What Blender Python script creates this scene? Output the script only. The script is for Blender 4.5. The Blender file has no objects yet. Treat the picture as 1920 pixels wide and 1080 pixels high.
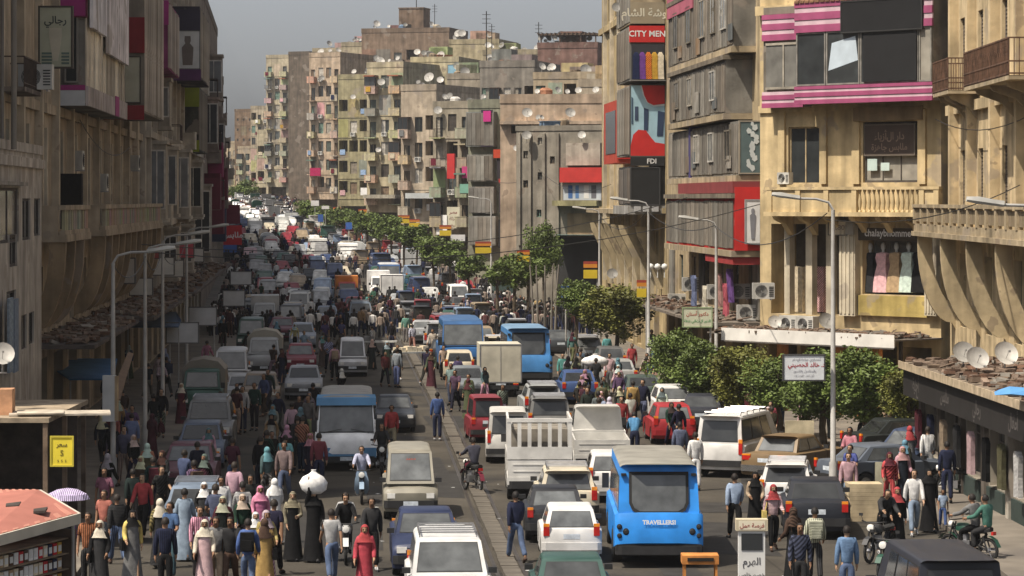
import bpy, bmesh, math, random
from math import sin, cos, pi, radians as R
from mathutils import Vector as V, Matrix
S = bpy.context.scene
COL = S.collection
rnd = random.Random(7)
# ------------------------------------------------------------------ camera
F, CH, HY = 5600.0, 9.0, 375.0           # focal length in photo pixels, eye height, horizon row
cd = bpy.data.cameras.new('camera'); cam = bpy.data.objects.new('camera', cd); COL.objects.link(cam)
cd.sensor_width = 36; cd.lens = 36*F/1920; cd.clip_start = 1; cd.clip_end = 9000
cam.location = (0, 0, CH); cam.rotation_euler = (R(90), 0, 0); cd.shift_y = -(540-HY)/1920
S.camera = cam
# ------------------------------------------------------------------ sky, sun, exposure
SUN_DIR = V((0.80, 0.50, -1.62)).normalized()           # the way the light travels
w = bpy.data.worlds.new('World'); S.world = w; w.use_nodes = True
nt = w.node_tree; bg = nt.nodes['Background']
sk = nt.nodes.new('ShaderNodeTexSky'); sk.sky_type = 'NISHITA'; sk.sun_disc = False
sk.sun_elevation = math.asin(-SUN_DIR.z); sk.sun_rotation = math.atan2(-SUN_DIR.x, -SUN_DIR.y)
sk.air_density = 0.6; sk.dust_density = 3.4; sk.ozone_density = 1.0; sk.altitude = 50
hs = nt.nodes.new('ShaderNodeHueSaturation'); hs.inputs['Saturation'].default_value = 0.36
nt.links.new(sk.outputs[0], hs.inputs['Color']); nt.links.new(hs.outputs[0], bg.inputs[0])
bg.inputs[1].default_value = 0.122
sl = bpy.data.lights.new('sun', 'SUN'); so = bpy.data.objects.new('sun', sl); COL.objects.link(so)
sl.energy = 5.0; sl.angle = R(0.6); sl.color = (1.0, 0.90, 0.76)
so.rotation_euler = SUN_DIR.to_track_quat('-Z', 'Y').to_euler(); so.location = (-60, -40, 120)
S.view_settings.view_transform = 'Standard'; S.view_settings.look = 'None'
S.view_settings.exposure = 0.33; S.view_settings.gamma = 1; S.view_settings.use_curve_mapping = False
S.render.engine = 'CYCLES'; S.cycles.use_denoising = True
S.cycles.max_bounces = 4; S.cycles.diffuse_bounces = 3; S.cycles.glossy_bounces = 2; S.cycles.transmission_bounces = 2
S.cycles.caustics_reflective = False; S.cycles.caustics_refractive = False
# ------------------------------------------------------------------ pixel <-> place
def gp(px, py):                                         # ground point seen at a photo pixel
    D = CH*F/(py-HY)
    if D > 240: D = (CH+.021*240)/((py-HY)/F+.021)
    return ((px-960)/F*D, D)
def zr(D): return .021*(min(max(D, 240), 660)-240)    # the street climbs in the distance
def at(px, py, D): return V(((px-960)/F*D, D, CH-(py-HY)/F*D))
CT = [(-100, 9), (60, .7), (75, -.2), (119, -2.5), (150, -4.4), (200, -7.5), (250, -11.2), (300, -15.4), (400, -26.4), (500, -41), (600, -55), (700, -68), (900, -97), (1300, -158), (3000, -420)]
def cx(D):                                              # street axis: x at distance D
    for (a, xa), (b, xb) in zip(CT, CT[1:]):
        if D <= b: return xa+(xb-xa)*(D-a)/(b-a)
    return CT[-1][1]
def th(D): return math.atan2(-(cx(D+8)-cx(D-8)), 16)    # street heading as a z-rotation of +Y
# ------------------------------------------------------------------ mesh builder
class MB:
    def __init__(s): s.v = []; s.f = []; s.m = []
    def face(s, pts, m=0):
        i = len(s.v); s.v += [tuple(p) for p in pts]; s.f.append(tuple(range(i, i+len(pts)))); s.m.append(m)
    def box(s, x0, y0, z0, x1, y1, z1, m=0, M=None, skip=''):
        if x0 > x1: x0, x1 = x1, x0
        if y0 > y1: y0, y1 = y1, y0
        if z0 > z1: z0, z1 = z1, z0
        p = [V((x, y, z)) for x in (x0, x1) for y in (y0, y1) for z in (z0, z1)]
        if M is not None: p = [M @ q for q in p]
        i = len(s.v); s.v += [tuple(q) for q in p]
        for k, f in (('x', (0, 1, 3, 2)), ('X', (4, 6, 7, 5)), ('y', (0, 4, 5, 1)), ('Y', (2, 3, 7, 6)), ('z', (0, 2, 6, 4)), ('Z', (1, 5, 7, 3))):
            if k in skip: continue
            s.f.append(tuple(i+j for j in f)); s.m.append(m)
    def loft(s, rings, m=0, cap=True, closed=True):
        i = len(s.v); n = len(rings[0])
        for r in rings: s.v += [tuple(p) for p in r]
        for a in range(len(rings)-1):
            for b in range(n if closed else n-1):
                c = (b+1) % n
                s.f.append((i+a*n+b, i+a*n+c, i+(a+1)*n+c, i+(a+1)*n+b)); s.m.append(m)
        if cap:
            s.f.append(tuple(i+b for b in reversed(range(n)))); s.m.append(m)
            s.f.append(tuple(i+(len(rings)-1)*n+b for b in range(n))); s.m.append(m)
    def tube(s, pts, r, n=6, m=0, cap=True):
        pts = [V(p) for p in pts]; rr = r if isinstance(r, (list, tuple)) else [r]*len(pts); rings = []
        for k, p in enumerate(pts):
            d = (pts[min(k+1, len(pts)-1)]-pts[max(k-1, 0)]).normalized()
            a = d.cross(V((0, 0, 1)) if abs(d.z) < .9 else V((1, 0, 0))).normalized(); b = d.cross(a)
            rings.append([p+(a*cos(2*pi*j/n)+b*sin(2*pi*j/n))*rr[k] for j in range(n)])
        s.loft(rings, m, cap)
    def lathe(s, prof, n=10, m=0, c=(0, 0, 0), axis='z', cap=False, sx=1, sy=1):
        c = V(c); rings = []
        for (r, h) in prof:
            ring = []
            for j in range(n):
                a = 2*pi*j/n; x, y = r*cos(a)*sx, r*sin(a)*sy
                q = (x, y, h) if axis == 'z' else ((h, x, y) if axis == 'x' else (y, h, x))
                ring.append(c+V(q))
            rings.append(ring)
        s.loft(rings, m, cap)
    def prism(s, poly, x0, x1, m=0, axis='x'):           # poly: (a,b) pairs in the plane across the axis
        f = {'x': lambda t, p: (t, p[0], p[1]), 'y': lambda t, p: (p[0], t, p[1]), 'z': lambda t, p: (p[0], p[1], t)}[axis]
        s.loft([[f(x0, p) for p in poly], [f(x1, p) for p in poly]], m)
    def add(s, o, m=0):
        i = len(s.v); s.v += o.v; s.f += [tuple(i+j for j in f) for f in o.f]; s.m += [k+m for k in o.m]
    def xf(s, M):
        s.v = [tuple(M @ V(p)) for p in s.v]; return s
    def mesh(s, name, mats=(), smooth=None):
        me = bpy.data.meshes.new(name); me.from_pydata(s.v, [], s.f)
        for k in mats: me.materials.append(k)
        me.polygons.foreach_set('material_index', s.m)
        bm = bmesh.new(); bm.from_mesh(me)
        if smooth is not None: bmesh.ops.remove_doubles(bm, verts=bm.verts, dist=.0005)
        bmesh.ops.recalc_face_normals(bm, faces=bm.faces)
        bm.to_mesh(me); bm.free()
        if smooth is not None:
            me.polygons.foreach_set('use_smooth', [True]*len(me.polygons)); me.set_sharp_from_angle(angle=R(smooth))
        return me
def O(name, data=None, parent=None, loc=(0, 0, 0), rz=0, color=None, scale=None, rot=None):
    o = bpy.data.objects.new(name, data); COL.objects.link(o)
    o.location = loc; o.rotation_euler = rot if rot is not None else (0, 0, rz)
    if scale is not None: o.scale = (scale,)*3 if isinstance(scale, (int, float)) else scale
    if parent is not None: o.parent = parent
    if color is not None: o.color = (*color, 1)
    return o
def tag(o, label, cat, group=None, kind=None):
    if label: o['label'] = label
    if cat: o['category'] = cat
    if group: o['group'] = group
    if kind: o['kind'] = kind
    return o
def struct(o): o['kind'] = 'structure'; return o
def spawn(node, loc=(0, 0, 0), rz=0, cols={}, parent=None, scale=None):
    """node = (name, mesh, offset, turn, colour key, children): a thing with its parts, meshes shared"""
    name, me, off, tz, ck, kids = node
    o = O(name, me, parent, V(loc)+V(off) if parent is None else off, rz+tz, cols.get(ck), scale)
    for k in kids: spawn(k, cols=cols, parent=o)
    return o
def N(name, me, ck=None, off=(0, 0, 0), tz=0, kids=()): return (name, me, off, tz, ck, kids)
# ------------------------------------------------------------------ materials
def mat(name, col=(.5, .5, .5), rough=.8, var=.2, scale=2.0, streak=0, bump=0, metal=0, obj=False, spec=.3, emit=0, blotch=None, coat=0, grit=False, chip=False, weave=False):
    m = bpy.data.materials.new(name); m.use_nodes = True; t = m.node_tree; b = t.nodes['Principled BSDF']; L = t.links.new
    b.inputs['Roughness'].default_value = rough; b.inputs['Metallic'].default_value = metal
    b.inputs['Specular IOR Level'].default_value = spec; b.inputs['Coat Weight'].default_value = coat
    tc = t.nodes.new('ShaderNodeTexCoord')
    if obj:
        oi = t.nodes.new('ShaderNodeObjectInfo'); base = oi.outputs['Color']
    else:
        rg = t.nodes.new('ShaderNodeRGB'); rg.outputs[0].default_value = (*col, 1); base = rg.outputs[0]
    def mul(fac_socket, lo, hi, base):
        mr = t.nodes.new('ShaderNodeMapRange'); mr.inputs[1].default_value = .3; mr.inputs[2].default_value = .7
        mr.inputs[3].default_value = lo; mr.inputs[4].default_value = hi; L(fac_socket, mr.inputs[0])
        mx = t.nodes.new('ShaderNodeMix'); mx.data_type = 'RGBA'; mx.blend_type = 'MULTIPLY'; mx.inputs[0].default_value = 1
        L(base, mx.inputs[6]); L(mr.outputs[0], mx.inputs[7]); return mx.outputs[2]
    def noise(sc, det=4, vec=None, stretch=None):
        n = t.nodes.new('ShaderNodeTexNoise'); n.inputs['Scale'].default_value = sc; n.inputs['Detail'].default_value = det
        src = vec or tc.outputs['Object']
        if stretch:
            mp = t.nodes.new('ShaderNodeMapping'); mp.inputs['Scale'].default_value = stretch; L(src, mp.inputs[0]); src = mp.outputs[0]
        L(src, n.inputs['Vector']); return n.outputs['Fac']
    if var: 
        n0 = noise(scale); base = mul(n0, 1-var, 1+var, base)
    if streak:
        base = mul(noise(1.6, 3, stretch=(1, 1, .12)), 1-streak, 1.05, base)
        base = mul(noise(.35, 5), 1-streak*.6, 1.08, base)
    if blotch:
        n1 = noise(blotch[1], 5); mr = t.nodes.new('ShaderNodeMapRange'); mr.inputs[1].default_value = .52; mr.inputs[2].default_value = .62
        L(n1, mr.inputs[0]); mx = t.nodes.new('ShaderNodeMix'); mx.data_type = 'RGBA'; L(mr.outputs[0], mx.inputs[0])
        L(base, mx.inputs[6]); mx.inputs[7].default_value = (*blotch[0], 1); base = mx.outputs[2]
    if weave:                                             # some cloths are striped or checked
        ob = t.nodes.new('ShaderNodeObjectInfo'); prev = base
        for lo, hi, ax, sc in ((.62, .74, 'Z', 9), (.74, .86, 'X', 7), (.86, .94, 'DIAGONAL', 6)):
            wv = t.nodes.new('ShaderNodeTexWave'); wv.inputs['Scale'].default_value = sc; wv.inputs['Distortion'].default_value = .4; wv.bands_direction = ax; L(tc.outputs['Object'], wv.inputs['Vector'])
            a = t.nodes.new('ShaderNodeMath'); a.operation = 'GREATER_THAN'; a.inputs[1].default_value = lo; L(ob.outputs['Random'], a.inputs[0])
            c_ = t.nodes.new('ShaderNodeMath'); c_.operation = 'LESS_THAN'; c_.inputs[1].default_value = hi; L(ob.outputs['Random'], c_.inputs[0])
            d_ = t.nodes.new('ShaderNodeMath'); d_.operation = 'MULTIPLY'; L(a.outputs[0], d_.inputs[0]); L(c_.outputs[0], d_.inputs[1])
            mr = t.nodes.new('ShaderNodeMapRange'); mr.inputs[1].default_value = .35; mr.inputs[2].default_value = .6; mr.inputs[3].default_value = .35; mr.inputs[4].default_value = 1.25; L(wv.outputs['Fac'], mr.inputs[0])
            mx = t.nodes.new('ShaderNodeMix'); mx.data_type = 'RGBA'; mx.blend_type = 'MULTIPLY'; L(d_.outputs[0], mx.inputs[0]); L(base, mx.inputs[6]); L(mr.outputs[0], mx.inputs[7]); base = mx.outputs[2]
    if grit:
        base = mul(noise(14, 6), .82, 1.18, base); base = mul(noise(.5, 6, stretch=(1, .15, 1)), .85, 1.12, base)
        vo = t.nodes.new('ShaderNodeTexVoronoi'); vo.feature = 'DISTANCE_TO_EDGE'; vo.inputs['Scale'].default_value = .22; L(tc.outputs['Object'], vo.inputs['Vector'])
        mr = t.nodes.new('ShaderNodeMapRange'); mr.inputs[1].default_value = .0; mr.inputs[2].default_value = .012; mr.inputs[3].default_value = .6; mr.inputs[4].default_value = 1; L(vo.outputs['Distance'], mr.inputs[0])
        mx = t.nodes.new('ShaderNodeMix'); mx.data_type = 'RGBA'; mx.blend_type = 'MULTIPLY'; mx.inputs[0].default_value = 1; L(base, mx.inputs[6]); L(mr.outputs[0], mx.inputs[7]); base = mx.outputs[2]
    if chip:                                              # fallen plaster and repairs, with a shape of their own
        for sc, lo, hi, col, k in ((.55, .60, .63, (.27, .23, .19), .55), (.9, .64, .66, (.16, .12, .095), .5)):
            n1 = noise(sc, 6); mr = t.nodes.new('ShaderNodeMapRange'); mr.inputs[1].default_value = lo; mr.inputs[2].default_value = hi; mr.inputs[4].default_value = k
            L(n1, mr.inputs[0]); mx = t.nodes.new('ShaderNodeMix'); mx.data_type = 'RGBA'; L(mr.outputs[0], mx.inputs[0]); L(base, mx.inputs[6]); mx.inputs[7].default_value = (*col, 1); base = mx.outputs[2]
    L(base, b.inputs['Base Color'])
    if bump:
        bp = t.nodes.new('ShaderNodeBump'); bp.inputs['Strength'].default_value = .6; bp.inputs['Distance'].default_value = bump
        L(noise(scale*5, 3), bp.inputs['Height']); L(bp.outputs[0], b.inputs['Normal'])
    if emit:
        L(base, b.inputs['Emission Color']); b.inputs['Emission Strength'].default_value = emit
    return m
M_ = {}
def mk(k, *a, **kw): M_[k] = mat(k, *a, **kw); return M_[k]
mk('asphalt', (.060, .053, .043), .9, .20, .35, bump=.012, blotch=((.034, .031, .028), .22), spec=.2, grit=True)
mk('tar', (.030, .028, .026), .85, .3, 1.5, bump=.01)
mk('pavement', (.155, .135, .11), .9, .25, .8, bump=.01, blotch=((.12, .105, .09), .3))
mk('kerb', (.10, .088, .072), .9, .3, 1.5, bump=.01)
mk('paint', rough=.48, var=.20, scale=1.8, obj=True, spec=.35, coat=.06)
mk('paint_dull', rough=.6, var=.22, scale=1.5, obj=True, spec=.4)
mk('glass', (.030, .034, .038), .08, 0, spec=.6)
mk('window_glass', rough=.10, var=.25, scale=1.5, spec=.55, obj=True)
mk('car_glass', rough=.10, var=.35, scale=2.2, spec=.6, obj=True)
mk('far_glass', (.045, .05, .052), .12, .3, 1.5, spec=.55)
mk('rubber', (.02, .02, .02), .85, .2, 5)
mk('black_plastic', (.025, .025, .026), .55, .2, 4)
mk('steel', (.35, .35, .36), .35, .2, 4, metal=.8)
mk('chrome', (.55, .55, .56), .2, .1, 4, metal=.9)
mk('lamp_glass', (.75, .74, .70), .15, .1, 6, spec=.6)
mk('lamp_red', (.42, .015, .012), .25, .2, 6, spec=.6)
mk('lamp_amber', (.75, .25, .02), .25, .2, 6, spec=.6)
mk('plate', (.55, .60, .65), .5, .25, 8)
mk('cloth', rough=.9, var=.25, scale=7, obj=True, bump=.016, spec=.1, weave=True)
mk('skin', rough=.6, var=.06, scale=6, obj=True)
mk('hair', rough=.65, var=.2, scale=20, obj=True)
mk('dark', (.018, .016, .014), .95, .3, 1)
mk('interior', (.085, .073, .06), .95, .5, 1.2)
mk('pole', (.36, .35, .33), .6, .25, 1.5)
mk('white_sign', (.62, .63, .62), .6, .12, 1.5, streak=.2)
mk('objcol', rough=.75, var=.14, scale=1.3, obj=True, spec=.25)
mk('objwall', rough=.92, var=.26, scale=.9, streak=.42, bump=.025, obj=True, spec=.15, chip=True)
mk('objwood', rough=.8, var=.35, scale=2.5, obj=True, bump=.01)
mk('ironwork', (.05, .032, .024), .7, .4, 3)
mk('rust', (.10, .055, .035), .9, .5, 3, bump=.02)
mk('rubble', (.17, .125, .095), .95, .5, 1.1, bump=.12)
mk('debris', rough=.95, var=.4, scale=2, obj=True)
mk('concrete', (.27, .245, .21), .95, .25, .5, streak=.35, bump=.02)
mk('bark', (.11, .085, .06), .95, .35, 5, bump=.03)
mk('leaf', (.105, .145, .035), .55, .5, .9, spec=.3)
mk('leaf_warm', (.135, .14, .032), .55, .5, .9, spec=.3)
mk('rail_steel', (.045, .038, .032), .5, .4, 3)
mk('dish', rough=.6, var=.2, scale=2.5, streak=.3, obj=True)
mk('ac', (.55, .54, .50), .6, .2, 2, streak=.35)
# colours (linear)
C = {'black': (.012, .012, .013), 'charcoal': (.035, .035, .037), 'grey': (.17, .17, .17), 'light grey': (.40, .40, .40), 'white': (.72, .71, .69),
     'navy': (.016, .022, .06), 'blue': (.04, .11, .36), 'light blue': (.27, .38, .56), 'turquoise': (.07, .36, .42), 'red': (.46, .02, .025), 'maroon': (.13, .015, .03),
     'pink': (.66, .17, .32), 'pale pink': (.62, .38, .40), 'mustard': (.46, .27, .04), 'yellow': (.68, .50, .05), 'olive': (.13, .12, .05), 'khaki': (.26, .22, .13), 'brown': (.085, .045, .028),
     'tan': (.38, .27, .16), 'cream': (.62, .54, .40), 'green': (.03, .16, .07), 'dark green': (.015, .06, .04), 'purple': (.14, .05, .22), 'orange': (.58, .17, .03), 'silver': (.42, .43, .44), 'beige': (.48, .41, .30),
     'denim': (.07, .12, .24), 'pale denim': (.20, .29, .42)}
# ------------------------------------------------------------------ lettering
AR = {'ا': (0xFE8D, 2), 'ب': (0xFE8F, 4), 'ت': (0xFE95, 4), 'ج': (0xFE9D, 4), 'ح': (0xFEA1, 4), 'خ': (0xFEA5, 4), 'د': (0xFEA9, 2), 'ر': (0xFEAD, 2), 'ز': (0xFEAF, 2), 'س': (0xFEB1, 4), 'ش': (0xFEB5, 4), 'ص': (0xFEB9, 4), 'ط': (0xFEC1, 4), 'ع': (0xFEC9, 4), 'ف': (0xFED1, 4), 'ق': (0xFED5, 4), 'ك': (0xFED9, 4), 'ل': (0xFEDD, 4), 'م': (0xFEE1, 4), 'ن': (0xFEE5, 4), 'ه': (0xFEE9, 4), 'و': (0xFEED, 2), 'ي': (0xFEF1, 4), 'ة': (0xFE93, 2)}
def arab(t):
    out = []
    for i, c in enumerate(t):
        if c not in AR: out.append(c); continue
        b, n = AR[c]; pj = i > 0 and t[i-1] in AR and AR[t[i-1]][1] == 4; nj = n == 4 and i+1 < len(t) and t[i+1] in AR
        out.append(chr(b+((3 if nj else 1) if pj else (2 if nj else 0))))
    return ''.join(reversed(out))
def lettering(txt, parent, loc, h, color, rot=(R(90), 0, 0), width=None, bold=.02):
    """flat printed or raised letters, standing in the local XZ plane and read from -Y"""
    if any(c in AR for c in txt): txt = arab(txt)
    cu = bpy.data.curves.new('lettering', 'FONT'); cu.body = txt; cu.size = h; cu.align_x = 'CENTER'; cu.align_y = 'CENTER'; cu.offset = bold*h; cu.resolution_u = 2
    cu.materials.append(M_['objcol'])
    t = bpy.data.objects.new('lettering', cu); me = bpy.data.meshes.new_from_object(t); bpy.data.objects.remove(t); me.name = 'lettering'
    if not me.materials: me.materials.append(M_['objcol'])
    o = O('lettering', me, parent, loc, color=color, rot=rot)
    if width: o.scale = (width/max(.01, max(v.co.x for v in me.vertices)-min(v.co.x for v in me.vertices)), 1, 1)
    return o
# ------------------------------------------------------------------ people: one continuous body grown on a skeleton, clothes as children
def grow(name, verts, edges, radii, mats, root=0, sub=1):
    me = bpy.data.meshes.new(name+'_cage'); me.from_pydata([tuple(v) for v in verts], edges, [])
    o = bpy.data.objects.new(name+'_cage', me); COL.objects.link(o)
    md = o.modifiers.new('skin', 'SKIN'); md.use_smooth_shade = True
    sv = me.skin_vertices[0].data
    for i, r in enumerate(radii): sv[i].radius = r if isinstance(r, tuple) else (r, r)
    sv[root].use_root = True
    sb = o.modifiers.new('sub', 'SUBSURF'); sb.levels = sub; sb.render_levels = sub
    dg = bpy.context.evaluated_depsgraph_get()
    out = bpy.data.meshes.new_from_object(o.evaluated_get(dg)); out.name = name
    bpy.data.objects.remove(o); bpy.data.meshes.remove(me)
    out.materials.clear()
    for k in mats: out.materials.append(k)
    return out
def joints(p):
    """p: legs ((swing, knee) x2), arms ((swing, out, elbow) x2), lean, sit"""
    J = {}; lean = R(p.get('lean', 0))
    def up(z, y=0.0, x=0.0):
        d = z-.95; return V((x, y*cos(lean)+d*sin(lean), .95+d*cos(lean)-y*sin(lean)))
    J['pelvis'] = V((0, 0, .95)); J['waist'] = up(1.08); J['chest'] = up(1.28, .01); J['neckb'] = up(1.45); J['neck'] = up(1.51, .012)
    J['head'] = up(1.60, .03); J['brow'] = up(1.655, .03); J['crown'] = up(1.715, .012); J['nose'] = up(1.605, .125); J['chin'] = up(1.545, .085)
    for s, nm in ((-1, 'L'), (1, 'R')):
        i = 0 if s < 0 else 1
        sw, kn = p['legs'][i]; a = R(sw); b = R(sw-kn)
        h = V((s*.088, 0, .90)); k = h+V((s*.012, sin(a), -cos(a)))*.43; an = k+V((0, sin(b), -cos(b)))*.41
        J['hip'+nm] = h; J['knee'+nm] = k; J['ankle'+nm] = an
        tilt = min(0, b)*.6 if not p.get('sit') else 0
        J['toe'+nm] = an+V((s*.02, .17*cos(tilt), -.045+.17*sin(tilt)))
        sh = up(1.415, 0, s*.165); aw, ao, el = p['arms'][i]; a = R(aw)+lean*.3; o_ = R(ao); e = R(aw+el)+lean*.3
        elb = sh+V((s*sin(o_)*cos(a), sin(a), -cos(a)*cos(o_)))*.29
        inn = p.get('inward', 0)*(-s)
        wr = elb+V((s*sin(o_)*.3+inn, sin(e), -cos(e))).normalized()*.25
        J['sh'+nm] = sh; J['elb'+nm] = elb; J['wr'+nm] = wr; d = (wr-elb).normalized(); J['palm'+nm] = wr+d*.07
        side = d.cross(V((s, 0, 0))).normalized() if abs(d.x) < .9 else V((0, 1, 0))
        for f in range(4):
            b0 = wr+d*.09+side*(.012*(f-1.5)*1.7); ln = (.062, .074, .070, .054)[f]
            cu = (d+V((-s*.35, 0, 0))).normalized()
            J['f%d%s' % (f, nm)] = b0; J['g%d%s' % (f, nm)] = b0+cu*ln
        J['t0'+nm] = wr+d*.03-side*.038; J['t1'+nm] = wr+d*.075-side*.055+V((-s*.02, 0, 0))
    lo = min(min(J['ankle'+n].z, J['toe'+n].z+.045) for n in 'LR')-.085
    if not p.get('sit'):
        for k in J: J[k].z -= lo
    return J
RAD = {'pelvis': (.125, .10), 'waist': (.115, .085), 'chest': (.135, .10), 'neckb': (.085, .07), 'neck': .052, 'head': (.072, .085), 'brow': (.072, .088), 'crown': (.055, .065), 'nose': .014, 'chin': .03}
for n in 'LR':
    RAD.update({'hip'+n: .088, 'knee'+n: .056, 'ankle'+n: .038, 'toe'+n: .034, 'sh'+n: .056, 'elb'+n: .042, 'wr'+n: .029, 'palm'+n: (.036, .020), 't0'+n: .013, 't1'+n: .010})
    for f in range(4): RAD['f%d%s' % (f, n)] = .0105; RAD['g%d%s' % (f, n)] = .0085
E_BODY = [('pelvis', 'waist'), ('waist', 'chest'), ('chest', 'neckb'), ('neckb', 'neck'), ('neck', 'head'), ('head', 'brow'), ('brow', 'crown'), ('head', 'nose'), ('head', 'chin')]
for n in 'LR':
    E_BODY += [('pelvis', 'hip'+n), ('hip'+n, 'knee'+n), ('knee'+n, 'ankle'+n), ('ankle'+n, 'toe'+n), ('chest', 'sh'+n), ('sh'+n, 'elb'+n), ('elb'+n, 'wr'+n), ('wr'+n, 'palm'+n), ('wr'+n, 't0'+n), ('t0'+n, 't1'+n)]
    for f in range(4): E_BODY += [('palm'+n, 'f%d%s' % (f, n)), ('f%d%s' % (f, n), 'g%d%s' % (f, n))]
def sub_skin(name, J, keep, mats, grow_by=.0, over={}, root='pelvis', ext={}):
    ks = [k for k in keep]; idx = {k: i for i, k in enumerate(ks)}
    E = [(idx[a], idx[b]) for a, b in E_BODY if a in idx and b in idx]
    rr = []
    for k in ks:
        r = over.get(k, RAD[k]); rr.append(tuple(x+grow_by for x in r) if isinstance(r, tuple) else r+grow_by)
    return grow(name, [ext.get(k, J[k]) for k in ks], E, rr, mats, idx[root])
def head_shell(J, r, front, low, drape=0):
    """hair or scarf: a shell over the skull that leaves the face free"""
    b = MB(); c = J['brow']+V((0, -.018, -.035)); n = 14; rows = []
    for i in range(8):
        t = low+(pi/2-low)*i/7; rows.append([(c+V((cos(t)*sin(a)*r[0], cos(t)*cos(a)*r[1], sin(t)*r[2])), a) for a in [2*pi*j/n for j in range(n)]])
    for i in range(7):
        for j in range(n):
            k = (j+1) % n; q = [rows[i][j], rows[i][k], rows[i+1][k], rows[i+1][j]]
            am = (q[0][1]+pi/n+pi) % (2*pi)-pi
            if abs(am) < front and i < 4: continue
            b.face([x[0] for x in q])
    if drape:
        prev = None
        for i in range(5):
            u = i/4; z = J['neck'].z+.06-u*drape; w_ = .085+u*.14; d_ = .09+u*.06
            ring = [V((w_*sin(2*pi*j/n)*(1+.05*sin(5*j)), J['neck'].y-.005+d_*cos(2*pi*j/n), z+(.035*cos(2*pi*j/n) if i == 4 else 0))) for j in range(n)]
            if prev:
                for j in range(n): b.face([prev[j], prev[(j+1) % n], ring[(j+1) % n], ring[j]])
            prev = ring
    return b.mesh('shell', (M_['hair'] if not drape and low > -.6 else M_['cloth'],), 60)
def robe(J, top, bot, w0, w1, seed, z1=.05):
    rg = random.Random(seed); b = MB(); n = 18; rings = []; ph = rg.random()*6
    zs = [top, top-.12, top-.3, .95, .7, .45, .2, z1]
    for i, z in enumerate(zs):
        u = i/7; cy = (J['chest'].y+J['waist'].y)/2*(1-u); wx = (.10, .175, .165, .17, .19, .215, .24, w1)[i]*w0; wy = (.085, .125, .12, .135, .155, .18, .2, w1*.86)[i]*w0
        fold = .012+.07*u*u
        rings.append([V((wx*cos(2*pi*j/n)*(1+fold*sin(5*2*pi*j/n+ph)), cy+wy*sin(2*pi*j/n)*(1+fold*cos(6*2*pi*j/n+ph)), z)) for j in range(n)])
    b.loft(rings, 0, cap=False); return b
FACE = None
def face_marks(J):
    b = MB()
    for s in (-1, 1):
        e = J['head']+V((s*.031, .083, .028)); b.box(e.x-.010, e.y-.012, e.z-.004, e.x+.010, e.y+.004, e.z+.004)
        b.box(e.x-.016, e.y-.014, e.z+.018, e.x+.016, e.y+.003, e.z+.022)
    m = J['head']+V((0, .074, -.035)); b.box(-.022, m.y-.01, m.z-.005, .022, m.y+.012, m.z+.004)
    return b.mesh('face', (M_['hair'],))
BK = ['pelvis', 'waist', 'chest', 'neckb', 'neck', 'head', 'brow', 'crown', 'nose', 'chin']
LG = [k+n for n in 'LR' for k in ('hip', 'knee', 'ankle', 'toe')]; AM = [k+n for n in 'LR' for k in ('sh', 'elb', 'wr', 'palm', 't0', 't1', 'f0', 'g0', 'f1', 'g1', 'f2', 'g2', 'f3', 'g3')]
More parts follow.
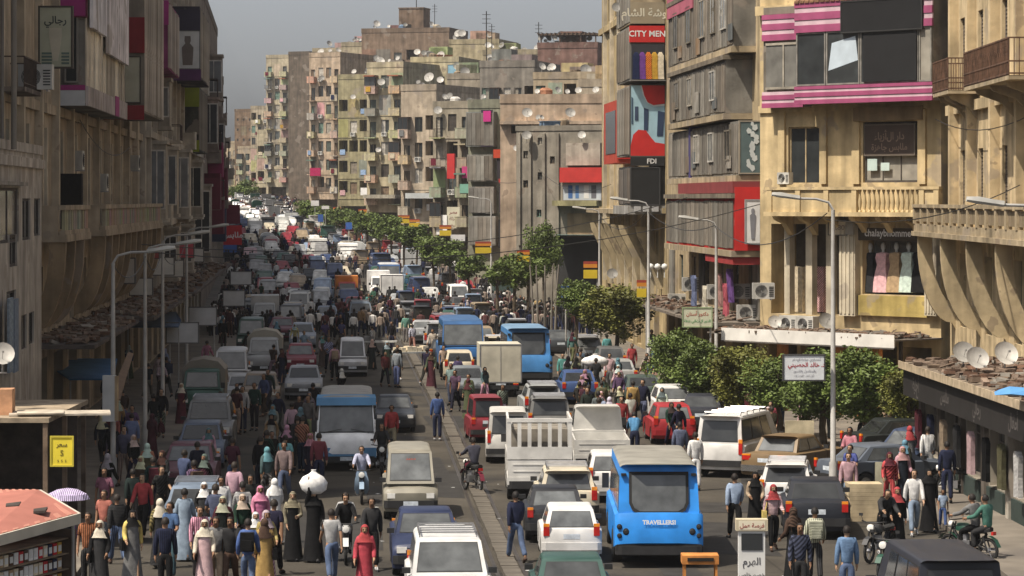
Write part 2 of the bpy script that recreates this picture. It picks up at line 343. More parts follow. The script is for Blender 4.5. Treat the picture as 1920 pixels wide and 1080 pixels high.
def make_person(key, pose, kind, short=False, scale=1.0, seed=1, bag=None):
    J = joints(pose); cl = (M_['cloth'],); kids = []
    body = sub_skin('person', J, BK+LG+AM, (M_['skin'],), over={'pelvis': (.095, .075), 'waist': (.085, .06), 'chest': (.10, .07), 'neckb': (.06, .055), **{k+n: r for n in 'LR' for k, r in (('hip', .07), ('sh', .046), ('knee', .048))}})
    kids.append(N('face', face_marks(J), 'hair'))
    slv = ['shL', 'elbL', 'shR', 'elbR']+([] if short else ['wrL', 'wrR'])
    ext = {}
    if short: ext = {'elbL': J['elbL']*.8+J['shL']*.2, 'elbR': J['elbR']*.8+J['shR']*.2}
    shirt = sub_skin('shirt', J, ['pelvis', 'waist', 'chest', 'neckb']+slv, cl, .021, {'pelvis': (.135, .11), 'chest': (.14, .11), 'neckb': (.085, .07)}, ext={**ext, 'pelvis': J['pelvis']+V((0, 0, -.10)), 'neckb': J['neckb']+V((0, 0, .02))})
    for n in 'LR':
        a, t = J['ankle'+n], J['toe'+n]; d = (t-a).normalized()
        shoes = MB(); shoes.tube([a+V((0, -.05, -.045)), a+V((0, .0, -.035)), (a+t)/2+V((0, 0, .0)), t+d*.05], [.03, .05, .046, .032], 7); kids.append(N('shoe', shoes.mesh('shoe', (M_['cloth'],), 60), 'shoe'))
    if kind in ('man', 'girl'):
        kids.append(N('shirt', shirt, 'top'))
        tr = sub_skin('trousers', J, ['pelvis', 'waist']+[k+n for n in 'LR' for k in ('hip', 'knee', 'ankle')], cl, .018, {'pelvis': (.118, .098), 'waist': (.10, .08), 'ankleL': .05, 'ankleR': .05}, ext={'waist': J['pelvis']*.5+J['waist']*.5, **{'ankle'+n: J['ankle'+n]+(J['knee'+n]-J['ankle'+n])*.06 for n in 'LR'}})
        kids.append(N('trousers', tr, 'bottom'))
    if kind in ('robe', 'gown'):
        b = robe(J, J['neckb'].z-.0, 0, 1.0, .27 if kind == 'robe' else .23, seed)
        kids.append(N('robe', b.mesh('robe', cl, 50), 'bottom')); kids.append(N('sleeves' if kind == 'robe' else 'shirt', shirt, 'top'))
    if kind == 'tunic':
        b = robe(J, J['neckb'].z-.0, 0, 1.02, .25, seed, .1); kids.append(N('skirt', b.mesh('skirt', cl, 50), 'bottom')); kids.append(N('blouse', shirt, 'top'))
    if kind in ('robe', 'tunic', 'girl'):
        kids.append(N('headscarf', head_shell(J, (.098, .112, .125), .75, -.75, .26), 'scarf'))
    else:
        kids.append(N('hair', head_shell(J, (.090, .108, .118), 1.15, -.35), 'hair'))
    if bag == 'shoulder':
        b = MB(); b.box(.20, -.14, .78, .29, .16, 1.05); b.tube([(.24, -.10, 1.05), (.12, -.02, 1.47), (.24, .12, 1.05)], .012, 5)
        kids.append(N('bag', b.mesh('bag', cl), 'bag'))
    if bag == 'carrier':
        p = J['palmR']; b = MB(); b.loft([[p+V((x*k, y*k2, z)) for x, y in ((-.10, -.06), (.10, -.06), (.10, .06), (-.10, .06))] for k, k2, z in ((.2, .3, -.02), (.8, .8, -.14), (1.2, 1.5, -.34), (1.0, 1.3, -.42))])
        kids.append(N('carrier_bag', b.mesh('bag', cl, 50), 'bag'))
    if bag == 'backpack':
        b = MB(); c = J['chest']; b.box(-.15, c.y-.30, c.z-.25, .15, c.y-.12, c.z+.16); b.box(-.11, c.y-.36, c.z-.22, .11, c.y-.30, c.z+.0)
        kids.append(N('backpack', b.mesh('bag', cl), 'bag'))
    return ('person', body, (0, 0, 0), 0, 'skin', kids)
HANG = ((-4, 9, 12), (4, 9, 12))
PEO = {}
PEO['man_walk'] = make_person('a', dict(legs=((24, 6), (-18, 22)), arms=((-20, 8, 14), (22, 8, 24)), lean=3), 'man')
PEO['man_walk2'] = make_person('b', dict(legs=((-20, 26), (22, 4)), arms=((24, 9, 30), (-18, 9, 10)), lean=4), 'man', short=True)
PEO['man_stand'] = make_person('c', dict(legs=((2, 2), (-3, 3)), arms=HANG), 'man')
PEO['man_tee'] = make_person('d', dict(legs=((4, 3), (-4, 6)), arms=((8, 12, 70), (-5, 10, 14))), 'man', short=True)
PEO['man_carry'] = make_person('e', dict(legs=((14, 6), (-12, 16)), arms=((14, 8, 75), (16, 8, 72)), inward=.3, lean=2), 'man')
PEO['man_bag'] = make_person('f', dict(legs=((-16, 20), (20, 5)), arms=((16, 8, 20), (-10, 12, 8))), 'man', bag='carrier')
PEO['man_pack'] = make_person('g', dict(legs=((16, 6), (-14, 18)), arms=((-8, 9, 40), (10, 9, 40))), 'man', bag='backpack')
PEO['man_bend'] = make_person('h', dict(legs=((10, 12), (-2, 8)), arms=((30, 8, 30), (36, 8, 36)), lean=32), 'man')
PEO['rider'] = make_person('i', dict(legs=((72, 78), (72, 78)), arms=((48, 18, 24), (48, 18, 24)), lean=10, sit=1), 'man')
PEO['pillion'] = make_person('j', dict(legs=((70, 82), (70, 82)), arms=((34, 14, 40), (34, 14, 40)), lean=6, sit=1), 'man')
PEO['robe_walk'] = make_person('k', dict(legs=((14, 6), (-12, 14)), arms=((-14, 9, 30), (16, 9, 40))), 'robe', seed=3)
PEO['robe_stand'] = make_person('l', dict(legs=((2, 2), (-2, 2)), arms=((10, 9, 80), (2, 9, 15)), inward=.3), 'robe', seed=5)
PEO['robe_bag'] = make_person('m', dict(legs=((10, 5), (-10, 12)), arms=((4, 9, 50), (12, 9, 30))), 'robe', seed=8, bag='shoulder')
PEO['carry_head'] = make_person('n', dict(legs=((6, 4), (-6, 8)), arms=((0, 10, 14), (150, 18, 30))), 'robe', seed=12)
PEO['gown'] = make_person('o', dict(legs=((8, 4), (-8, 8)), arms=((-6, 9, 14), (12, 9, 40))), 'gown', seed=14)
PEO['tunic_walk'] = make_person('p', dict(legs=((16, 6), (-14, 16)), arms=((-12, 9, 30), (14, 9, 50))), 'tunic', seed=21, bag='shoulder')
PEO['tunic_stand'] = make_person('q', dict(legs=((2, 2), (-2, 4)), arms=((10, 9, 60), (6, 9, 70)), inward=.25), 'tunic', seed=25)
PEO['girl_walk'] = make_person('r', dict(legs=((20, 6), (-16, 20)), arms=((-14, 8, 20), (16, 8, 30))), 'girl')
PEO['girl_bag'] = make_person('s', dict(legs=((-16, 18), (18, 5)), arms=((12, 8, 60), (-8, 10, 14))), 'girl', bag='shoulder')
PEO['child'] = make_person('t', dict(legs=((14, 5), (-12, 14)), arms=((-10, 9, 12), (12, 9, 20))), 'man', short=True)
SKINS = [(.33, .19, .115), (.27, .15, .09), (.40, .25, .16), (.22, .12, .07)]
HAIRS = [(.010, .008, .007), (.014, .010, .008), (.022, .016, .012), (.09, .09, .09)]
PEOPLE_XY = []
def person(kind, x, y, face, label, group=None, scale=1.0, z=0, **c):
    """face: heading in degrees, 0 walks away from the camera, 180 towards it"""
    cols = {'skin': rnd.choice(SKINS), 'hair': rnd.choice(HAIRS[:3]), 'shoe': rnd.choice([C['black'], C['charcoal'], C['brown'], C['light grey']]), 'bag': C['black']}
    for k, v in c.items(): cols[k] = C[v] if isinstance(v, str) else v
    cols = {k: (v if k in ('skin', 'hair') else tuple(.88*(.72*c+.28*(sum(v)/3)) for c in v)) for k, v in cols.items()}; cols.setdefault('top', C['grey']); cols.setdefault('bottom', C['charcoal']); cols.setdefault('scarf', C['black'])
    o = spawn(PEO[kind], (x, y, z+zr(y)), R(face), cols, None, scale)
    PEOPLE_XY.append((x, y)); tag(o, label, 'person', group); return o
# ------------------------------------------------------------------ vehicles: local +Y is the front, z = 0 the road
def bil(a, b, c, d, u, v): return (a*(1-u)+b*u)*(1-v)+(d*(1-u)+c*u)*v
def pane(mb, q, u0, u1, v0, v1, off=.008, m=0):
    a, b, c, d = q; n = (b-a).cross(d-a).normalized()
    p = [bil(a, b, c, d, u, v) for u, v in ((u0, v0), (u1, v0), (u1, v1), (u0, v1))]
    ctr = sum(p, V())/4
    if n.dot(V((ctr.x, ctr.y, 0))) < 0: n = -n
    mb.loft([[x+n*.001 for x in p], [x+n*off for x in p]], m)
def one(name, fn, mats, ck=None, smooth=None, kids=()):
    b = MB(); fn(b); return N(name, b.mesh(name, mats, smooth), ck, kids=kids)
WH = {}
def wheel(r, wdt, x, y):
    k = (round(r, 2), round(wdt, 2))
    if k not in WH:
        t = MB(); t.lathe([(r*.6, -wdt/2), (r*.93, -wdt/2), (r, -wdt*.35), (r, wdt*.35), (r*.93, wdt/2), (r*.6, wdt/2)], 16, axis='x')
        h = MB(); h.lathe([(.01, -wdt*.42), (r*.25, -wdt*.46), (r*.3, -wdt*.36), (r*.56, -wdt*.40), (r*.62, -wdt*.5), (r*.62, wdt*.5), (r*.56, wdt*.40), (r*.3, wdt*.36), (r*.25, wdt*.46), (.01, wdt*.42)], 12, axis='x')
        WH[k] = (t.mesh('tyre', (M_['rubber'],), 35), h.mesh('rim', (M_['steel'],), 35))
    t, h = WH[k]
    return N('wheel', t, off=(x, y, r), kids=[N('rim', h)])
def vehicle(P):
    L = P['L']/2; W = P['W']/2; H = P['H']; r = P.get('r', .30); gc = P.get('gc', .22); z1 = P['belt']
    prof = list(P['top']); arc = set()
    for yw in P['wheels']:
        ra = r+.07; a0 = math.asin(max(-1, (gc-r)/ra))
        for i in range(8):
            a = a0+(pi-2*a0)*i/7; arc.add(len(prof)); prof.append((yw+ra*cos(a), r+ra*sin(a)))
    zt = max(z for _, z in prof)
    def ring(x, k):
        o = []
        for i, (y, z) in enumerate(prof):
            if i in arc: o.append(V((x, y, z)))
            else: o.append(V((x, y*(1-.03*k), z-(.05*k if z > .55 else 0)+(.02*k if z < .4 else 0))))
        return o
    b = MB(); b.loft([ring(-W, 1), ring(-W+.06, .3), ring(-W+.16, 0), ring(-W*.45, -.45), ring(W*.45, -.45), ring(W-.16, 0), ring(W-.06, .3), ring(W, 1)])
    kids = []
    rwb, rr, rf, wsb = P['gh']; wb = W-P.get('in', .09); wt = W-P.get('tum', .22)
    base = [V((-wb, rwb, z1-.03)), V((wb, rwb, z1-.03)), V((wb, wsb, z1-.03)), V((-wb, wsb, z1-.03))]
    top = [V((-wt, rr, H-.06)), V((wt, rr, H-.06)), V((wt, rf, H-.06)), V((-wt, rf, H-.06))]
    roof = [V((p.x*.86, p.y+(.10 if p.y == rr else -.10), H)) for p in top]
    r2 = [V((p.x*.95, p.y+(.04 if p.y == rr else -.04), H-.022)) for p in top]; r3 = [V((p.x*.6, p.y+(.3 if p.y == rr else -.3), H+.018)) for p in top]
    b.loft([base, top, r2, roof, r3])
    if P.get('roofcol'):
        t = MB(); t.loft([[p+V((0, 0, .006)) for p in top], [p+V((0, 0, .014)) for p in r2], [p+V((0, 0, .018)) for p in roof], [p+V((0, 0, .02)) for p in r3]]); kids.append(N('roof', t.mesh('roof', (M_['paint_dull'],), 40), 'roof'))
    G = (M_['car_glass'],)
    rear = (base[0], base[1], top[1], top[0]); frt = (base[3], base[2], top[2], top[3]); lf = (base[0], base[3], top[3], top[0]); rt = (base[1], base[2], top[2], top[1])
    f0, f1, g0, g1 = P.get('ws', (.07, .93, .12, .93))
    trim = []
    def glass(nm, q, u0, u1, v0, v1):
        kids.append(one(nm, lambda m: pane(m, q, u0, u1, v0, v1, .012), G, 'glass'))
        m = MB(); pane(m, q, u0-.012, u1+.012, v0-.03, v1+.03, .006); trim.append(m)
    glass('windscreen', frt, f0, f1, g0, g1)
    if P.get('rearwin', True): a0, a1, b0, b1 = P.get('rw', (.09, .91, .14, .90)); glass('rear_window', rear, a0, a1, b0, b1)
    for q in (lf, rt):
        for (u0, u1) in P['side']: glass('side_window', q, u0, u1, P.get('sv', (.16, .90))[0], P.get('sv', (.16, .90))[1])
    tr = MB()
    for t in trim: tr.add(t)
    kids.append(N('window_trim', tr.mesh('trim', (M_['black_plastic'],))))
    body = b.mesh('body', (M_[P.get('paint', 'paint')],), 38)
    for y in P['wheels']:
        for s in (-1, 1): kids.append(wheel(r, P.get('tw', .18), s*(W-.10), y))
    zf, zr = P.get('zl', (.62, .72))
    hw, hh = P.get('hl', (.24, .14)); lw, lh = P.get('tl', (.16, .20))
    for s in (-1, 1):
        kids.append(one('headlight', lambda m: m.box(s*(W-.10)-s*hw, L-.05, zf, s*(W-.10), L+.015, zf+hh), (M_['lamp_glass'],)))
        kids.append(one('tail_light', lambda m: (m.box(s*(W-.06)-s*lw, -L+.05, zr, s*(W-.06), -L-.015, zr+lh, 0), m.box(s*(W-.06)-s*lw, -L+.05, zr+lh+.003, s*(W-.06), -L-.013, zr+lh*1.35, 1)), (M_['lamp_red'], M_['lamp_amber'])))
        ym = wsb-.12 if P.get('mir', 1) == 1 else wsb+.05
        kids.append(one('mirror', lambda m: m.box(s*(W-.07), ym-.05, z1+.01, s*(W+.11), ym+.05, z1+P.get('mh', .13)), (M_['black_plastic'],)))
    gw = W-.12-hw
    kids.append(one('grille', lambda m: [m.box(-gw, L-.04, zf-.01+i*hh/3.2, gw, L+.012, zf+hh/5+i*hh/3.2) for i in range(3)], (M_['black_plastic'],)))
    bz = P.get('bz', .36)
    bm = M_['paint'] if P.get('bodybump') else M_[P.get('bmat', 'black_plastic')]
    kids.append(one('front_bumper', lambda m: m.loft([[V((x*W*.99, y, z)) for x, y in ((-1, L-.25), (-1, L-.0), (-.86, L+.05), (.86, L+.05), (1, L-.0), (1, L-.25))] for z in (bz, bz+.20)]), (bm,), 'paint'))
    kids.append(one('rear_bumper', lambda m: m.loft([[V((x*W*.99, -y, z)) for x, y in ((-1, L-.25), (-1, L-.0), (-.86, L+.05), (.86, L+.05), (1, L-.0), (1, L-.25))] for z in (bz, bz+.20)]), (bm,), 'paint'))
    kids.append(one('number_plate', lambda m: m.box(-.20, L+.05, bz+.06, .20, L+.065, bz+.18), (M_['plate'],)))
    pz = P.get('pz', bz+.30)
    kids.append(one('number_plate', lambda m: m.box(-.22, -L-.03, pz, .22, -L+.05, pz+.13), (M_['plate'],)))
    if P.get('rack'):
        def rk(m):
            for s in (-1, 1): m.tube([(s*wt*.88, rr+.25, H+.10), (s*wt*.88, rf-.2, H+.10)], .018, 5)
            n = 5
            for i in range(n):
                y = rr+.25+(rf-rr-.45)*i/(n-1); m.tube([(-wt*.88, y, H+.10), (wt*.88, y, H+.10)], .016, 5)
                for s in (-1, 1): m.tube([(s*wt*.88, y, H-.03), (s*wt*.88, y, H+.10)], .014, 4)
        kids.append(one('roof_rack', rk, (M_['steel'],)))
    for e in P.get('extra', []): kids.append(e)
    def sills(m):
        m.box(-W*.72, -L+.3, gc-.05, W*.72, L-.3, gc+.02)
        for s in (-1, 1):
            for t in P.get('doors', []): m.box(s*(W-.004), t-.006, gc+.12, s*(W+.002), t+.006, z1-.09)
    kids.append(one('underside', sills, (M_['dark'],)))
    return ('car', body, (0, 0, 0), 0, 'paint', kids)
def profile(L, tz, ht, hf, rb, ws, bz=.30):               # trunk height, hood rear and front heights
    L = L/2
    return [(-L+.04, bz-.06), (-L, bz+.10), (-L, tz-.16), (-L+.05, tz-.03), (-L+.16, tz), (rb, tz+.02), (ws, ht), (L-.35, hf+.05), (L-.10, hf), (L, hf-.12), (L, bz+.10), (L-.05, bz-.06)]
KIN = {}
KIN['sedan'] = vehicle(dict(L=4.3, W=1.70, H=1.43, belt=.94, top=profile(4.3, .96, .93, .80, -1.35, .85), wheels=(1.30, -1.28), gh=(-1.55, -1.0, .15, .92), side=((.14, .46), (.50, .80)), doors=(.85, -.1, -1.0)))
KIN['old_sedan'] = vehicle(dict(L=4.4, W=1.68, H=1.43, belt=.93, tum=.19, top=profile(4.4, .92, .92, .86, -1.3, .75), wheels=(1.32, -1.25), gh=(-1.4, -1.05, .2, .75), side=((.10, .46), (.50, .88)), bmat='chrome', tl=(.30, .14), doors=(.75, -.15, -1.0)))
KIN['hatch'] = vehicle(dict(L=3.7, W=1.62, H=1.46, belt=.93, top=profile(3.7, .93, .93, .80, -1.5, .7), wheels=(1.12, -1.12), gh=(-1.80, -1.5, .1, .78), side=((.12, .50), (.54, .84)), doors=(.7, -.3), bodybump=1, tl=(.16, .24), zl=(.60, .74)))
KIN['wagon'] = vehicle(dict(L=4.4, W=1.68, H=1.46, belt=.94, top=profile(4.4, .94, .93, .82, -1.8, .75), wheels=(1.3, -1.3), gh=(-2.14, -1.85, .15, .84), side=((.06, .32), (.35, .60), (.63, .86)), rack=1, tl=(.15, .26), zl=(.62, .70), doors=(.75, -.1, -1.0)))
KIN['suv'] = vehicle(dict(L=4.4, W=1.78, H=1.80, r=.36, gc=.30, belt=1.12, tum=.20, top=profile(4.4, 1.12, 1.10, .98, -1.8, .85, .42), wheels=(1.32, -1.30), gh=(-2.16, -1.95, .25, .95), side=((.06, .32), (.35, .60), (.63, .88)), rack=1, zl=(.76, .86), bz=.46, hl=(.28, .20), tl=(.15, .30), doors=(.8, -.1, -1.0)))
KIN['jeep'] = KIN['suv']
KIN['van'] = vehicle(dict(L=4.5, W=1.70, H=1.96, r=.32, belt=1.08, tum=.16, top=profile(4.5, 1.08, 1.06, .90, -2.0, 1.75, .34), wheels=(1.5, -1.35), gh=(-2.20, -2.08, 1.15, 1.95), side=((.03, .30), (.33, .58), (.62, .82)), zl=(.66, .80), bz=.38, hl=(.26, .18), tl=(.13, .34), pz=.85, rw=(.10, .90, .12, .86), doors=(1.5, .7, -.5)))
KIN['microvan'] = vehicle(dict(L=3.6, W=1.48, H=1.86, r=.27, belt=1.02, tum=.15, top=profile(3.6, 1.02, 1.0, .86, -1.5, 1.38, .32), wheels=(1.15, -1.1), gh=(-1.74, -1.66, .85, 1.55), side=((.03, .30), (.33, .60), (.64, .84)), zl=(.62, .78), bz=.36, pz=.80, rw=(.10, .90, .14, .88), doors=(1.2, .4)))
KIN['van_rack'] = vehicle(dict(L=4.7, W=1.72, H=2.0, r=.33, belt=1.10, tum=.17, top=profile(4.7, 1.10, 1.08, .92, -2.0, 1.85, .34), wheels=(1.55, -1.4), gh=(-2.30, -2.14, 1.2, 2.02), side=((.03, .28), (.31, .56), (.60, .82)), rack=1, zl=(.66, .78), bz=.38, tl=(.13, .36), pz=.80, rw=(.10, .90, .14, .86), doors=(1.5, .7, -.5)))
def strip(x0, z0, x1, z1, y, m, dy=.012):
    return lambda b: b.box(x0, y-dy, z0, x1, y+dy, z1, m)
def bus(kind):
    if kind == 'white':                                   # coach-built white minibus, seen from the front
        L = 6.4; h = L/2
        top = [(-h+.05, .34), (-h, .5), (-h, 1.20), (-h+.06, 1.28), (h-.22, 1.26), (h-.10, 1.18), (h-.02, .95), (h, .62), (h-.06, .34)]
        ex = [one('blue_band', lambda m: [m.box(s*1.03, -h+.2, .52, s*1.045, h-.5, .80) for s in (-1, 1)]+[m.box(-1.0, h-.02, .46, -.28, h+.03, .78), m.box(.28, h-.02, .46, 1.0, h+.03, .78), m.box(-.28, h-.02, .46, .28, h+.03, .62)], (M_['objcol'],), 'band'),
              one('roof_visor', lambda m: m.loft([[V((x, y, z)) for x in (-.99, -.5, .5, .99)]+[V((x*.97, y-.62, z+.08)) for x in (.99, .5, -.5, -.99)] for y, z in ((h-.42, 2.16), (h-.52, 2.40))]), (M_['objcol'],), 'band', 40),
              one('wiper', lambda m: [m.tube([(s*.75, h-.08, 1.28), (s*.15, h-.12, 1.40)], .014, 4) for s in (-1, 1)], (M_['black_plastic'],))]
        n = vehicle(dict(L=L, W=2.08, H=2.42, r=.40, gc=.34, belt=1.30, tum=.16, top=top, wheels=(1.95, -1.9), gh=(-h+.03, -h+.16, h-.62, h-.16), side=((.03, .20), (.22, .39), (.41, .58), (.60, .77), (.79, .93)), sv=(.10, .74), ws=(.03, .97, .03, .82), zl=(.55, .9), hl=(.28, .16), bz=.30, extra=ex, mh=.40, mir=2, tw=.22, rw=(.15, .85, .15, .8), roofcol=1))
        return n
    L = 6.6 if kind == 'big' else 6.0; h = L/2            # blue minibus, seen from the rear
    top = [(-h+.16, .52), (-h, .60), (-h, 1.0), (-h+.05, 1.22), (-h+.10, 1.34), (h-.4, 1.34), (h-.08, 1.2), (h, .9), (h, .55), (h-.06, .45)]
    def lamps(m):
        for s in (-1, 1):
            for (x, z, r) in ((.80, .90, .075), (.97, 1.02, .055), (.97, .80, .05)):
                ring = lambda rr, y: [V((s*x+rr*cos(2*pi*j/10), y, z+rr*sin(2*pi*j/10))) for j in range(10)]
                m.loft([ring(r*1.25, -h+.03), ring(r*1.2, -h-.012), ring(r*.9, -h-.02)], 0); m.loft([ring(r*.8, -h-.018), ring(r*.6, -h-.03)], 1)
    def hollow(m):
        for x0, x1 in ((-1.02, -.5), (-.48, .48), (.5, 1.02)): m.box(x0, -h+.02, .30, x1, -h+.22, .50)
        m.box(-1.04, -h-.02, .46, 1.04, -h+.3, .585)
    def win(m):                                           # rear window with rounded lower corners, on a raked face
        a = V((0, -h+.10, 1.32)); up = (V((0, -h+.36, 2.42))-a).normalized(); nrm = V((0, -up.z, up.y))
        pts = []
        for (x, z) in ((-.66, .95), (-.66, .28), (-.60, .14), (-.46, .06), (.46, .06), (.60, .14), (.66, .28), (.66, .95)): pts.append(a+V((x, 0, 0))+up*z+nrm*.02)
        m.loft([pts, [p+nrm*.015 for p in pts]])
    def gasket(m):
        a = V((0, -h+.10, 1.32)); up = (V((0, -h+.36, 2.42))-a).normalized(); nrm = V((0, -up.z, up.y)); pts = []
        for (x, z) in ((-.73, 1.04), (-.73, .26), (-.65, .08), (-.48, -.01), (.48, -.01), (.65, .08), (.73, .26), (.73, 1.04)): pts.append(a+V((x, 0, 0))+up*z+nrm*.006)
        m.loft([pts, [p+nrm*.02 for p in pts]])
    ex = [one('rear_lamp_cluster', lamps, (M_['dark'], M_['black_plastic'])), one('lower_skirt', hollow, (M_['rubber'],)),
          one('rear_window', win, (M_['car_glass'],), 'glass'), one('window_gasket', gasket, (M_['rubber'],)),
          one('badge', lambda m: m.box(-.09, -h-.015, .96, .09, -h+.02, 1.03), (M_['steel'],)),
          one('marker_lamp', lambda m: [m.box(s*.86-.06, -h+.22, 2.24, s*.86+.06, -h+.34, 2.30) for s in (-1, 1)], (M_['rubber'],)),
          one('lid_seam', lambda m: [m.box(-.62, -h-.004, .66, .62, -h+.01, .668), m.box(-.62, -h+.046, 1.222, .62, -h+.06, 1.23)]+[m.box(s*.62-.004, -h-.004, .66, s*.62+.004, -h+.02, 1.0) for s in (-1, 1)], (M_['dark'],))]
    n = vehicle(dict(L=L, W=2.16 if kind == 'big' else 2.1, H=2.50, r=.42, gc=.42, belt=1.34, tum=.14, in_=.05, top=top, wheels=(h-1.15, -h+1.5), gh=(-h+.12, -h+.36, h-.5, h-.12), rearwin=False, side=((.05, .22), (.24, .41), (.43, .60), (.62, .79), (.81, .95)), sv=(.06, .76), ws=(.04, .96, .06, .84), zl=(.66, .5), tl=(.10, .06), pz=.34, bz=.34, extra=ex, roofcol=1, mh=.40, mir=2, tw=.24))
    return n
KIN['white_bus'] = bus('white'); KIN['blue_bus'] = bus('big'); KIN['blue_bus_small'] = bus('small')
def truck(bed):
    L = 4.9 if bed != 'box' else 5.2; h = L/2
    cabr = .55
    top = [(cabr-.02, .50), (cabr-.02, 1.18), (cabr+.02, 1.22), (h-.40, 1.20), (h-.12, 1.08), (h, .92), (h, .5), (h-.06, .40)]
    def chassis(m): m.box(-.36, -h+.05, .42, .36, .9, .60); m.box(-.75, -h+.02, .48, .75, -h+.12, .58)
    ex = [one('chassis', chassis, (M_['dark'],))]
    zb = .66
    if bed in ('cage', 'open'):
        def tray(m):
            m.box(-.84, -h, zb, .84, .5, zb+.06)
            for s in (-1, 1): m.box(s*.84, -h+.04, zb+.06, s*.79, .5, zb+.46)
            m.box(-.84, .44, zb+.06, .84, .50, zb+.46)
        ex.append(one('cargo_bed', tray, (M_['paint'],), 'paint'))
        ex.append(one('tailgate', lambda m: [m.box(-.84, -h, zb+.062, .84, -h+.04, zb+.46), m.box(-.70, -h-.012, zb+.14, .70, -h, zb+.17), m.box(-.70, -h-.012, zb+.32, .70, -h, zb+.35)], (M_['paint'],), 'paint'))
        ex.append(one('lower_panel', lambda m: [m.box(-.86, -h-.02, zb-.20, .86, -h+.03, zb-.004)], (M_['paint'],), 'paint'))
    if bed == 'cage':
        for k in range(7):
            x = -.80+k*1.6/6; ex.append(one('cage_post', lambda m: m.box(x-.05, -h+.0, zb+.47, x+.05, -h+.05, zb+1.45), (M_['paint'],), 'paint'))
        ex.append(one('cage_rail', lambda m: [m.box(-.86, -h-.01, zb+1.45, .86, -h+.06, zb+1.55), m.box(-.86, -h-.012, zb+.475, .86, -h+.012, zb+.80)]+[m.box(s*.86, -h+.06, zb+1.45, s*.80, .5, zb+1.53) for s in (-1, 1)]+[m.box(s*.86, -h+.05, zb+.475, s*.82, .5, zb+.62) for s in (-1, 1)], (M_['paint'],), 'paint'))
        ex.append(one('cage_side', lambda m: [m.box(s*.85, y, zb+.62, s*.81, y+.07, zb+1.45) for s in (-1, 1) for y in (-2.0, -1.5, -1.0, -.5, 0, .42)], (M_['paint'],), 'paint'))
        ex.append(one('cargo', lambda m: [m.box(-.74, -h+.25, zb+.06, .74, -.3, zb+1.25), m.box(-.7, -.28, zb+.06, .7, .4, zb+.9)], (M_['debris'],), 'cargo'))  # boxes added inside the cage, their tone standing in for its shade
    if bed == 'box':
        ex.append(one('cargo_box', lambda m: m.box(-.95, -h, zb, .95, .45, zb+1.75), (M_['paint_dull'],), 'box'))
        ex.append(one('box_edge', lambda m: [m.box(-.965, -h-.012, zb-.01, -.91, -h+.03, zb+1.76), m.box(.91, -h-.012, zb-.01, .965, -h+.03, zb+1.76), m.box(-.91, -h-.012, zb+1.71, .91, -h+.03, zb+1.765), m.box(-.91, -h-.012, zb-.012, .91, -h+.03, zb+.05), m.box(-.012, -h-.01, zb+.05, .012, -h+.02, zb+1.71)], (M_['steel'],)))
    if bed == 'canvas':
        def cv(m):
            m.loft([[V((x, y, z)) for x, z in ((-.9, zb), (-.92, zb+1.2), (-.6, zb+1.55), (0, zb+1.66), (.6, zb+1.55), (.92, zb+1.2), (.9, zb))] for y in (-h, -h+.7, -h+1.4, .45)])
        ex.append(one('canvas_cover', cv, (M_['objcol'],), 'box', 40))
    return vehicle(dict(L=L, W=1.72, H=1.92, r=.34, gc=.36, belt=1.20, tum=.16, top=top, wheels=(h-.85, -h+.95), gh=(cabr, cabr+.06, h-.75, h-.15), side=((.12, .74),), rearwin=bed in ('cage', 'open'), zl=(.62, .52), tl=(.24, .10), bz=.36, pz=.50, extra=ex, hl=(.24, .16), mir=2, mh=.24, doors=(1.9,)))
for k in ('cage', 'open', 'box', 'canvas'): KIN['truck_'+k] = truck(k)
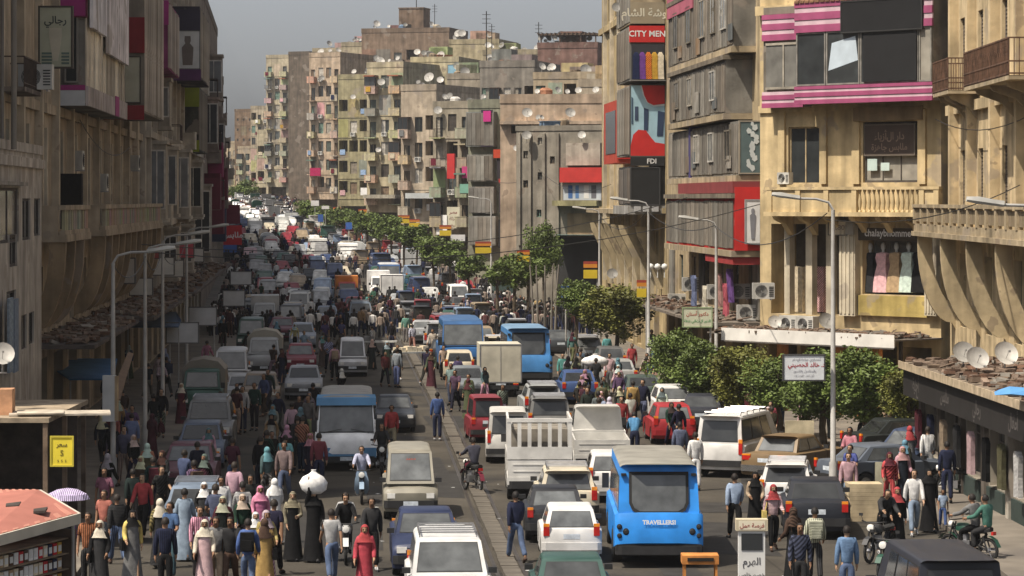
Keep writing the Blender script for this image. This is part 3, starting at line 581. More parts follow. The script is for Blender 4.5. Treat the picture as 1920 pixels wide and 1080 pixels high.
def bike(kind):
    b = MB(); kids = []
    def wh(y):
        t = MB(); n = 16
        for k, (R0, r0, m) in enumerate(((.27, .045, 0),)):
            rings = [[V((r0*cos(a)*.9, (R0+r0*sin(a))*cos(2*pi*j/n), (R0+r0*sin(a))*sin(2*pi*j/n))) for a in [2*pi*q/6 for q in range(6)]] for j in range(n+1)]
            t.loft(rings, 0, cap=False)
        h = MB(); h.lathe([(.02, -.05), (.06, -.04), (.06, .04), (.02, .05)], 8, axis='x')
        for j in range(6): a = pi*j/3; h.tube([(0, .05*cos(a), .05*sin(a)), (0, .235*cos(a), .235*sin(a))], .008, 4)
        return N('wheel', t.mesh('tyre', (M_['rubber'],), 40), off=(0, y, .315), kids=[N('rim', h.mesh('rim', (M_['steel'],)))])
    kids += [wh(.62), wh(-.60)]
    b.tube([(0, .50, .78), (0, .30, .52), (0, -.05, .36), (0, -.35, .42), (0, -.55, .72)], .035, 6)
    b.tube([(0, .50, .80), (0, .1, .74), (0, -.55, .74)], .03, 6)
    for s in (-1, 1): b.tube([(s*.06, .62, .315), (s*.06, .52, .72), (s*.05, .45, .95)], .022, 6); b.tube([(s*.06, -.60, .315), (s*.06, -.35, .42)], .02, 5); b.tube([(s*.07, -.60, .33), (s*.07, -.48, .66)], .022, 5)
    kids.append(one('fuel_tank', lambda m: m.loft([[V((x*k, y, .80+z*k)) for x, z in ((-.12, -.06), (-.13, .04), (-.06, .13), (.06, .13), (.13, .04), (.12, -.06))] for y, k in ((.38, .5), (.30, 1), (.10, 1.05), (-.06, .7))]), (M_['paint'],), 'paint', 50))
    kids.append(one('seat', lambda m: m.loft([[V((x, y, z+.0)) for x, z in ((-.12, .76), (-.13, .83), (-.07, .86), (.07, .86), (.13, .83), (.12, .76))] for y in (-.04, -.3, -.6)]+[[V((x*.6, -.70, z+.03)) for x, z in ((-.12, .76), (-.13, .83), (-.07, .86), (.07, .86), (.13, .83), (.12, .76))]]), (M_['rubber'],), None, 50))
    kids.append(one('engine', lambda m: (m.box(-.14, -.12, .30, .14, .22, .52), m.lathe([(.10, .52), (.11, .56), (.11, .66), (.08, .68)], 8, c=(0, .1, 0)), m.tube([(.13, .2, .4), (.16, 0, .27), (.16, -.7, .34)], [.025, .03, .045], 6)), (M_['steel'],)))
    kids.append(one('handlebar', lambda m: (m.tube([(-.34, .32, 1.02), (-.16, .44, 1.0), (.16, .44, 1.0), (.34, .32, 1.02)], .017, 6), [m.tube([(s*.26, .40, 1.0), (s*.32, .42, 1.18)], .008, 4) for s in (-1, 1)], [m.box(s*.32-.05, .41, 1.15, s*.32+.05, .43, 1.22) for s in (-1, 1)]), (M_['black_plastic'],)))
    kids.append(one('headlight', lambda m: m.lathe([(.03, .46), (.085, .50), (.09, .58), (.0, .60)], 10, axis='y', c=(0, 0, .88)), (M_['lamp_glass'],), None, 40))
    kids.append(one('mudguard', lambda m: [m.loft([[V((x, y0+.36*cos(a), .315+.36*sin(a))) for x in (-.07, .07)] for a in [R(t) for t in ts]], cap=False, closed=False) for y0, ts in ((.62, (30, 60, 90, 120, 140)), (-.60, (40, 70, 100, 130, 165)))], (M_['paint'],), 'paint'))
    kids.append(one('tail_light', lambda m: m.box(-.06, -.80, .70, .06, -.73, .78), (M_['lamp_red'],)))
    if kind == 'scooter':
        kids.append(one('leg_shield', lambda m: m.loft([[V((x*w_, y, z)) for x in (-1, -.6, .6, 1)]+[V((x*w_*.9, y-.04, z)) for x in (.9, .5, -.5, -.9)] for y, z, w_ in ((.36, .30, .16), (.46, .45, .22), (.48, .75, .20), (.44, .98, .12))]), (M_['paint'],), 'paint', 50))
    return ('motorbike', b.mesh('motorbike', (M_['black_plastic'],), 40), (0, 0, 0), 0, None, kids)
KIN['bike'] = bike('bike'); KIN['scooter'] = bike('scooter')
def joined(node, name):                                  # a far vehicle: the same shapes in one mesh
    b = MB(); mats = []
    def walk(n, off):
        _, me, o, tz, ck, kids = n; p = V(off)+V(o)
        mi = []
        for m in me.materials:
            k = M_['far_glass'] if m == M_['car_glass'] else m
            if ck not in (None, 'paint') : k = M_['white_sign'] if ck == 'box' else m
            if k not in mats: mats.append(k)
            mi.append(mats.index(k))
        i = len(b.v); b.v += [tuple(v.co+p) for v in me.vertices]
        for f in me.polygons: b.f.append(tuple(i+j for j in f.vertices)); b.m.append(mi[f.material_index] if mi else 0)
        for k in kids: walk(k, p)
    walk(node, (0, 0, 0))
    return ('car', b.mesh(name, mats, 38), (0, 0, 0), 0, 'paint', [])
FAR = {k: joined(KIN[k], 'far_'+k) for k in ('sedan', 'hatch', 'wagon', 'suv', 'van', 'microvan', 'truck_box', 'truck_canvas', 'truck_open', 'white_bus', 'blue_bus_small', 'van_rack')}
VNAME = {'sedan': 'sedan_car', 'old_sedan': 'old_sedan_car', 'hatch': 'hatchback_car', 'wagon': 'estate_car', 'suv': 'off_road_car', 'jeep': 'off_road_car', 'van': 'passenger_van', 'microvan': 'small_van', 'van_rack': 'passenger_van', 'white_bus': 'minibus', 'blue_bus': 'minibus', 'blue_bus_small': 'minibus', 'truck_cage': 'pickup_truck', 'truck_open': 'pickup_truck', 'truck_box': 'box_truck', 'truck_canvas': 'covered_truck', 'bike': 'motorbike', 'scooter': 'motor_scooter'}
VCAT = {'white_bus': 'minibus', 'blue_bus': 'minibus', 'blue_bus_small': 'minibus', 'van': 'van', 'van_rack': 'van', 'microvan': 'van', 'truck_cage': 'pickup truck', 'truck_open': 'pickup truck', 'truck_box': 'truck', 'truck_canvas': 'truck', 'bike': 'motorbike', 'scooter': 'scooter'}
CARS_XY = []
def car(kind, px, py, head, color, label, group='vehicles in the street jam', turn=0, far=False, xy=None, cols=None, wscale=1.0):
    """px, py: the middle of the near end where it meets the road; head 't' towards the camera, 'a' away, or degrees"""
    x, y = xy or gp(px, py)
    L = {'white_bus': 6.4, 'blue_bus': 6.6, 'blue_bus_small': 6.0, 'bike': 1.6, 'scooter': 1.6, 'van': 4.5, 'microvan': 3.6}.get(kind, 4.3)
    base = th(y)
    if head == 't': rz = base+pi
    elif head == 'a': rz = base
    else: rz = R(head)
    rz += R(turn)
    d = V((-sin(rz), cos(rz)))
    if d.y < 0: d = -d
    if xy is None: x += d.x*L/2; y += abs(d.y)*L/2+abs(d.x)*.8
    c = {'glass': (lambda q: (q, q*1.06, q*1.08))(rnd.choice([.02, .03, .05, .08, .11])), 'paint': C[color] if isinstance(color, str) else color, 'roof': C['grey'], 'band': C['blue'], 'box': C['white'], 'cargo': C['tan']}
    for k, v in (cols or {}).items(): c[k] = C[v] if isinstance(v, str) else v
    o = spawn((FAR if far else KIN)[kind], (x, y, zr(y)), rz, c, None, wscale); o.name = VNAME[kind]
    CARS_XY.append((x, y)); tag(o, label, VCAT.get(kind, 'car'), group); return o
# ------------------------------------------------------------------ building kit: local X along the facade, -Y out to the street, Z up
WIN = {}
def pane_tone(): return rnd.choice([(.02, .022, .024), (.03, .034, .036), (.045, .05, .052), (.09, .10, .10), (.16, .155, .14), (.28, .26, .22)])
def win_mesh(w, h, style):
    k = (round(w, 2), round(h, 2), style)
    if k in WIN: return WIN[k]
    b = MB(); g = MB(); fr = .06 if w < 2 else .09
    for x0, z0, x1, z1 in ((0, 0, fr, h), (w-fr, 0, w, h), (fr, 0, w-fr, fr), (fr, h-fr, w-fr, h)): b.box(x0, -.04, z0, x1, .05, z1)
    if style == 'shutter':
        n = max(4, int(h/.14))
        for s in (0, 1):
            x0 = fr+s*(w/2-fr)+.01; x1 = x0+w/2-fr-.02
            for i in range(n):
                z = fr+(h-2*fr)*i/n; b.face([(x0, -.045, z), (x1, -.045, z), (x1, -.015, z+(h-2*fr)/n*.9), (x0, -.015, z+(h-2*fr)/n*.9)])
        g.box(fr, .0, fr, w-fr, .02, h-fr)
    elif style == 'open':                                 # one leaf shut, one open on the dark room
        for i in range(max(4, int(h/.16))):
            z = fr+(h-2*fr)*i/max(4, int(h/.16)); b.face([(fr, -.045, z), (w/2, -.045, z), (w/2, -.02, z+.13), (fr, -.02, z+.13)])
        g.box(fr, .02, fr, w-fr, .04, h-fr)
    elif style == 'grid':
        n = max(2, round(w/.9)); 
        for i in range(1, n): b.box(w*i/n-.025, -.03, fr, w*i/n+.025, .04, h-fr)
        if h > 1.6: b.box(fr, -.028, h*.7-.02, w-fr, .04, h*.7+.02)
        g.box(fr, .0, fr, w-fr, .02, h-fr)
    else:
        b.box(w/2-.03, -.03, fr, w/2+.03, .04, h-fr); g.box(fr, .0, fr, w-fr, .02, h-fr)
    WIN[k] = (b.mesh('window', (M_['objwood'],)), g.mesh('pane', (M_['window_glass'],)))
    return WIN[k]
BAL = {}
def bal_mesh(w, out, style):
    k = (round(w, 1), round(out, 1), style)
    if k in BAL: return BAL[k]
    b = MB(); r = MB(); hh = .95
    b.box(0, -out, -.14, w, .0, .0)
    if style in ('solid', 'closed'):
        b.box(0, -out, 0, w, -out+.10, hh); b.box(0, -out+.1, 0, .10, 0, hh); b.box(w-.1, -out+.1, 0, w, 0, hh)
        b.box(-.03, -out-.03, hh, w+.03, -out+.13, hh+.06)
    else:
        r.box(0, -out, hh-.04, w, -out+.05, hh); r.box(0, -out+.01, .1, w, -out+.04, .13)
        n = int(w/.16)
        for i in range(n+1): x = .02+(w-.04)*i/n; r.box(x-.012, -out+.012, .0, x+.012, -out+.036, hh-.04)
        for x in (0, w-.04): r.box(x, -out+.05, hh-.04, x+.04, 0, hh)
    if style == 'closed':
        n = max(2, round(w/.8))
        for i in range(n+1): x = (w-.05)*i/n; r.box(x, -out+.02, hh+.06, x+.05, -out+.07, 2.5)
        r.box(.05, -out+.04, hh+.06, w-.05, -out+.06, 2.45, 1); r.box(0, -out, 2.45, w, 0, 2.55)
    BAL[k] = (b.mesh('balcony', (M_['objwall'],)), r.mesh('railing', (M_['ironwork'], M_['glass'])) if r.v else None)
    return BAL[k]
class Fac:
    def __init__(s, name, A, B, H, depth, col, label, z0=0, group='apartment houses along the street', thing=True, cat='building', seed=1):
        s.A = V((A[0], A[1])); s.B = V((B[0], B[1])); d = s.B-s.A; s.L = d.length; s.u = d/s.L; s.n = V((d.y, -d.x))/s.L   # n points to the street
        s.H = H; s.dep = depth; s.col = C[col] if isinstance(col, str) else tuple(c*(random.Random(seed*7+i).uniform(.92, 1.08) if seed > 30 else 1) for i, c in enumerate(col)); s.z0 = z0; s.ops = []; s.rg = random.Random(seed)
        s.root = O(name, None, None, (A[0], A[1], 0), math.atan2(d.y, d.x)); tag(s.root, label, cat, group)
    def uz(s, px, py, out=0.0):                           # the facade point (or of a plane standing out of it) seen at a photo pixel
        k = (px-960)/F; A = s.A+s.n*out; d = s.B-s.A; t = (k*A.y-A.x)/(d.x-k*d.y); Y = A.y+t*d.y
        return t*s.L, CH-(py-HY)/F*Y
    def w2(s, u, out, z): p = s.A+s.u*u+s.n*out; return V((p.x, p.y, z))
    def rect(s, px0, py0, px1, py1, out=0.0):             # photo rectangle -> u0, u1, z0, z1
        u0, za = s.uz(px0, (py0+py1)/2, out); u1, zb = s.uz(px1, (py0+py1)/2, out)
        _, zt = s.uz((px0+px1)/2, py0, out); _, zl = s.uz((px0+px1)/2, py1, out); return u0, u1, zl, zt
    def part(s, name, b, mats, color=None, loc=(0, 0, 0), parent=None, smooth=None, label=None):
        o = O(name, b.mesh(name, mats, smooth) if isinstance(b, MB) else b, parent or s.root, loc, color=color)
        if label: o['label'] = label
        return o
    def box(s, name, u0, u1, z0, z1, o0, o1, m='objwall', color=None):
        b = MB(); b.box(u0, -o1, z0, u1, -o0, z1); return s.part(name, b, (M_[m],), color or s.col)
    def hole(s, u0, u1, z0, z1, d=.22): s.ops.append((max(.05, u0), min(s.L-.05, u1), z0, z1, d))
    def window(s, u0, u1, z0, z1, style='plain', color=None, d=.16):
        if u1-u0 < .3 or u0 < .05 or u1 > s.L-.05: return
        s.hole(u0, u1, z0, z1, d+.25); fr, gl = win_mesh(u1-u0, z1-z0, style)
        o = O('window', fr, s.root, (u0, d, z0), color=color or s.rg.choice([(.10, .075, .05), (.20, .17, .13), (.07, .085, .07), (.30, .27, .22), (.05, .04, .032), (.42, .39, .34), (.12, .19, .15), (.16, .11, .07)]))
        O('pane', gl, o, color=pane_tone())
    def door_hole(s, u0, u1, z0, z1, d=.9): s.hole(u0, u1, z0, z1, d)
    def balcony(s, u0, u1, z, out=1.1, style='solid', color=None, door=True):
        me, rl = bal_mesh(u1-u0, out, style)
        o = O('balcony', me, s.root, (u0, 0, z), color=color or s.col)
        if rl: O('railing', rl, o)
        if door:
            w = min(1.5, (u1-u0)*.6); c = (u0+u1)/2
            s.window(c-w/2, c+w/2, z+.02, z+2.25, s.rg.choice(['shutter', 'plain', 'open']), d=.2)
        return o
    def finish(s, roof=True, parapet=.8):
        us = sorted({0.0, s.L} | {round(x, 4) for o in s.ops for x in o[:2]}); zs = sorted({s.z0, s.H} | {round(x, 4) for o in s.ops for x in o[2:4]})
        iu = {x: i for i, x in enumerate(us)}; iz = {x: i for i, x in enumerate(zs)}; gone = set(); b = MB()
        for (u0, u1, z0, z1, d) in s.ops:
            a0, a1, c0, c1 = iu[round(u0, 4)], iu[round(u1, 4)], iz[round(z0, 4)], iz[round(z1, 4)]
            for i in range(a0, a1):
                for j in range(c0, c1): gone.add((i, j))
            b.face([(u0, 0, z0), (u0, d, z0), (u0, d, z1), (u0, 0, z1)]); b.face([(u1, 0, z0), (u1, 0, z1), (u1, d, z1), (u1, d, z0)])
            b.face([(u0, 0, z1), (u0, d, z1), (u1, d, z1), (u1, 0, z1)]); b.face([(u0, 0, z0), (u1, 0, z0), (u1, d, z0), (u0, d, z0)])
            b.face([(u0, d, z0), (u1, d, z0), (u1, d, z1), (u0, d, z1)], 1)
        for j in range(len(zs)-1):
            i = 0
            while i < len(us)-1:
                if (i, j) in gone: i += 1; continue
                k = i
                while k+1 < len(us)-1 and (k+1, j) not in gone: k += 1
                b.face([(us[i], 0, zs[j]), (us[k+1], 0, zs[j]), (us[k+1], 0, zs[j+1]), (us[i], 0, zs[j+1])]); i = k+1
        L, D, H, z = s.L, s.dep, s.H, s.z0
        b.face([(L, 0, z), (L, D, z), (L, D, H), (L, 0, H)]); b.face([(0, D, z), (0, 0, z), (0, 0, H), (0, D, H)]); b.face([(L, D, z), (0, D, z), (0, D, H), (L, D, H)])
        me = bpy.data.meshes.new('wall'); me.from_pydata(b.v, [], b.f); me.polygons.foreach_set('material_index', b.m)
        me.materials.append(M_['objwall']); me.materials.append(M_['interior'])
        O('wall', me, s.root, color=s.col)
        if roof:
            r = MB(); r.box(0.0, 0.002, H, L, D, H+.12); 
            for x0, y0, x1, y1 in ((-.05, -.05, L+.05, .16), (-.05, .16, .16, D), (L-.16, .16, L+.05, D)): r.box(x0, y0, H+.121, x1, y1, H+.12+parapet)
            s.part('roof', r, (M_['objwall'],), tuple(c*.85 for c in s.col))
    def cornice(s, z, out=.18, h=.25, u0=None, u1=None):
        s.box('cornice', u0 if u0 is not None else -.02, u1 if u1 is not None else s.L+.02, z-h/2, z+h/2, .0, out)
# things fixed high on walls and roofs
DISH = None
def dish(p, d=.9, az=200, label='white satellite dish on the crowded rooftops', group='satellite dishes on roofs and walls'):
    global DISH
    if DISH is None:
        b = MB(); prof = [(.0001, .0), (.18, .02), (.34, .075), (.48, .15), (.50, .165)]
        b.lathe([(r, h) for r, h in prof]+[(.49, .15), (.34, .06), (.18, .0), (.0001, -.02)], 16, axis='y')
        b.xf(Matrix.Translation((0, 0, .75)) @ Matrix.Rotation(R(28), 4, 'X'))
        k = MB(); k.tube([(0, 0, 0), (0, 0, .45), (0, -.03, .72)], .03, 6); k.box(-.18, -.18, 0, .18, .18, .03)
        a = MB(); a.tube([(0, .02, .52), (0, .38, .90)], .012, 4); a.box(-.04, .36, .86, .04, .46, .95)
        DISH = (b.mesh('dish', (M_['dish'],), 50), k.mesh('mount', (M_['pole'],)), a.mesh('feed_arm', (M_['pole'],)))
    if p[1] < 300: d *= .62
    q = random.Random(int(p[0]*977+p[2]*131)).choice([.62, .55, .5, .42, .34, .25]); o = O('satellite_dish', DISH[0], None, p, R(az), scale=d, color=(q, q*.96, q*.88)); O('mount', DISH[1], o); O('feed_arm', DISH[2], o)
    return tag(o, label, 'satellite dish', group)
ACM = None
def aircon(p, rz, label='beige air conditioner box on a facade', sc=1.0):
    global ACM
    if ACM is None:
        b = MB(); b.box(-.42, -.34, 0, .42, .0, .62)
        g = MB()
        for i in range(7): g.lathe([(.24-.03*i, -.345), (.225-.03*i, -.355)], 12, axis='y', c=(-.1, 0, .31))
        for i in range(6): g.box(.2, -.352, .1+i*.07, .38, -.345, .13+i*.07)
        k = MB(); 
        for x in (-.3, .3): k.box(x-.02, -.36, -.05, x+.02, .02, -.005)
        ACM = (b.mesh('air_conditioner', (M_['ac'],)), g.mesh('grille', (M_['black_plastic'],)), k.mesh('bracket', (M_['steel'],)))
    o = O('air_conditioner', ACM[0], None, p, rz, scale=sc); O('grille', ACM[1], o); O('bracket', ACM[2], o)
    return tag(o, label, 'air conditioner', 'air conditioners on the facades')
def board(name, p, rz, w, h, color, label, cat='sign', texts=(), frame=(.08, .08, .08), thick=.12, m='objcol', group=None):
    """a sign board standing on its lower edge at p, its face towards local -Y"""
    b = MB(); b.box(-w/2, 0, 0, w/2, thick, h); o = O(name, b.mesh('board', (M_[m],)), None, p, rz, color=C[color] if isinstance(color, str) else color)
    tag(o, label, cat, group)
    if frame:
        f = MB(); t = min(.06, h*.06)
        for x0, z0, x1, z1 in ((-w/2-t, -t, -w/2, h+t), (w/2, -t, w/2+t, h+t), (-w/2, -t, w/2, 0), (-w/2, h, w/2, h+t)): f.box(x0, -.02, z0, x1, thick+.01, z1)
        O('frame', f.mesh('frame', (M_['objcol'],)), o, color=frame)
    for (t, x, z, hh, col, wd) in texts: lettering(t, o, (x, -.008, z), hh, C[col] if isinstance(col, str) else col, width=wd)
    return o
def fsign(f, name, px0, py0, px1, py1, out, color, label, texts=(), **kw):
    u0, u1, z0, z1 = f.rect(px0, py0, px1, py1, out); rz = f.root.rotation_euler[2]
    w, h = u1-u0, z1-z0
    return board(name, f.w2((u0+u1)/2, out, z0), rz, w, h, color, label, texts=[(t, x*w, z*h, hh*h, c, (wd or 0)*w or None) for t, x, z, hh, c, wd in texts], **kw)
def panels(f, parent, u0, u1, z0, z1, out, step, color, rib=.05, side=None):
    """upright cladding panels, each one an object"""
    n = max(1, round((u1-u0)/step)); st = (u1-u0)/n; b = MB(); b.box(.008, -.03, 0, st-.008, 0, z1-z0); b.box(st*.45, -.03-rib*.6, .02, st*.55, -.03, z1-z0-.02); b.box(.015, -.03-rib*.4, .02, st*.1, -.03, z1-z0-.02)
    me = b.mesh('cladding_panel', (M_['objwall'],)); col = C[color] if isinstance(color, str) else color
    for i in range(n):
        q = f.rg.uniform(.6, 1.2); w_ = f.rg.uniform(0, .35); O('cladding_panel', me, parent, (u0+st*i, -out+f.rg.uniform(-.015, .015), z0+f.rg.uniform(-.04, .02)), color=tuple(c*q*(1-w_)+w_*d_ for c, d_ in zip(col, (.24, .17, .11))))
def bay(f, u0, u1, z0, z1, out, col, side_col=None, clad=None, step=1.2, name='bay'):
    """a shop bay standing out of the facade"""
    o = f.box(name, u0, u1, z0, z1, -.02, out, 'objwall', C[col] if isinstance(col, str) else col)
    if clad: panels(f, o, u0+.05, u1-.05, z0+.1, z1-.1, out, step, clad)
    return o
def end_sign(f, u, o0, o1, z0, z1, color, name, label, texts=(), near=True, **kw):
    """a board on the end face of a bay, facing back along the street; near: the end towards the camera (high u on the right row)"""
    rz = f.root.rotation_euler[2]
    w = o1-o0
    if near: p = f.w2(u+.13, (o0+o1)/2, z0); r = rz+pi/2
    else: p = f.w2(u-.13, (o0+o1)/2, z0); r = rz-pi/2
    return board(name, p, r, w, z1-z0, color, label, texts=[(t, x*w, z*(z1-z0), hh*(z1-z0), c, (wd or 0)*w or None) for t, x, z, hh, c, wd in texts], **kw)
# ------------------------------------------------------------------ the ground and the street
b = MB(); ys = [-60, 240, 660, 1150]
for y0, y1 in zip(ys, ys[1:]): b.face([(-700, y0, zr(y0)), (700, y0, zr(y0)), (700, y1, zr(y1)), (-700, y1, zr(y1))])
struct(O('road', b.mesh('road', (M_['asphalt'],))))
def ribbon(name, o0, o1, y0, y1, z, mat_, step=6, kerb=None, ofs=cx):
    b = MB(); n = max(1, int((y1-y0)/step)); top = []
    for i in range(n+1):
        y = y0+(y1-y0)*i/n; top.append(((ofs(y)+o0, y), (ofs(y)+o1, y)))
    for (a, c), (d, e) in zip(top, top[1:]):
        g0, g1 = zr(a[1]), zr(d[1])
        b.face([(*a, z+g0), (*c, z+g0), (*e, z+g1), (*d, z+g1)])
        b.face([(*a, g0-.3), (*a, z+g0), (*d, z+g1), (*d, g1-.3)], 1); b.face([(*c, g0-.3), (*e, g1-.3), (*e, z+g1), (*c, z+g0)], 1)
    return struct(O(name, b.mesh(name, (M_[mat_], M_['kerb']))))
ribbon('pavement_left', -15.5, -10.4, 60, 640, .13, 'pavement')
ribbon('pavement_right', 8.2, 14.5, 134, 640, .13, 'pavement')
b = MB(); pl = [(11.6, 60), (18.5, 60), (18.5, 121), (11.2, 131.5), (5.2, 134), (6.0, 128), (11.0, 119), (12.0, 100)]
b.prism(pl, 0, .13, axis='z'); struct(O('pavement_corner', b.mesh('pavement', (M_['pavement'],))))
# the low kerb between the carriageways: every stone by itself
kr = O('median_kerb', None); tag(kr, None, None, kind='structure')
ks = MB(); ks.box(-.21, -.49, 0, .21, .49, .13); kst = ks.mesh('kerb_stone', (M_['kerb'],))
kb = [(70, .12), (71.5, 0), (119, -2.54), (150, -4.4), (190, -6.8), (230, -9.6)]
def kx(D):
    for (a, xa), (c, xc) in zip(kb, kb[1:]):
        if D <= c: return xa+(xc-xa)*(D-a)/(c-a)
    return kb[-1][1]
for i in range(130):
    y = 66+i*1.0; O('kerb_stone', kst, kr, (kx(y)+rnd.uniform(-.012, .012), y, rnd.uniform(-.02, .01)), math.atan2(-(kx(y+1)-kx(y-1)), 2)+rnd.uniform(-.012, .012))
for s, nm in ((-.34, 'rail'), (.34, 'rail')):
    b = MB()
    for i in range(27):
        y = 66+i*5; p = (kx(y)+s, y); q = (kx(y+5)+s, y+5); b.face([(p[0]-.05, p[1], .008), (p[0]+.05, p[1], .008), (q[0]+.05, q[1], .008), (q[0]-.05, q[1], .008)])
    O('tram_rail', b.mesh('rail', (M_['rail_steel'],)), kr)
b = MB()
for i in range(42):
    x, y = gp(rnd.uniform(700, 1120), rnd.uniform(800, 1075)); a = rnd.random()*6; r = rnd.uniform(.03, .10)
    b.face([(x+r*cos(a+t)*rnd.uniform(.6, 1), y+r*sin(a+t)*rnd.uniform(.6, 1), .006+rnd.random()*.01) for t in (0, 1.5, 3, 4.5)])
tag(O('litter', b.mesh('litter', (M_['white_sign'],))), 'pale scraps of litter scattered on the asphalt by the kerb', 'litter', kind='stuff')

for i in range(26):                                       # tar patches on the carriageway
    x, y = gp(rnd.uniform(560, 1500), rnd.uniform(700, 1080)); w_, l_ = rnd.uniform(.5, 1.6), rnd.uniform(.8, 5); b = MB(); a = th(y)+rnd.uniform(-.1, .1)
    b.face([(x+px_*cos(a)-py_*sin(a), y+px_*sin(a)+py_*cos(a), .004+i*.0002) for px_, py_ in ((-w_, -l_*rnd.uniform(.7, 1)), (w_*rnd.uniform(.7, 1), -l_), (w_, l_*rnd.uniform(.8, 1)), (-w_*rnd.uniform(.8, 1), l_))])
    struct(O('road_patch', b.mesh('patch', (M_['tar'],))))
# ------------------------------------------------------------------ right side, near: the ochre corner house
OCH = (.64, .50, .285); TAN = (.42, .34, .225); GRY = (.25, .235, .205); PNK = (.30, .065, .145); CRM = (.60, .53, .40)
def MUT(v): return tuple(.6*(.7*c+.3*sum(v)/3) for c in v)
def uD(f, D): return (D-f.A.y)/(f.B.y-f.A.y)*f.L
rx = Fac('corner_house', (10.8, 130), (17.6, 122.5), 24, 16, OCH, 'ochre corner house with a pink striped bay over a stone balcony', seed=3)
# second floor
u0, u1, z0, z1 = rx.rect(1618, 228, 1720, 342); rx.window(u0, u1, z0, z1, 'grid', (.07, .06, .05))
bs = board('shop_board', rx.w2((u0+u1)/2, .03, z0+(z1-z0)*.46), rx.root.rotation_euler[2], (u1-u0)*.9, (z1-z0)*.48, (.075, .055, .045), 'brown board with faded lettering in the tall window above the balcony', texts=[('دار الأزياء', 0, .62*(z1-z0)*.48, .42, (.22, .16, .12), None), ('ملابس جاهزة', 0, .25*(z1-z0)*.48, .38, (.22, .16, .12), None)], frame=(.12, .10, .08))
for (a, c, d, e, t) in ((1627, 298, 1645, 320, 0), (1652, 305, 1668, 320, 0)):
    q = rx.rect(a, c, d, e); rx.box('window_sticker', q[0], q[1], q[2], q[3], .0, .02, 'objcol', (.45, .55, .52))
u0, u1, z0, z1 = rx.rect(1478, 238, 1536, 345); rx.window(u0, u1, z0, z1, 'plain', (.38, .30, .18))
for a, d in ((1600, 1614), (1724, 1738), (1462, 1474), (1540, 1552)):
    q = rx.rect(a, 205, d, 345); rx.box('pilaster', q[0], q[1], q[2], q[3], 0, .12)
q = rx.rect(1606, 200, 1734, 226); rx.box('lintel', q[0], q[1], q[2], q[3], 0, .22, color=(.30, .22, .13))
# the stone balcony with its balusters
BO = 1.05
uL, zt = rx.uz(1436, 350, BO); uR, _ = rx.uz(1762, 350, BO); zr_ = rx.uz(1660, 350, BO)[1]; zb_ = rx.uz(1660, 398, BO)[1]
uL = max(uL, -.3); sl_ = rx.box('balcony', uL, uR, zb_-.18, zb_, 0, BO+.15)
tb = MB()
tb.box(uL-uL, -.26, zr_-.12, uR-uL, .0, zr_); o_ = rx.part('top_rail', tb, (M_['objwall'],), OCH, (uL, -BO+.2, 0))
bu0, bu1 = rx.uz(1606, 370, BO)[0], rx.uz(1722, 370, BO)[0]
for u in [uL+.1, rx.uz(1492, 370, BO)[0], rx.uz(1545, 370, BO)[0], bu0-.25, bu1+.05, uR-.3]:
    bb = MB(); bb.box(0, -.24, zb_+.002, .26, .02, zr_-.122); rx.part('balcony_pier', bb, (M_['objwall'],), OCH, (u, -BO+.2, 0))
bal = MB(); hh = zr_-.122-zb_; bal.lathe([(.07, 0), (.07, .06), (.04, .10), (.085, hh*.42), (.045, hh*.72), (.04, hh*.85), (.07, hh-.05), (.07, hh)], 8)
bme = bal.mesh('baluster', (M_['objwall'],), 40); nb = 13
for i in range(nb): O('baluster', bme, rx.root, (bu0+.12+(bu1-bu0-.24)*i/(nb-1), -BO+.08, zb_+.001), color=OCH)
for a, c in ((uL+.36, bu0-.25), (bu1+.31, uR-.3)):
    bb = MB(); bb.box(a, -BO+.02, zb_+.001, c, -BO+.14, zr_-.123); rx.part('balcony_panel', bb, (M_['objwall'],), OCH)
for k in range(7):
    u = uL+.5+(uR-uL-1)*k/6; bb = MB(); bb.prism([(0, zb_-.18), (-BO, zb_-.18), (-BO*.9, zb_-.34), (-BO*.45, zb_-.5), (-.05, zb_-1.0), (0, zb_-1.0)], u-.14, u+.14); rx.part('console', bb, (M_['objwall'],), OCH)
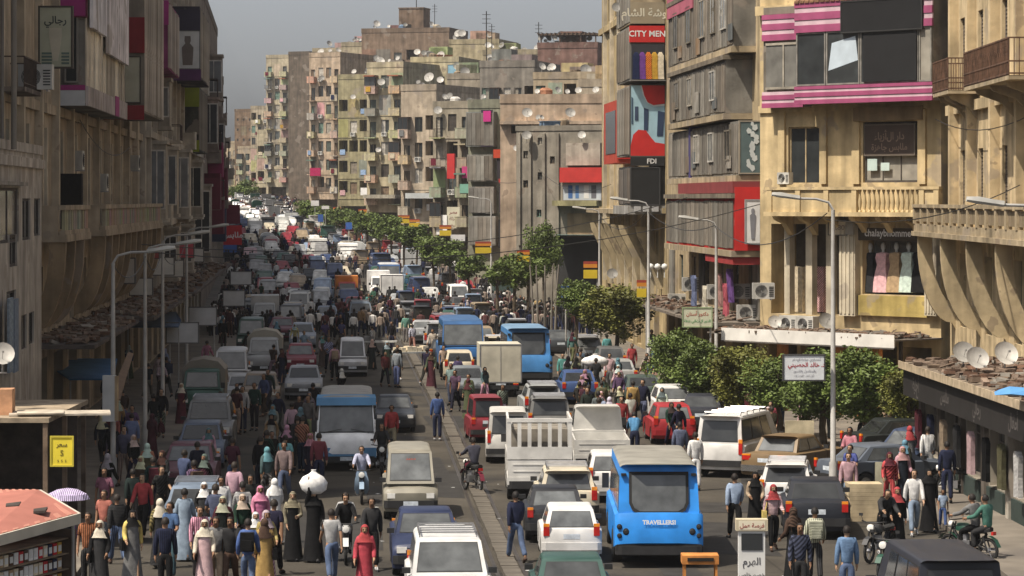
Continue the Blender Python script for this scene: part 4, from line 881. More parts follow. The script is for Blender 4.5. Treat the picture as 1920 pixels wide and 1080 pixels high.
# first floor: the dress shop window
u0, u1, z0, z1 = rx.rect(1617, 440, 1741, 553); rx.window(u0, u1, z0, z1, 'grid', (.20, .19, .16), d=.75)
q = rx.rect(1606, 412, 1746, 451); rx.box('fascia', q[0], q[1], q[2], q[3]-.35, .0, .10, 'objcol', (.085, .065, .045))
q = rx.rect(1617, 430, 1722, 445)
board('shop_sign', rx.w2((q[0]+q[1])/2, .16, q[2]-.05), rx.root.rotation_euler[2], q[1]-q[0], (q[3]-q[2])+.1, (.07, .055, .04), 'dark strip with white letters over the dress shop window', texts=[('chalaybhomme', 0, .22, .42, C['white'], None)], frame=None, thick=.05)
q = rx.rect(1614, 554, 1743, 593); rx.box('yellow_panel', q[0], q[1], q[2], q[3]-.02, .0, .16, 'objwall', (.52, .40, .14))
for i, (px, col, ck) in enumerate(((1632, 'charcoal', 0), (1656, 'pale pink', 1), (1681, 'tan', 1), (1704, (.50, .60, .54), 1), (1726, 'black', 0))):
    u, z = rx.uz(px, 548, -.45); b = MB(); b.loft([[V((a*w_, e*w_*.6, zz)) for a, e in ((-1, -1), (0, -1.2), (1, -1), (1, 1), (0, 1.2), (-1, 1))] for zz, w_ in ((.0, .36), (.6, .28), (1.0, .20), (1.25, .25), (1.42, .22), (1.46, .08))])
    o = O('dress_form', b.mesh('dress', (M_['cloth'],), 50), None, rx.w2(u, -.45, z), rx.root.rotation_euler[2], color=C[col] if isinstance(col, str) else col, scale=1.15)
    h = MB(); h.lathe([(.05, 1.44), (.05, 1.54), (.085, 1.60), (.09, 1.70), (.05, 1.80), (.001, 1.82)], 8); O('head', h.mesh('head', (M_['white_sign'],), 50), o)
    tag(o, ['charcoal coat on the first dummy of the upstairs shop window', 'pale pink long dress on a dummy in the upstairs window', 'tan dress with dark hem on the middle window dummy', 'mint long dress on a dummy in the upstairs window', 'black outfit on the last dummy of the upstairs window'][i], 'mannequin', 'dummies in the upstairs dress shop')
for a, d in ((1582, 1612), (1742, 1771)):
    q = rx.rect(a, 418, d, 592); o = rx.box('fluted_pier', q[0], min(q[1], rx.L-.02), q[2], q[3], 0, .30, color=CRM)
    b = MB(); w_ = min(q[1], rx.L-.02)-q[0]
    for k in range(4): b.box(q[0]+w_*(k+.3)/4, -.34, q[2]+.1, q[0]+w_*(k+.75)/4, -.302, q[3]-.1)
    O('flute', b.mesh('flute', (M_['objwall'],)), o, color=CRM)
q0 = rx.rect(1446, 420, 1578, 590); rx.hole(q0[0], q0[1], q0[2], q0[3], 1.6)
for a, d in ((1470, 1480), (1510, 1522), (1548, 1560)):
    q = rx.rect(a, 415, d, 590); rx.box('column', q[0], q[1], q[2], q[3], -.35, -.02, color=CRM)
for a, d, col in ((1450, 1466, 'green'), (1484, 1504, 'cream'), (1526, 1544, 'pale pink')):
    q = rx.rect(a, 500, d, 585, -.8); rx.box('hanging_clothes', q[0], q[1], q[2], q[3], -1.0, -.8, 'cloth', C[col])
fsign(rx, 'shop_sign', 1554, 414, 1586, 440, .34, 'cream', 'small cream box sign at the corner of the first floor', [('1280', 0, .5, .5, (.3, .25, .2), .8)])
q = rx.rect(1588, 414, 1602, 440, .34); rx.box('meter_box', q[0], q[1], q[2], q[3], .31, .42, 'objcol', (.30, .28, .24))
# ground floor: dark shops behind timber posts
u0 = .4
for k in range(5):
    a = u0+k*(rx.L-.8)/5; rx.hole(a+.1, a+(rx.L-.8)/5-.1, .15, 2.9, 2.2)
for px in (1540, 1650, 1684, 1716):
    u, _ = rx.uz(px, 780); rx.box('timber_post', u-.22, u+.22, .13, 3.0, 2.3, 2.55, 'objwood', (.46, .19, .055))
for i, (px, col) in enumerate(((1495, 'purple'), (1515, 'maroon'), (1580, 'cream'), (1600, 'navy'), (1618, 'white'), (1745, 'green'), (1755, 'white'))):
    u, _ = rx.uz(px, 800, -.3); rx.box('hanging_clothes', u-.25, min(u+.2, rx.L-.1), .7, 2.2, -.5, -.2, 'cloth', C[col])
# canopy with rubble on top
cu0, cu1 = -.3, rx.L+.1; cz = 3.35
rx.box('canopy', cu0, cu1, cz-.06, cz, .0, 3.0, 'objwall', (.22, .19, .16))
b = MB(); b.box(0, -.06, -.02, cu1-cu0-.9, 0, .50); o = rx.part('canopy_fascia', b, (M_['objcol'],), (.66, .64, .60), (cu0+.9, -3.0, cz-.30))
b = MB(); b.box(0, -.03, 0, cu1-cu0-.9, 0, .06); rx.part('fascia_edge', b, (M_['objcol'],), (.10, .09, .08), (cu0+.9, -3.065, cz-.38))
for k in range(3): u = .5+k*(rx.L-1.3)/2; rx.box('canopy_post', u, u+.12, .13, cz-.062, 1.6, 1.72, 'objcol', (.06, .05, .045))
def rubble(u0, u1, o0, o1, z, f, n, seed, label, big=.5):
    rg = random.Random(seed); b = MB()
    for _ in range(n):
        w_, d_, h_ = rg.uniform(.12, big), rg.uniform(.1, big*.7), rg.uniform(.02, .16); M = Matrix.Translation((rg.uniform(u0, u1), -rg.uniform(o0, o1), z+h_*.5+rg.random()*.10)) @ Matrix.Rotation(rg.random()*6, 4, 'Z') @ Matrix.Rotation(rg.uniform(-.35, .35), 4, 'X')
        b.box(-w_/2, -d_/2, -h_/2, w_/2, d_/2, h_/2, rg.choice([0, 0, 0, 1, 1, 2, 3]), M)
    for _ in range(n//12):
        x, y = rg.uniform(u0, u1), -rg.uniform(o0, o1); a = rg.random()*3; l = rg.uniform(.5, 1.3); b.tube([(x, y, z+.1), (x+l*cos(a), y+l*sin(a)*.5, z+.15+rg.random()*.12)], .03, 4, rg.choice([0, 3]))
    o = O('rubble', b.mesh('rubble', (M_['rubble'], M_['rust'], M_['concrete'], M_['objwood'])), f.root, color=(.14, .10, .07)); o['kind'] = 'stuff'; o['label'] = label
rubble(cu0+.2, cu1-.2, .3, 2.9, cz, rx, 460, 5, 'broken bricks and scrap lying on the canopy roof')
# third floor: bay with pink striped cladding
O3 = 1.2
u0, _ = rx.uz(1492, 170, O3); u1, _ = rx.uz(1747, 170, O3); zb0 = rx.uz(1620, 192, O3)[1]; zb1 = rx.uz(1620, 157, O3)[1]; zt0 = rx.uz(1620, 55, O3)[1]; zt1 = rx.uz(1620, 0, O3)[1]
rx.box('bay', u0, u1, zb0+.02, zt1+2, -.02, O3-.10, 'objwall', (.20, .18, .15))
def stripes(u0, u1, z0, z1, o, n, nm, f=None):
    f = f or rx; h = (z1-z0)/n; bk = MB(); bk.box(u0+.02, -o+.07, z0, u1-.02, -o+.09, z1); hold = f.part(nm, bk, (M_['dark'],))
    for i in range(n):
        b = MB(); b.box(u0, -o-(.05 if i % 2 == 0 else .02), 0 if i % 2 == 0 else h*.18, u1, -o+.06, h*1.17 if i % 2 == 0 and i < n-1 else h-.02 if i % 2 == 0 else h*.98); O('cladding_board', b.mesh('cladding_board', (M_['paint_dull'],)), hold, (0, 0, z0+h*i), color=PNK if i % 2 == 0 else (.52, .38, .42))
stripes(u0-.05, u1+.05, zb0, zb1, O3, 5, 'striped_band'); stripes(u0-.05, u1+.05, zt0, zt1+.1, O3, 5, 'striped_band')
nw = 5; xs = [u0, rx.uz(1548, 110, O3)[0], rx.uz(1612, 110, O3)[0], rx.uz(1722, 110, O3)[0], u1]
for i in range(4):
    a, c = xs[i]+.02, xs[i+1]-.02; b = MB(); fw = .07
    for x0, x1, y0, y1 in ((a, a+fw, zb1, zt0), (c-fw, c, zb1, zt0), (a+fw, c-fw, zb1, zb1+fw), (a+fw, c-fw, zt0-fw, zt0)): b.box(x0, -O3+.0, y0, x1, -O3+.09, y1)
    o = rx.part('window', b, (M_['objwood'],), (.20, .19, .17))
    g = MB(); g.box(a+fw, -O3+.04, zb1+fw, c-fw, -O3+.06, zt0-fw); O('pane', g.mesh('pane', (M_['window_glass'],)), o, color=pane_tone())
    if i == 1:
        g = MB(); g.face([(a+.1, -O3+.03, zb1+.6), (c-.1, -O3+.03, zb1+1.0), (c-.25, -O3+.03, zt0-.25), (a+.3, -O3+.03, zt0-.5)]); O('poster', g.mesh('poster', (M_['objcol'],)), o, color=(.45, .52, .58))
fsign(rx, 'black_sign', 1578, 0, 1727, 56, O3+.12, (.012, .012, .013), 'large black sign board across the pink bay', (), frame=(.03, .03, .03))
fsign(rx, 'black_sheet', 1618, 62, 1718, 152, O3+.06, (.014, .014, .015), 'black sheet covering the middle windows of the pink bay', frame=None)
b = MB()
for k in range(26): u = u0+(u1-u0)*k/26; b.prism([(-O3-.1, zt1+.12), (-O3+.5, zt1+.5), (-O3+.5, zt1+.42), (-O3-.1, zt1+.03)], u, u+(u1-u0)/26*.86)
rx.part('roof_tiles', b, (M_['objwood'],), (.17, .09, .05))
# angled left flank of the bay
u2 = rx.uz(1430, 185, .6)[0]; za, zc = rx.uz(1460, 202, .6)[1], rx.uz(1460, 172, .6)[1]; zd, ze = rx.uz(1460, 76, .6)[1], rx.uz(1460, 26, .6)[1]
rx.box('bay', max(u2, -.6), u0-.06, za+.02, ze+.3, -.02, .55, 'objwall', (.24, .21, .17))
stripes(max(u2, -.6), u0-.08, za, zc, .62, 4, 'striped_band'); stripes(max(u2, -.6), u0-.08, zd, ze, .62, 5, 'striped_band')
a, c = max(u2, -.6)+.2, u0-.2; b = MB(); g = MB(); b.box(a, -.64, zc+.1, c, -.56, zc+.2); b.box(a, -.64, zd-.2, c, -.56, zd-.1); b.box((a+c)/2-.04, -.64, zc+.2, (a+c)/2+.04, -.56, zd-.2); g.box(a, -.60, zc+.2, c, -.57, zd-.2)
o = rx.part('window', b, (M_['objwood'],), (.3, .27, .22)); O('pane', g.mesh('pane', (M_['window_glass'],)), o, color=pane_tone())
rx.cornice(rx.uz(1600, 205)[1]+.1, .10, .3); rx.cornice(17.2, .3, .4); rx.finish()
for px, d in ((1452, .95), (1548, 1.2)):
    u, z = rx.uz(px, 590, 1.8); dish(rx.w2(u, 1.8, cz), d, 188 if px < 1500 else 200, 'white satellite dish on the canopy of the corner house, '+('left of the lamp post' if px < 1500 else 'behind the lamp post'))
for px in (1488, 1520): u, z = rx.uz(px, 590, .6); aircon(rx.w2(u, .6, cz), rx.root.rotation_euler[2], '%s grey air conditioner on the rubble canopy of the corner house' % ('left' if px < 1500 else 'right'), 1.15)
u, z = rx.uz(1476, 345, .45); aircon(rx.w2(u, .45, z), rx.root.rotation_euler[2], 'white air conditioner at the corner of the stone balcony', .8)
# ------------------------------------------------------------------ right edge: house with the deep balcony on curved brackets
rc = Fac('balcony_house', (17.75, 121), (17.2, 82), 24, 14, (.62, .49, .30), 'ochre house with a deep balcony on curved brackets', seed=5)
zS = 7.75; O2 = 1.55
rc.box('balcony', .6, rc.L, zS-.18, zS, 0, O2+.1, color=TAN)
for k in range(6):
    u = 1.4+k*7.0; b = MB(); arc = [(-O2*.97+1.45*(1-cos(t)), zS-.18-3.6*sin(t)) for t in [pi/2*i/7 for i in range(8)]]
    poly = [(-O2*.62, zS-.18), (-O2*.97, zS-.18)]+[(-O2*.97+1.35*(1-cos(pi/2*i/9)), zS-.45-3.2*sin(pi/2*i/9)) for i in range(10)]+[(.02, zS-3.95), (.02, zS-3.3)]+[(-O2*.62+.86*(1-cos(pi/2*i/9)), zS-.25-2.6*sin(pi/2*i/9)) for i in range(8, -1, -1)]
    b.prism(poly, u, u+.30); rc.part('curved_bracket', b, (M_['objwall'],), (.56, .45, .28))
    rc.window(u+1.4, u+3.2, 4.0, 6.9, 'plain', (.05, .10, .08), d=.3)
b = MB(); b.box(.6, -O2, zS+.001, rc.L, -O2+.14, zS+.30); b.box(.55, -O2-.06, zS+.95, rc.L, -O2+.2, zS+1.08); rc.part('parapet', b, (M_['objwall'],), TAN)
k = 0; u = .6
while u < rc.L-.6:
    b = MB(); b.box(0, -O2-.03, zS+.302, .38, -O2+.17, zS+.948); rc.part('parapet_pier', b, (M_['objwall'],), TAN, (u, 0, 0))
    b = MB(); b.box(.384, -O2+.04, zS+.40, 2.2, -O2+.10, zS+.90); rc.part('parapet_panel', b, (M_['objwall'],), (.28, .22, .14), (u, 0, 0)); u += 2.22
b = MB(); b.box(.6, -O2-.0, zS+.002, .74, 0, zS+.95); rc.part('parapet_end', b, (M_['objwall'],), TAN)
for D in (118, 113, 107, 101, 95, 89):
    u = uD(rc, D); rc.window(u, u+1.3, zS+.3, zS+3.2, 'shutter', (.09, .07, .05)); rc.window(u, u+1.3, zS+5.6, zS+8.4, 'shutter', (.11, .09, .07))
    rc.box('pilaster', u-1.0, u-.5, zS+.01, 24, 0, .35)
for D0, D1, zz, o in ((117, 112.5, 13.15, 1.2), (106, 95.5, 13.0, 1.5)):
    a, c = uD(rc, D0), uD(rc, D1); bo = O('balcony', bal_mesh(c-a, o, 'rail')[0], rc.root, (a, 0, zz), color=TAN)
    r = MB(); w_ = c-a
    for i in range(int(w_/.13)+1): x = w_*i/int(w_/.13); r.box(x-.014, -o-.01, 0, x+.014, -o+.02, 1.2)
    for y in [o*i/9 for i in range(10)]:
        for x in (0, w_): r.box(x-.014, -y-.014, 0, x+.014, -y+.014, 1.2)
    for zc in (.06, .45, 1.2): r.box(-.02, -o-.02, zc-.025, w_+.02, -o+.03, zc+.025); [r.box(x-.02, -o+.03, zc-.025, x+.02, 0, zc+.025) for x in (0, w_)]
    for i in range(int(w_/.4)): r.lathe([(.15, -.01), (.15, .01), (.11, .01), (.11, -.01)], 8, c=(.2+i*.4, -o, .8), axis='y')
    O('iron_railing', r.mesh('railing', (M_['rust'],)), bo)
    for i in range(3): b = MB(); x = w_*(i+.5)/3; b.prism([(0, -.14), (-o*.9, -.14), (-o*.85, -.3), (-o*.3, -.6), (0, -1.1)], x-.12, x+.12); O('bracket', b.mesh('bracket', (M_['objwall'],)), bo, color=TAN)
for D in (90, 100, 110): u = uD(rc, D); rc.box('hanging_rug', u, u+1.1, zS+1.1, zS+2.2, .1, .16, 'cloth', (.07, .05, .04)) if D == 100 else None
rc.cornice(12.6, .2, .4); rc.finish()
# ------------------------------------------------------------------ the single storey shop with the rubble roof at the right edge
sh = Fac('arcade_shop', (13.45, 98), (14.15, 76), 3.55, 3.3, (.30, .27, .22), 'low arcade shop with a sloping rubble roof and black fascia', seed=9)
b = MB(); b.prism([(-.75, 3.55), (3.2, 3.75), (3.2, 3.85), (-.75, 3.68)], 0, sh.L, axis='x'); sh.part('canopy_roof', b, (M_['objwall'],), (.26, .21, .16))
b = MB(); b.box(0, -.78, 3.50, sh.L, -.755, 3.74); sh.part('roof_edge', b, (M_['objwood'],), (.40, .32, .22))
sh.box('fascia', .02, sh.L, 2.62, 3.49, .45, .62, 'objcol', (.020, .018, .017))
for k in range(4): lettering(['أحذية', 'ملابس', 'رجالي', 'أطفال'][k], sh.root, (2.5+k*5.2, -.625, 3.05), .55, (.10, .09, .085))
for k in range(6):
    u = .3+k*3.6; sh.window(u+.5, u+2.7, .75, 2.55, 'grid', (.16, .14, .12), d=.3); 
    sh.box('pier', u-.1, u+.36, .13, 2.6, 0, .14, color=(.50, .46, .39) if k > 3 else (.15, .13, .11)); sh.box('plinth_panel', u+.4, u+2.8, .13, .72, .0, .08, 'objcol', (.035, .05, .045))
    if k: sh.box('shutter_box', u+.4, u+2.8, 2.45, 2.6, .02, .2, 'objcol', (.12, .11, .10))
for k, c in enumerate(('maroon', 'navy', 'tan', 'charcoal', 'pale pink', 'black', 'olive', 'white')):
    u = 1.0+k*2.3; b = MB(); b.loft([[(u+x*w_, -.35+.05*sin(9*x), zq) for x in (-.35, -.1, .1, .35)]+[(u+x*w_, -.22, zq) for x in (.35, .1, -.1, -.35)] for zq, w_ in ((.95, 1), (1.5, .85), (2.05, 1.05), (2.2, .4))]); sh.part('hanging_clothes', b, (M_['cloth'],), MUT(C[c]))
sh.finish(roof=False); rubble(.3, sh.L-.3, -3.0, .6, 3.72, sh, 520, 11, 'broken tiles, wood and scrap lying on the shop roof')
for i, (px, py, d) in enumerate(((1806, 690, 1.15), (1831, 702, 1.15), (1884, 696, 1.25))):
    D = 5.2*F/(py-HY); p = at(px, py, D); p.z = 3.72; dish(p, d, (188, 192, 196)[i], ['white satellite dish on the shop roof, left of a close pair', 'white satellite dish on the shop roof, right of a close pair', 'lone white satellite dish at the right of the shop roof'][i])
b = MB(); b.loft([[V((x, y, z+.05*sin(9*x))) for x, y, z in ((-.6, -.3, 0), (-.2, -.35, .12), (.5, -.3, .05), (.6, .4, 0), (-.5, .4, .03))], [V((x, y, z+.06)) for x, y, z in ((-.5, -.2, .1), (-.2, -.2, .2), (.4, -.2, .15), (.5, .3, .08), (-.4, .3, .08))]])
p = at(1905, 735, 5.0*F/360); p.z = 3.9; tag(O('blue_sheet', b.mesh('sheet', (M_['objcol'],)), None, p, color=(.10, .28, .55)), 'crumpled blue plastic sheet on the shop roof at the right edge', 'plastic sheet')
# ------------------------------------------------------------------ right side: house with grey shop bays, then the house with the red poster
ra = Fac('grey_bay_house', (8.55, 165), (11.0, 131), 25, 14, (.44, .35, .22), 'tan house with stacked grey shop bays beside the corner house', seed=13)
RED = (.50, .025, .022)
def zz(py, D): return CH-(py-HY)/F*D
bays = [(155, 131.2, zz(470, 131), zz(372, 131), 1.25, RED), (156, 131.4, zz(328, 131), zz(226, 131), 1.0, GRY), (154, 134, zz(212, 134), zz(112, 134), 1.2, GRY), (156, 133, zz(86, 133), 19, 1.0, GRY)]
for i, (D0, D1, z0, z1, o, ec) in enumerate(bays):
    bay(ra, uD(ra, D0), uD(ra, D1), z0, z1, o, ec, clad=GRY, step=1.6); ra.box('bay_slab', uD(ra, D0)-.1, uD(ra, D1)+.08, z0-.28, z0-.01, 0, o+.12, color=TAN)
    if i != 1: ra.box('bay_roof', uD(ra, D0)-.1, uD(ra, D1)+.1, z1+.01, z1+.22, 0, o+.15, color=(.20, .17, .13))
Z0, Z1 = bays[0][2], bays[0][3]; ue = uD(ra, 131.2)
end_sign(ra, ue, .03, 1.22, Z0, Z1+.5, RED, 'red_sign', 'red end board with a white figure panel on a grey shop bay', frame=None)
o = end_sign(ra, ue+.14, .15, .75, Z0+.35, Z1-.1, 'white', 'poster', 'white poster with a grey standing figure on the red end board', frame=(.3, .3, .3), thick=.05)
b = MB(); b.loft([[V((x*w_, -.012, z)) for x in (-1, 1)]+[V((x*w_, -.02, z)) for x in (1, -1)] for z, w_ in ((.15, .07), (.6, .10), (.95, .12), (1.2, .13), (1.28, .05), (1.33, .07), (1.45, .075), (1.5, .03))]); O('printed_figure', b.mesh('figure', (M_['objcol'],)), o, color=(.22, .22, .24))
ra.box('red_canopy', uD(ra, 150), ue, Z1+.24, Z1+.75, .1, 1.30, 'objcol', (.20, .04, .04)); ra.box('red_sill', uD(ra, 140), ue, Z0-.62, Z0-.29, .0, 1.3, 'objcol', (.30, .035, .035))
Z0, Z1 = bays[1][2], bays[1][3]
o = end_sign(ra, uD(ra, 131.4), .06, .96, Z0+.1, Z1-.05, (.10, .14, .14), 'poster', 'dark window poster with white floral figure on the second bay end', frame=(.3, .26, .2))
for i in range(14):
    b = MB(); a = rnd.random()*6; r = rnd.uniform(.06, .16); x, z = rnd.uniform(-.1, .32), .2+i*.15; b.face([(x+r*cos(a+t), -.012-i*.001, z+r*1.2*sin(a+t)) for t in (0, 1.2, 2.3, 3.4, 4.6)]); O('printed_flower', b.mesh('flower', (M_['objcol'],)), o, color=(.55, .58, .56))
ra.box('purple_post', uD(ra, 147.5), uD(ra, 147), Z0-.3, Z1+1.0, 0, 1.1, 'objcol', (.06, .05, .15))
for bi, ds in ((1, (133.5, 139, 144)), (2, (137, 145, 150)), (3, (135, 138.5, 142, 147, 152))):
    Z0, Z1, ob = bays[bi][2], bays[bi][3], bays[bi][4]
    for D in ds:
        u = uD(ra, D); b = MB(); zl, zh = Z0+(Z1-Z0)*.28, Z0+(Z1-Z0)*.86; w_ = 1.7
        for x0, x1, y0, y1 in ((u-w_, u-w_+.07, zl, zh), (u-.07, u, zl, zh), (u-w_/2-.03, u-w_/2+.03, zl+.07, zh-.07), (u-w_+.07, u-.07, zl, zl+.07), (u-w_+.07, u-.07, zh-.07, zh)): b.box(x0, -ob-.12, y0, x1, -ob-.02, y1)
        o = ra.part('window', b, (M_['objwood'],), rnd.choice([(.3, .27, .22), (.15, .13, .1), (.4, .38, .34)])); g = MB(); g.box(u-w_+.07, -ob-.085, zl+.07, u-.07, -ob-.06, zh-.07); O('pane', g.mesh('pane', (M_['window_glass'],)), o, color=pane_tone())
    for k in range(3): u = uD(ra, rnd.uniform(133, 152)); ra.box('repair_sheet', u-.9, u+.5, Z0+rnd.uniform(.1, .5), Z0+rnd.uniform(.8, 1.3), ob+.07, ob+.10, 'objwall', rnd.choice([(.2, .16, .12), (.32, .3, .26), (.14, .15, .15), (.3, .2, .12)]))
Z0, Z1 = bays[3][2], bays[3][3]
ra.box('pink_sign_band', uD(ra, 156), uD(ra, 146), Z1-.6, Z1+.5, .9, 1.12, 'objcol', (.36, .10, .14))
for D in (133.5, 138, 143, 148, 153, 158, 162): u = uD(ra, D); ra.window(u-1.2, u, 17.4, 19.4, 'plain'); ra.window(u-1.2, u, 20.8, 22.8, 'plain'); ra.hole(u-2.2, u+.6, .3, 3.2, 1.6); ra.window(u-1.6, u, 4.2, 6.1, 'grid')
ra.box('canopy', .2, ra.L, 3.5, 3.62, 0, 2.6, 'objwall', (.20, .17, .14)); rubble(.3, ra.L-.3, .2, 2.4, 3.62, ra, 380, 17, 'scrap lying on the canopy under the grey bays')
for D, col, zt_ in ((134.5, (.10, .05, .16), 5.9), (136, (.30, .07, .09), 5.2), (138, (.32, .18, .16), 5.6), (143, (.4, .37, .3), 4.9), (147, (.1, .12, .2), 5.3)):
    u = uD(ra, D); b = MB(); b.loft([[(u+x*w_, -1.0+.1*sin(x*7+zq), zq) for x in (-.5, -.2, .2, .5)]+[(u+x*w_, -.9+.1*sin(x*7+zq), zq) for x in (.5, .2, -.2, -.5)] for zq, w_ in ((zt_-1.5, .9), (zt_-.8, .7), (zt_-.15, .9), (zt_, .5))]); ra.part('hanging_clothes', b, (M_['cloth'],), col)
for px, c in ((1262, GRY), (1318, (.12, .11, .10)), (1372, (.3, .25, .17)), (1420, GRY)):
    u, _ = ra.uz(px, 520); ra.box('shop_panel', u-.9, u+.9, 3.7, 6.3, .02, .10, 'objwall', c)
for i, (px, py) in enumerate(((1290, 450), (1297, 545), (1388, 560), (1345, 560), (1402, 600), (1432, 560), (1270, 575))):
    u, z = ra.uz(px, py, .4); aircon(ra.w2(u, .45, z), ra.root.rotation_euler[2]+pi/2, '%s boxy air conditioner under the grey shop bays' % ['topmost', 'far middle', 'low', 'lower far', 'near low', 'nearest', 'farthest'][i], 1.1)
for i, (px, py, d) in enumerate(((1360, 30, .9), (1278, 170, 1.1), (1345, 25, .9), (1338, 55, .8))): u, z = ra.uz(px, py+14, .9); dish(ra.w2(u, .9, z), d, 190+i*5, ['white satellite dish above the upper grey bays, right of another', 'large white satellite dish at the far end of the grey bays', 'white satellite dish above the upper grey bays, left of another', 'lowest white satellite dish among the upper grey bays'][i])
ra.finish()
rb = Fac('red_poster_house', (6.2, 206), (8.55, 166), 28, 14, (.46, .36, .20), 'cream house carrying a red and blue jeans poster', seed=17)
B1 = [(173, 166.3, zz(385, 166), zz(312, 166), (.05, .05, .05)), (174, 166.3, zz(292, 166), zz(160, 166), GRY), (174, 166.3, zz(150, 166), zz(48, 166), GRY), (174, 166.3, zz(44, 166), zz(-40, 166), TAN)]
for i, (D0, D1, z0, z1, col) in enumerate(B1):
    bay(rb, uD(rb, D0), uD(rb, D1), z0, z1, 1.95, col, clad=GRY if i else (.16, .155, .15), step=1.4)
rb.box('bay_slab', uD(rb, 175), uD(rb, 166.2), B1[0][2]-.5, B1[0][2]-.02, 0, 2.1, color=(.3, .29, .27))
ub = uD(rb, 166.3)
o = end_sign(rb, ub, .05, 1.95, B1[1][2], B1[1][3], (.33, .50, .58), 'poster', 'huge blue poster of jeans with red curves on the bay end', frame=(.08, .07, .06)); h = B1[1][3]-B1[1][2]; w = 1.9
def flat(parent, pts, col, nm='print', y=-.012):
    b = MB(); b.loft([[V((x*w/2, y, z*h)) for x, z in pts], [V((x*w/2, y-.006, z*h)) for x, z in pts]]); O(nm, b.mesh(nm, (M_['objcol'],)), parent, color=col)
flat(o, [(-.35, 1), (-.2, .86), (.0, .76), (.35, .72), (1, .74), (1, 1)], RED); flat(o, [(-1, 0), (1, 0), (1, .17), (.45, .19), (.2, .26), (-.1, .36), (-.55, .37), (-.85, .30), (-1, .14)], RED)
flat(o, [(-.22, .36), (.02, .36), (.06, .66), (-.22, .68)], (.03, .05, .10)); flat(o, [(-.75, .5), (-.55, .5), (-.55, .7), (-.75, .7)], (.04, .06, .11)); flat(o, [(.55, .28), (.9, .28), (1, .62), (.6, .64)], (.03, .05, .10)); flat(o, [(-.95, .45), (-.85, .45), (-.86, .82), (-.95, .84)], (.05, .09, .14))
flat(o, [(-.42, 1), (-.27, .86), (-.05, .755), (.35, .70), (1, .71), (1, .735), (.35, .715), (.0, .755), (-.2, .855), (-.35, 1)], (.62, .66, .66), y=-.02)
for px0, px1, z0, z1, t, col, tc, lb, hh in ((.05, 1.95, zz(312, 166), zz(293, 166), 'FDI', (.02, .02, .02), 'white', 'black strip sign with white FDI letters under the jeans poster', .75), (.05, 2.0, zz(80, 166), zz(47, 166), 'CITY MEN', RED, 'white', 'red box sign with white letters above the clothes display', .5), (.05, 1.95, zz(45, 166), zz(3, 166), 'خوشة الشام', (.30, .25, .17), (.62, .58, .46), 'beige board with large cream Arabic calligraphy', .52)):
    end_sign(rb, ub+.02, px0, px1, z0+.03, z1-.03, col, 'shop_sign', lb, [(t, 0.12 if t == 'FDI' else 0, .5, hh, tc, None)], frame=None, thick=.3 if 'CITY' in t else .1)
Zd0, Zd1 = zz(150, 166), zz(82, 166)
for i, col in enumerate(('cream', 'mustard', 'orange', 'purple', 'navy')):
    b = MB(); b.loft([[V((a*w_, e*w_*.5, q)) for a, e in ((-1, -1), (1, -1), (1, 1), (-1, 1))] for q, w_ in ((0, .20), (.9, .17), (1.3, .19), (1.5, .07))])
    p = rb.w2(ub+.3, .3+i*.34, Zd0+.05); tag(O('hanging_dress', b.mesh('dress', (M_['cloth'],), 50), None, p, color=C[col]), '%s dress hung at the open bay under the red box sign' % col, 'dress', 'dresses hung under the red box sign')
rb.box('display_floor', ub-.1, ub+.6, Zd0-.06, Zd0, 0, 2.0, 'objcol', (.2, .19, .18))
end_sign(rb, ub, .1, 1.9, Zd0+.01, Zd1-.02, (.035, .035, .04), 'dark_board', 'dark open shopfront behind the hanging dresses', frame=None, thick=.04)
end_sign(rb, ub, .35, 1.9, B1[0][2]+.05, B1[0][3]-.1, (.018, .018, .018), 'black_screen', 'black screen panel under the white letter strip', frame=(.05, .05, .05))
for i in range(3): rb.box('white_box', ub+.05, ub+.3, B1[0][2]-.35, B1[0][2]-.05, .4+i*.5, .75+i*.5, 'objcol', C['light grey'])
rb.box('red_frame', uD(rb, 190), uD(rb, 181), B1[1][2]-.2, B1[1][3]-.3, .0, 1.3, 'objcol', (.36, .05, .03)); rb.box('frame_window', uD(rb, 188.5), uD(rb, 182), B1[1][2]+.4, B1[1][3]-.9, 1.302, 1.33, 'glass')
o = end_sign(rb, uD(rb, 181), .1, 1.2, B1[1][2]+.1, B1[1][3]-.5, (.42, .12, .03), 'orange_sign', 'narrow orange and red sign beside the jeans poster', frame=RED)
for D in (170, 175, 180, 185, 190, 195, 200): u = uD(rb, D); rb.window(u-1.2, u, 4.6, 7.2, 'shutter'); rb.window(u-1.2, u, 21, 23, 'plain'); rb.hole(u-2, u+.6, .3, 3.4, 1.2); rb.box('pilaster', u-2.4, u-2.1, 3.6, 27, 0, .25, color=CRM)
rb.box('balcony', uD(rb, 200), uD(rb, 167), zz(400, 185), zz(396, 185)+.15, 0, 1.6, color=TAN)
for k in range(7): u = uD(rb, 168+k*5); b = MB(); b.prism([(-.9, 7.5), (-1.5, 7.5), (-1.4, 7.0), (-.7, 5.6), (-.3, 4), (0, 4), (0, 4.8), (-.25, 5.7), (-.7, 6.7)], u-.2, u+.2); rb.part('curved_bracket', b, (M_['objwall'],), (.50, .41, .26))
rb.cornice(8.4, .2, .3); rb.cornice(20.5, .25, .4)
for i in range(3): p = at(1220+i*13, 500, 164); tag(O('shop_ball', (lambda m: (m.lathe([(.001, -.18), (.13, -.13), (.18, 0), (.13, .13), (.001, .18)], 10), m.tube([(0, 0, -.6), (0, 0, -.17)], .03, 5), m)[-1])(MB()).mesh('globe', (M_['white_sign'],), 60), None, p), 'white globe lamp in the row of three under the balcony', 'lamp', 'white globe lamps under the balcony')
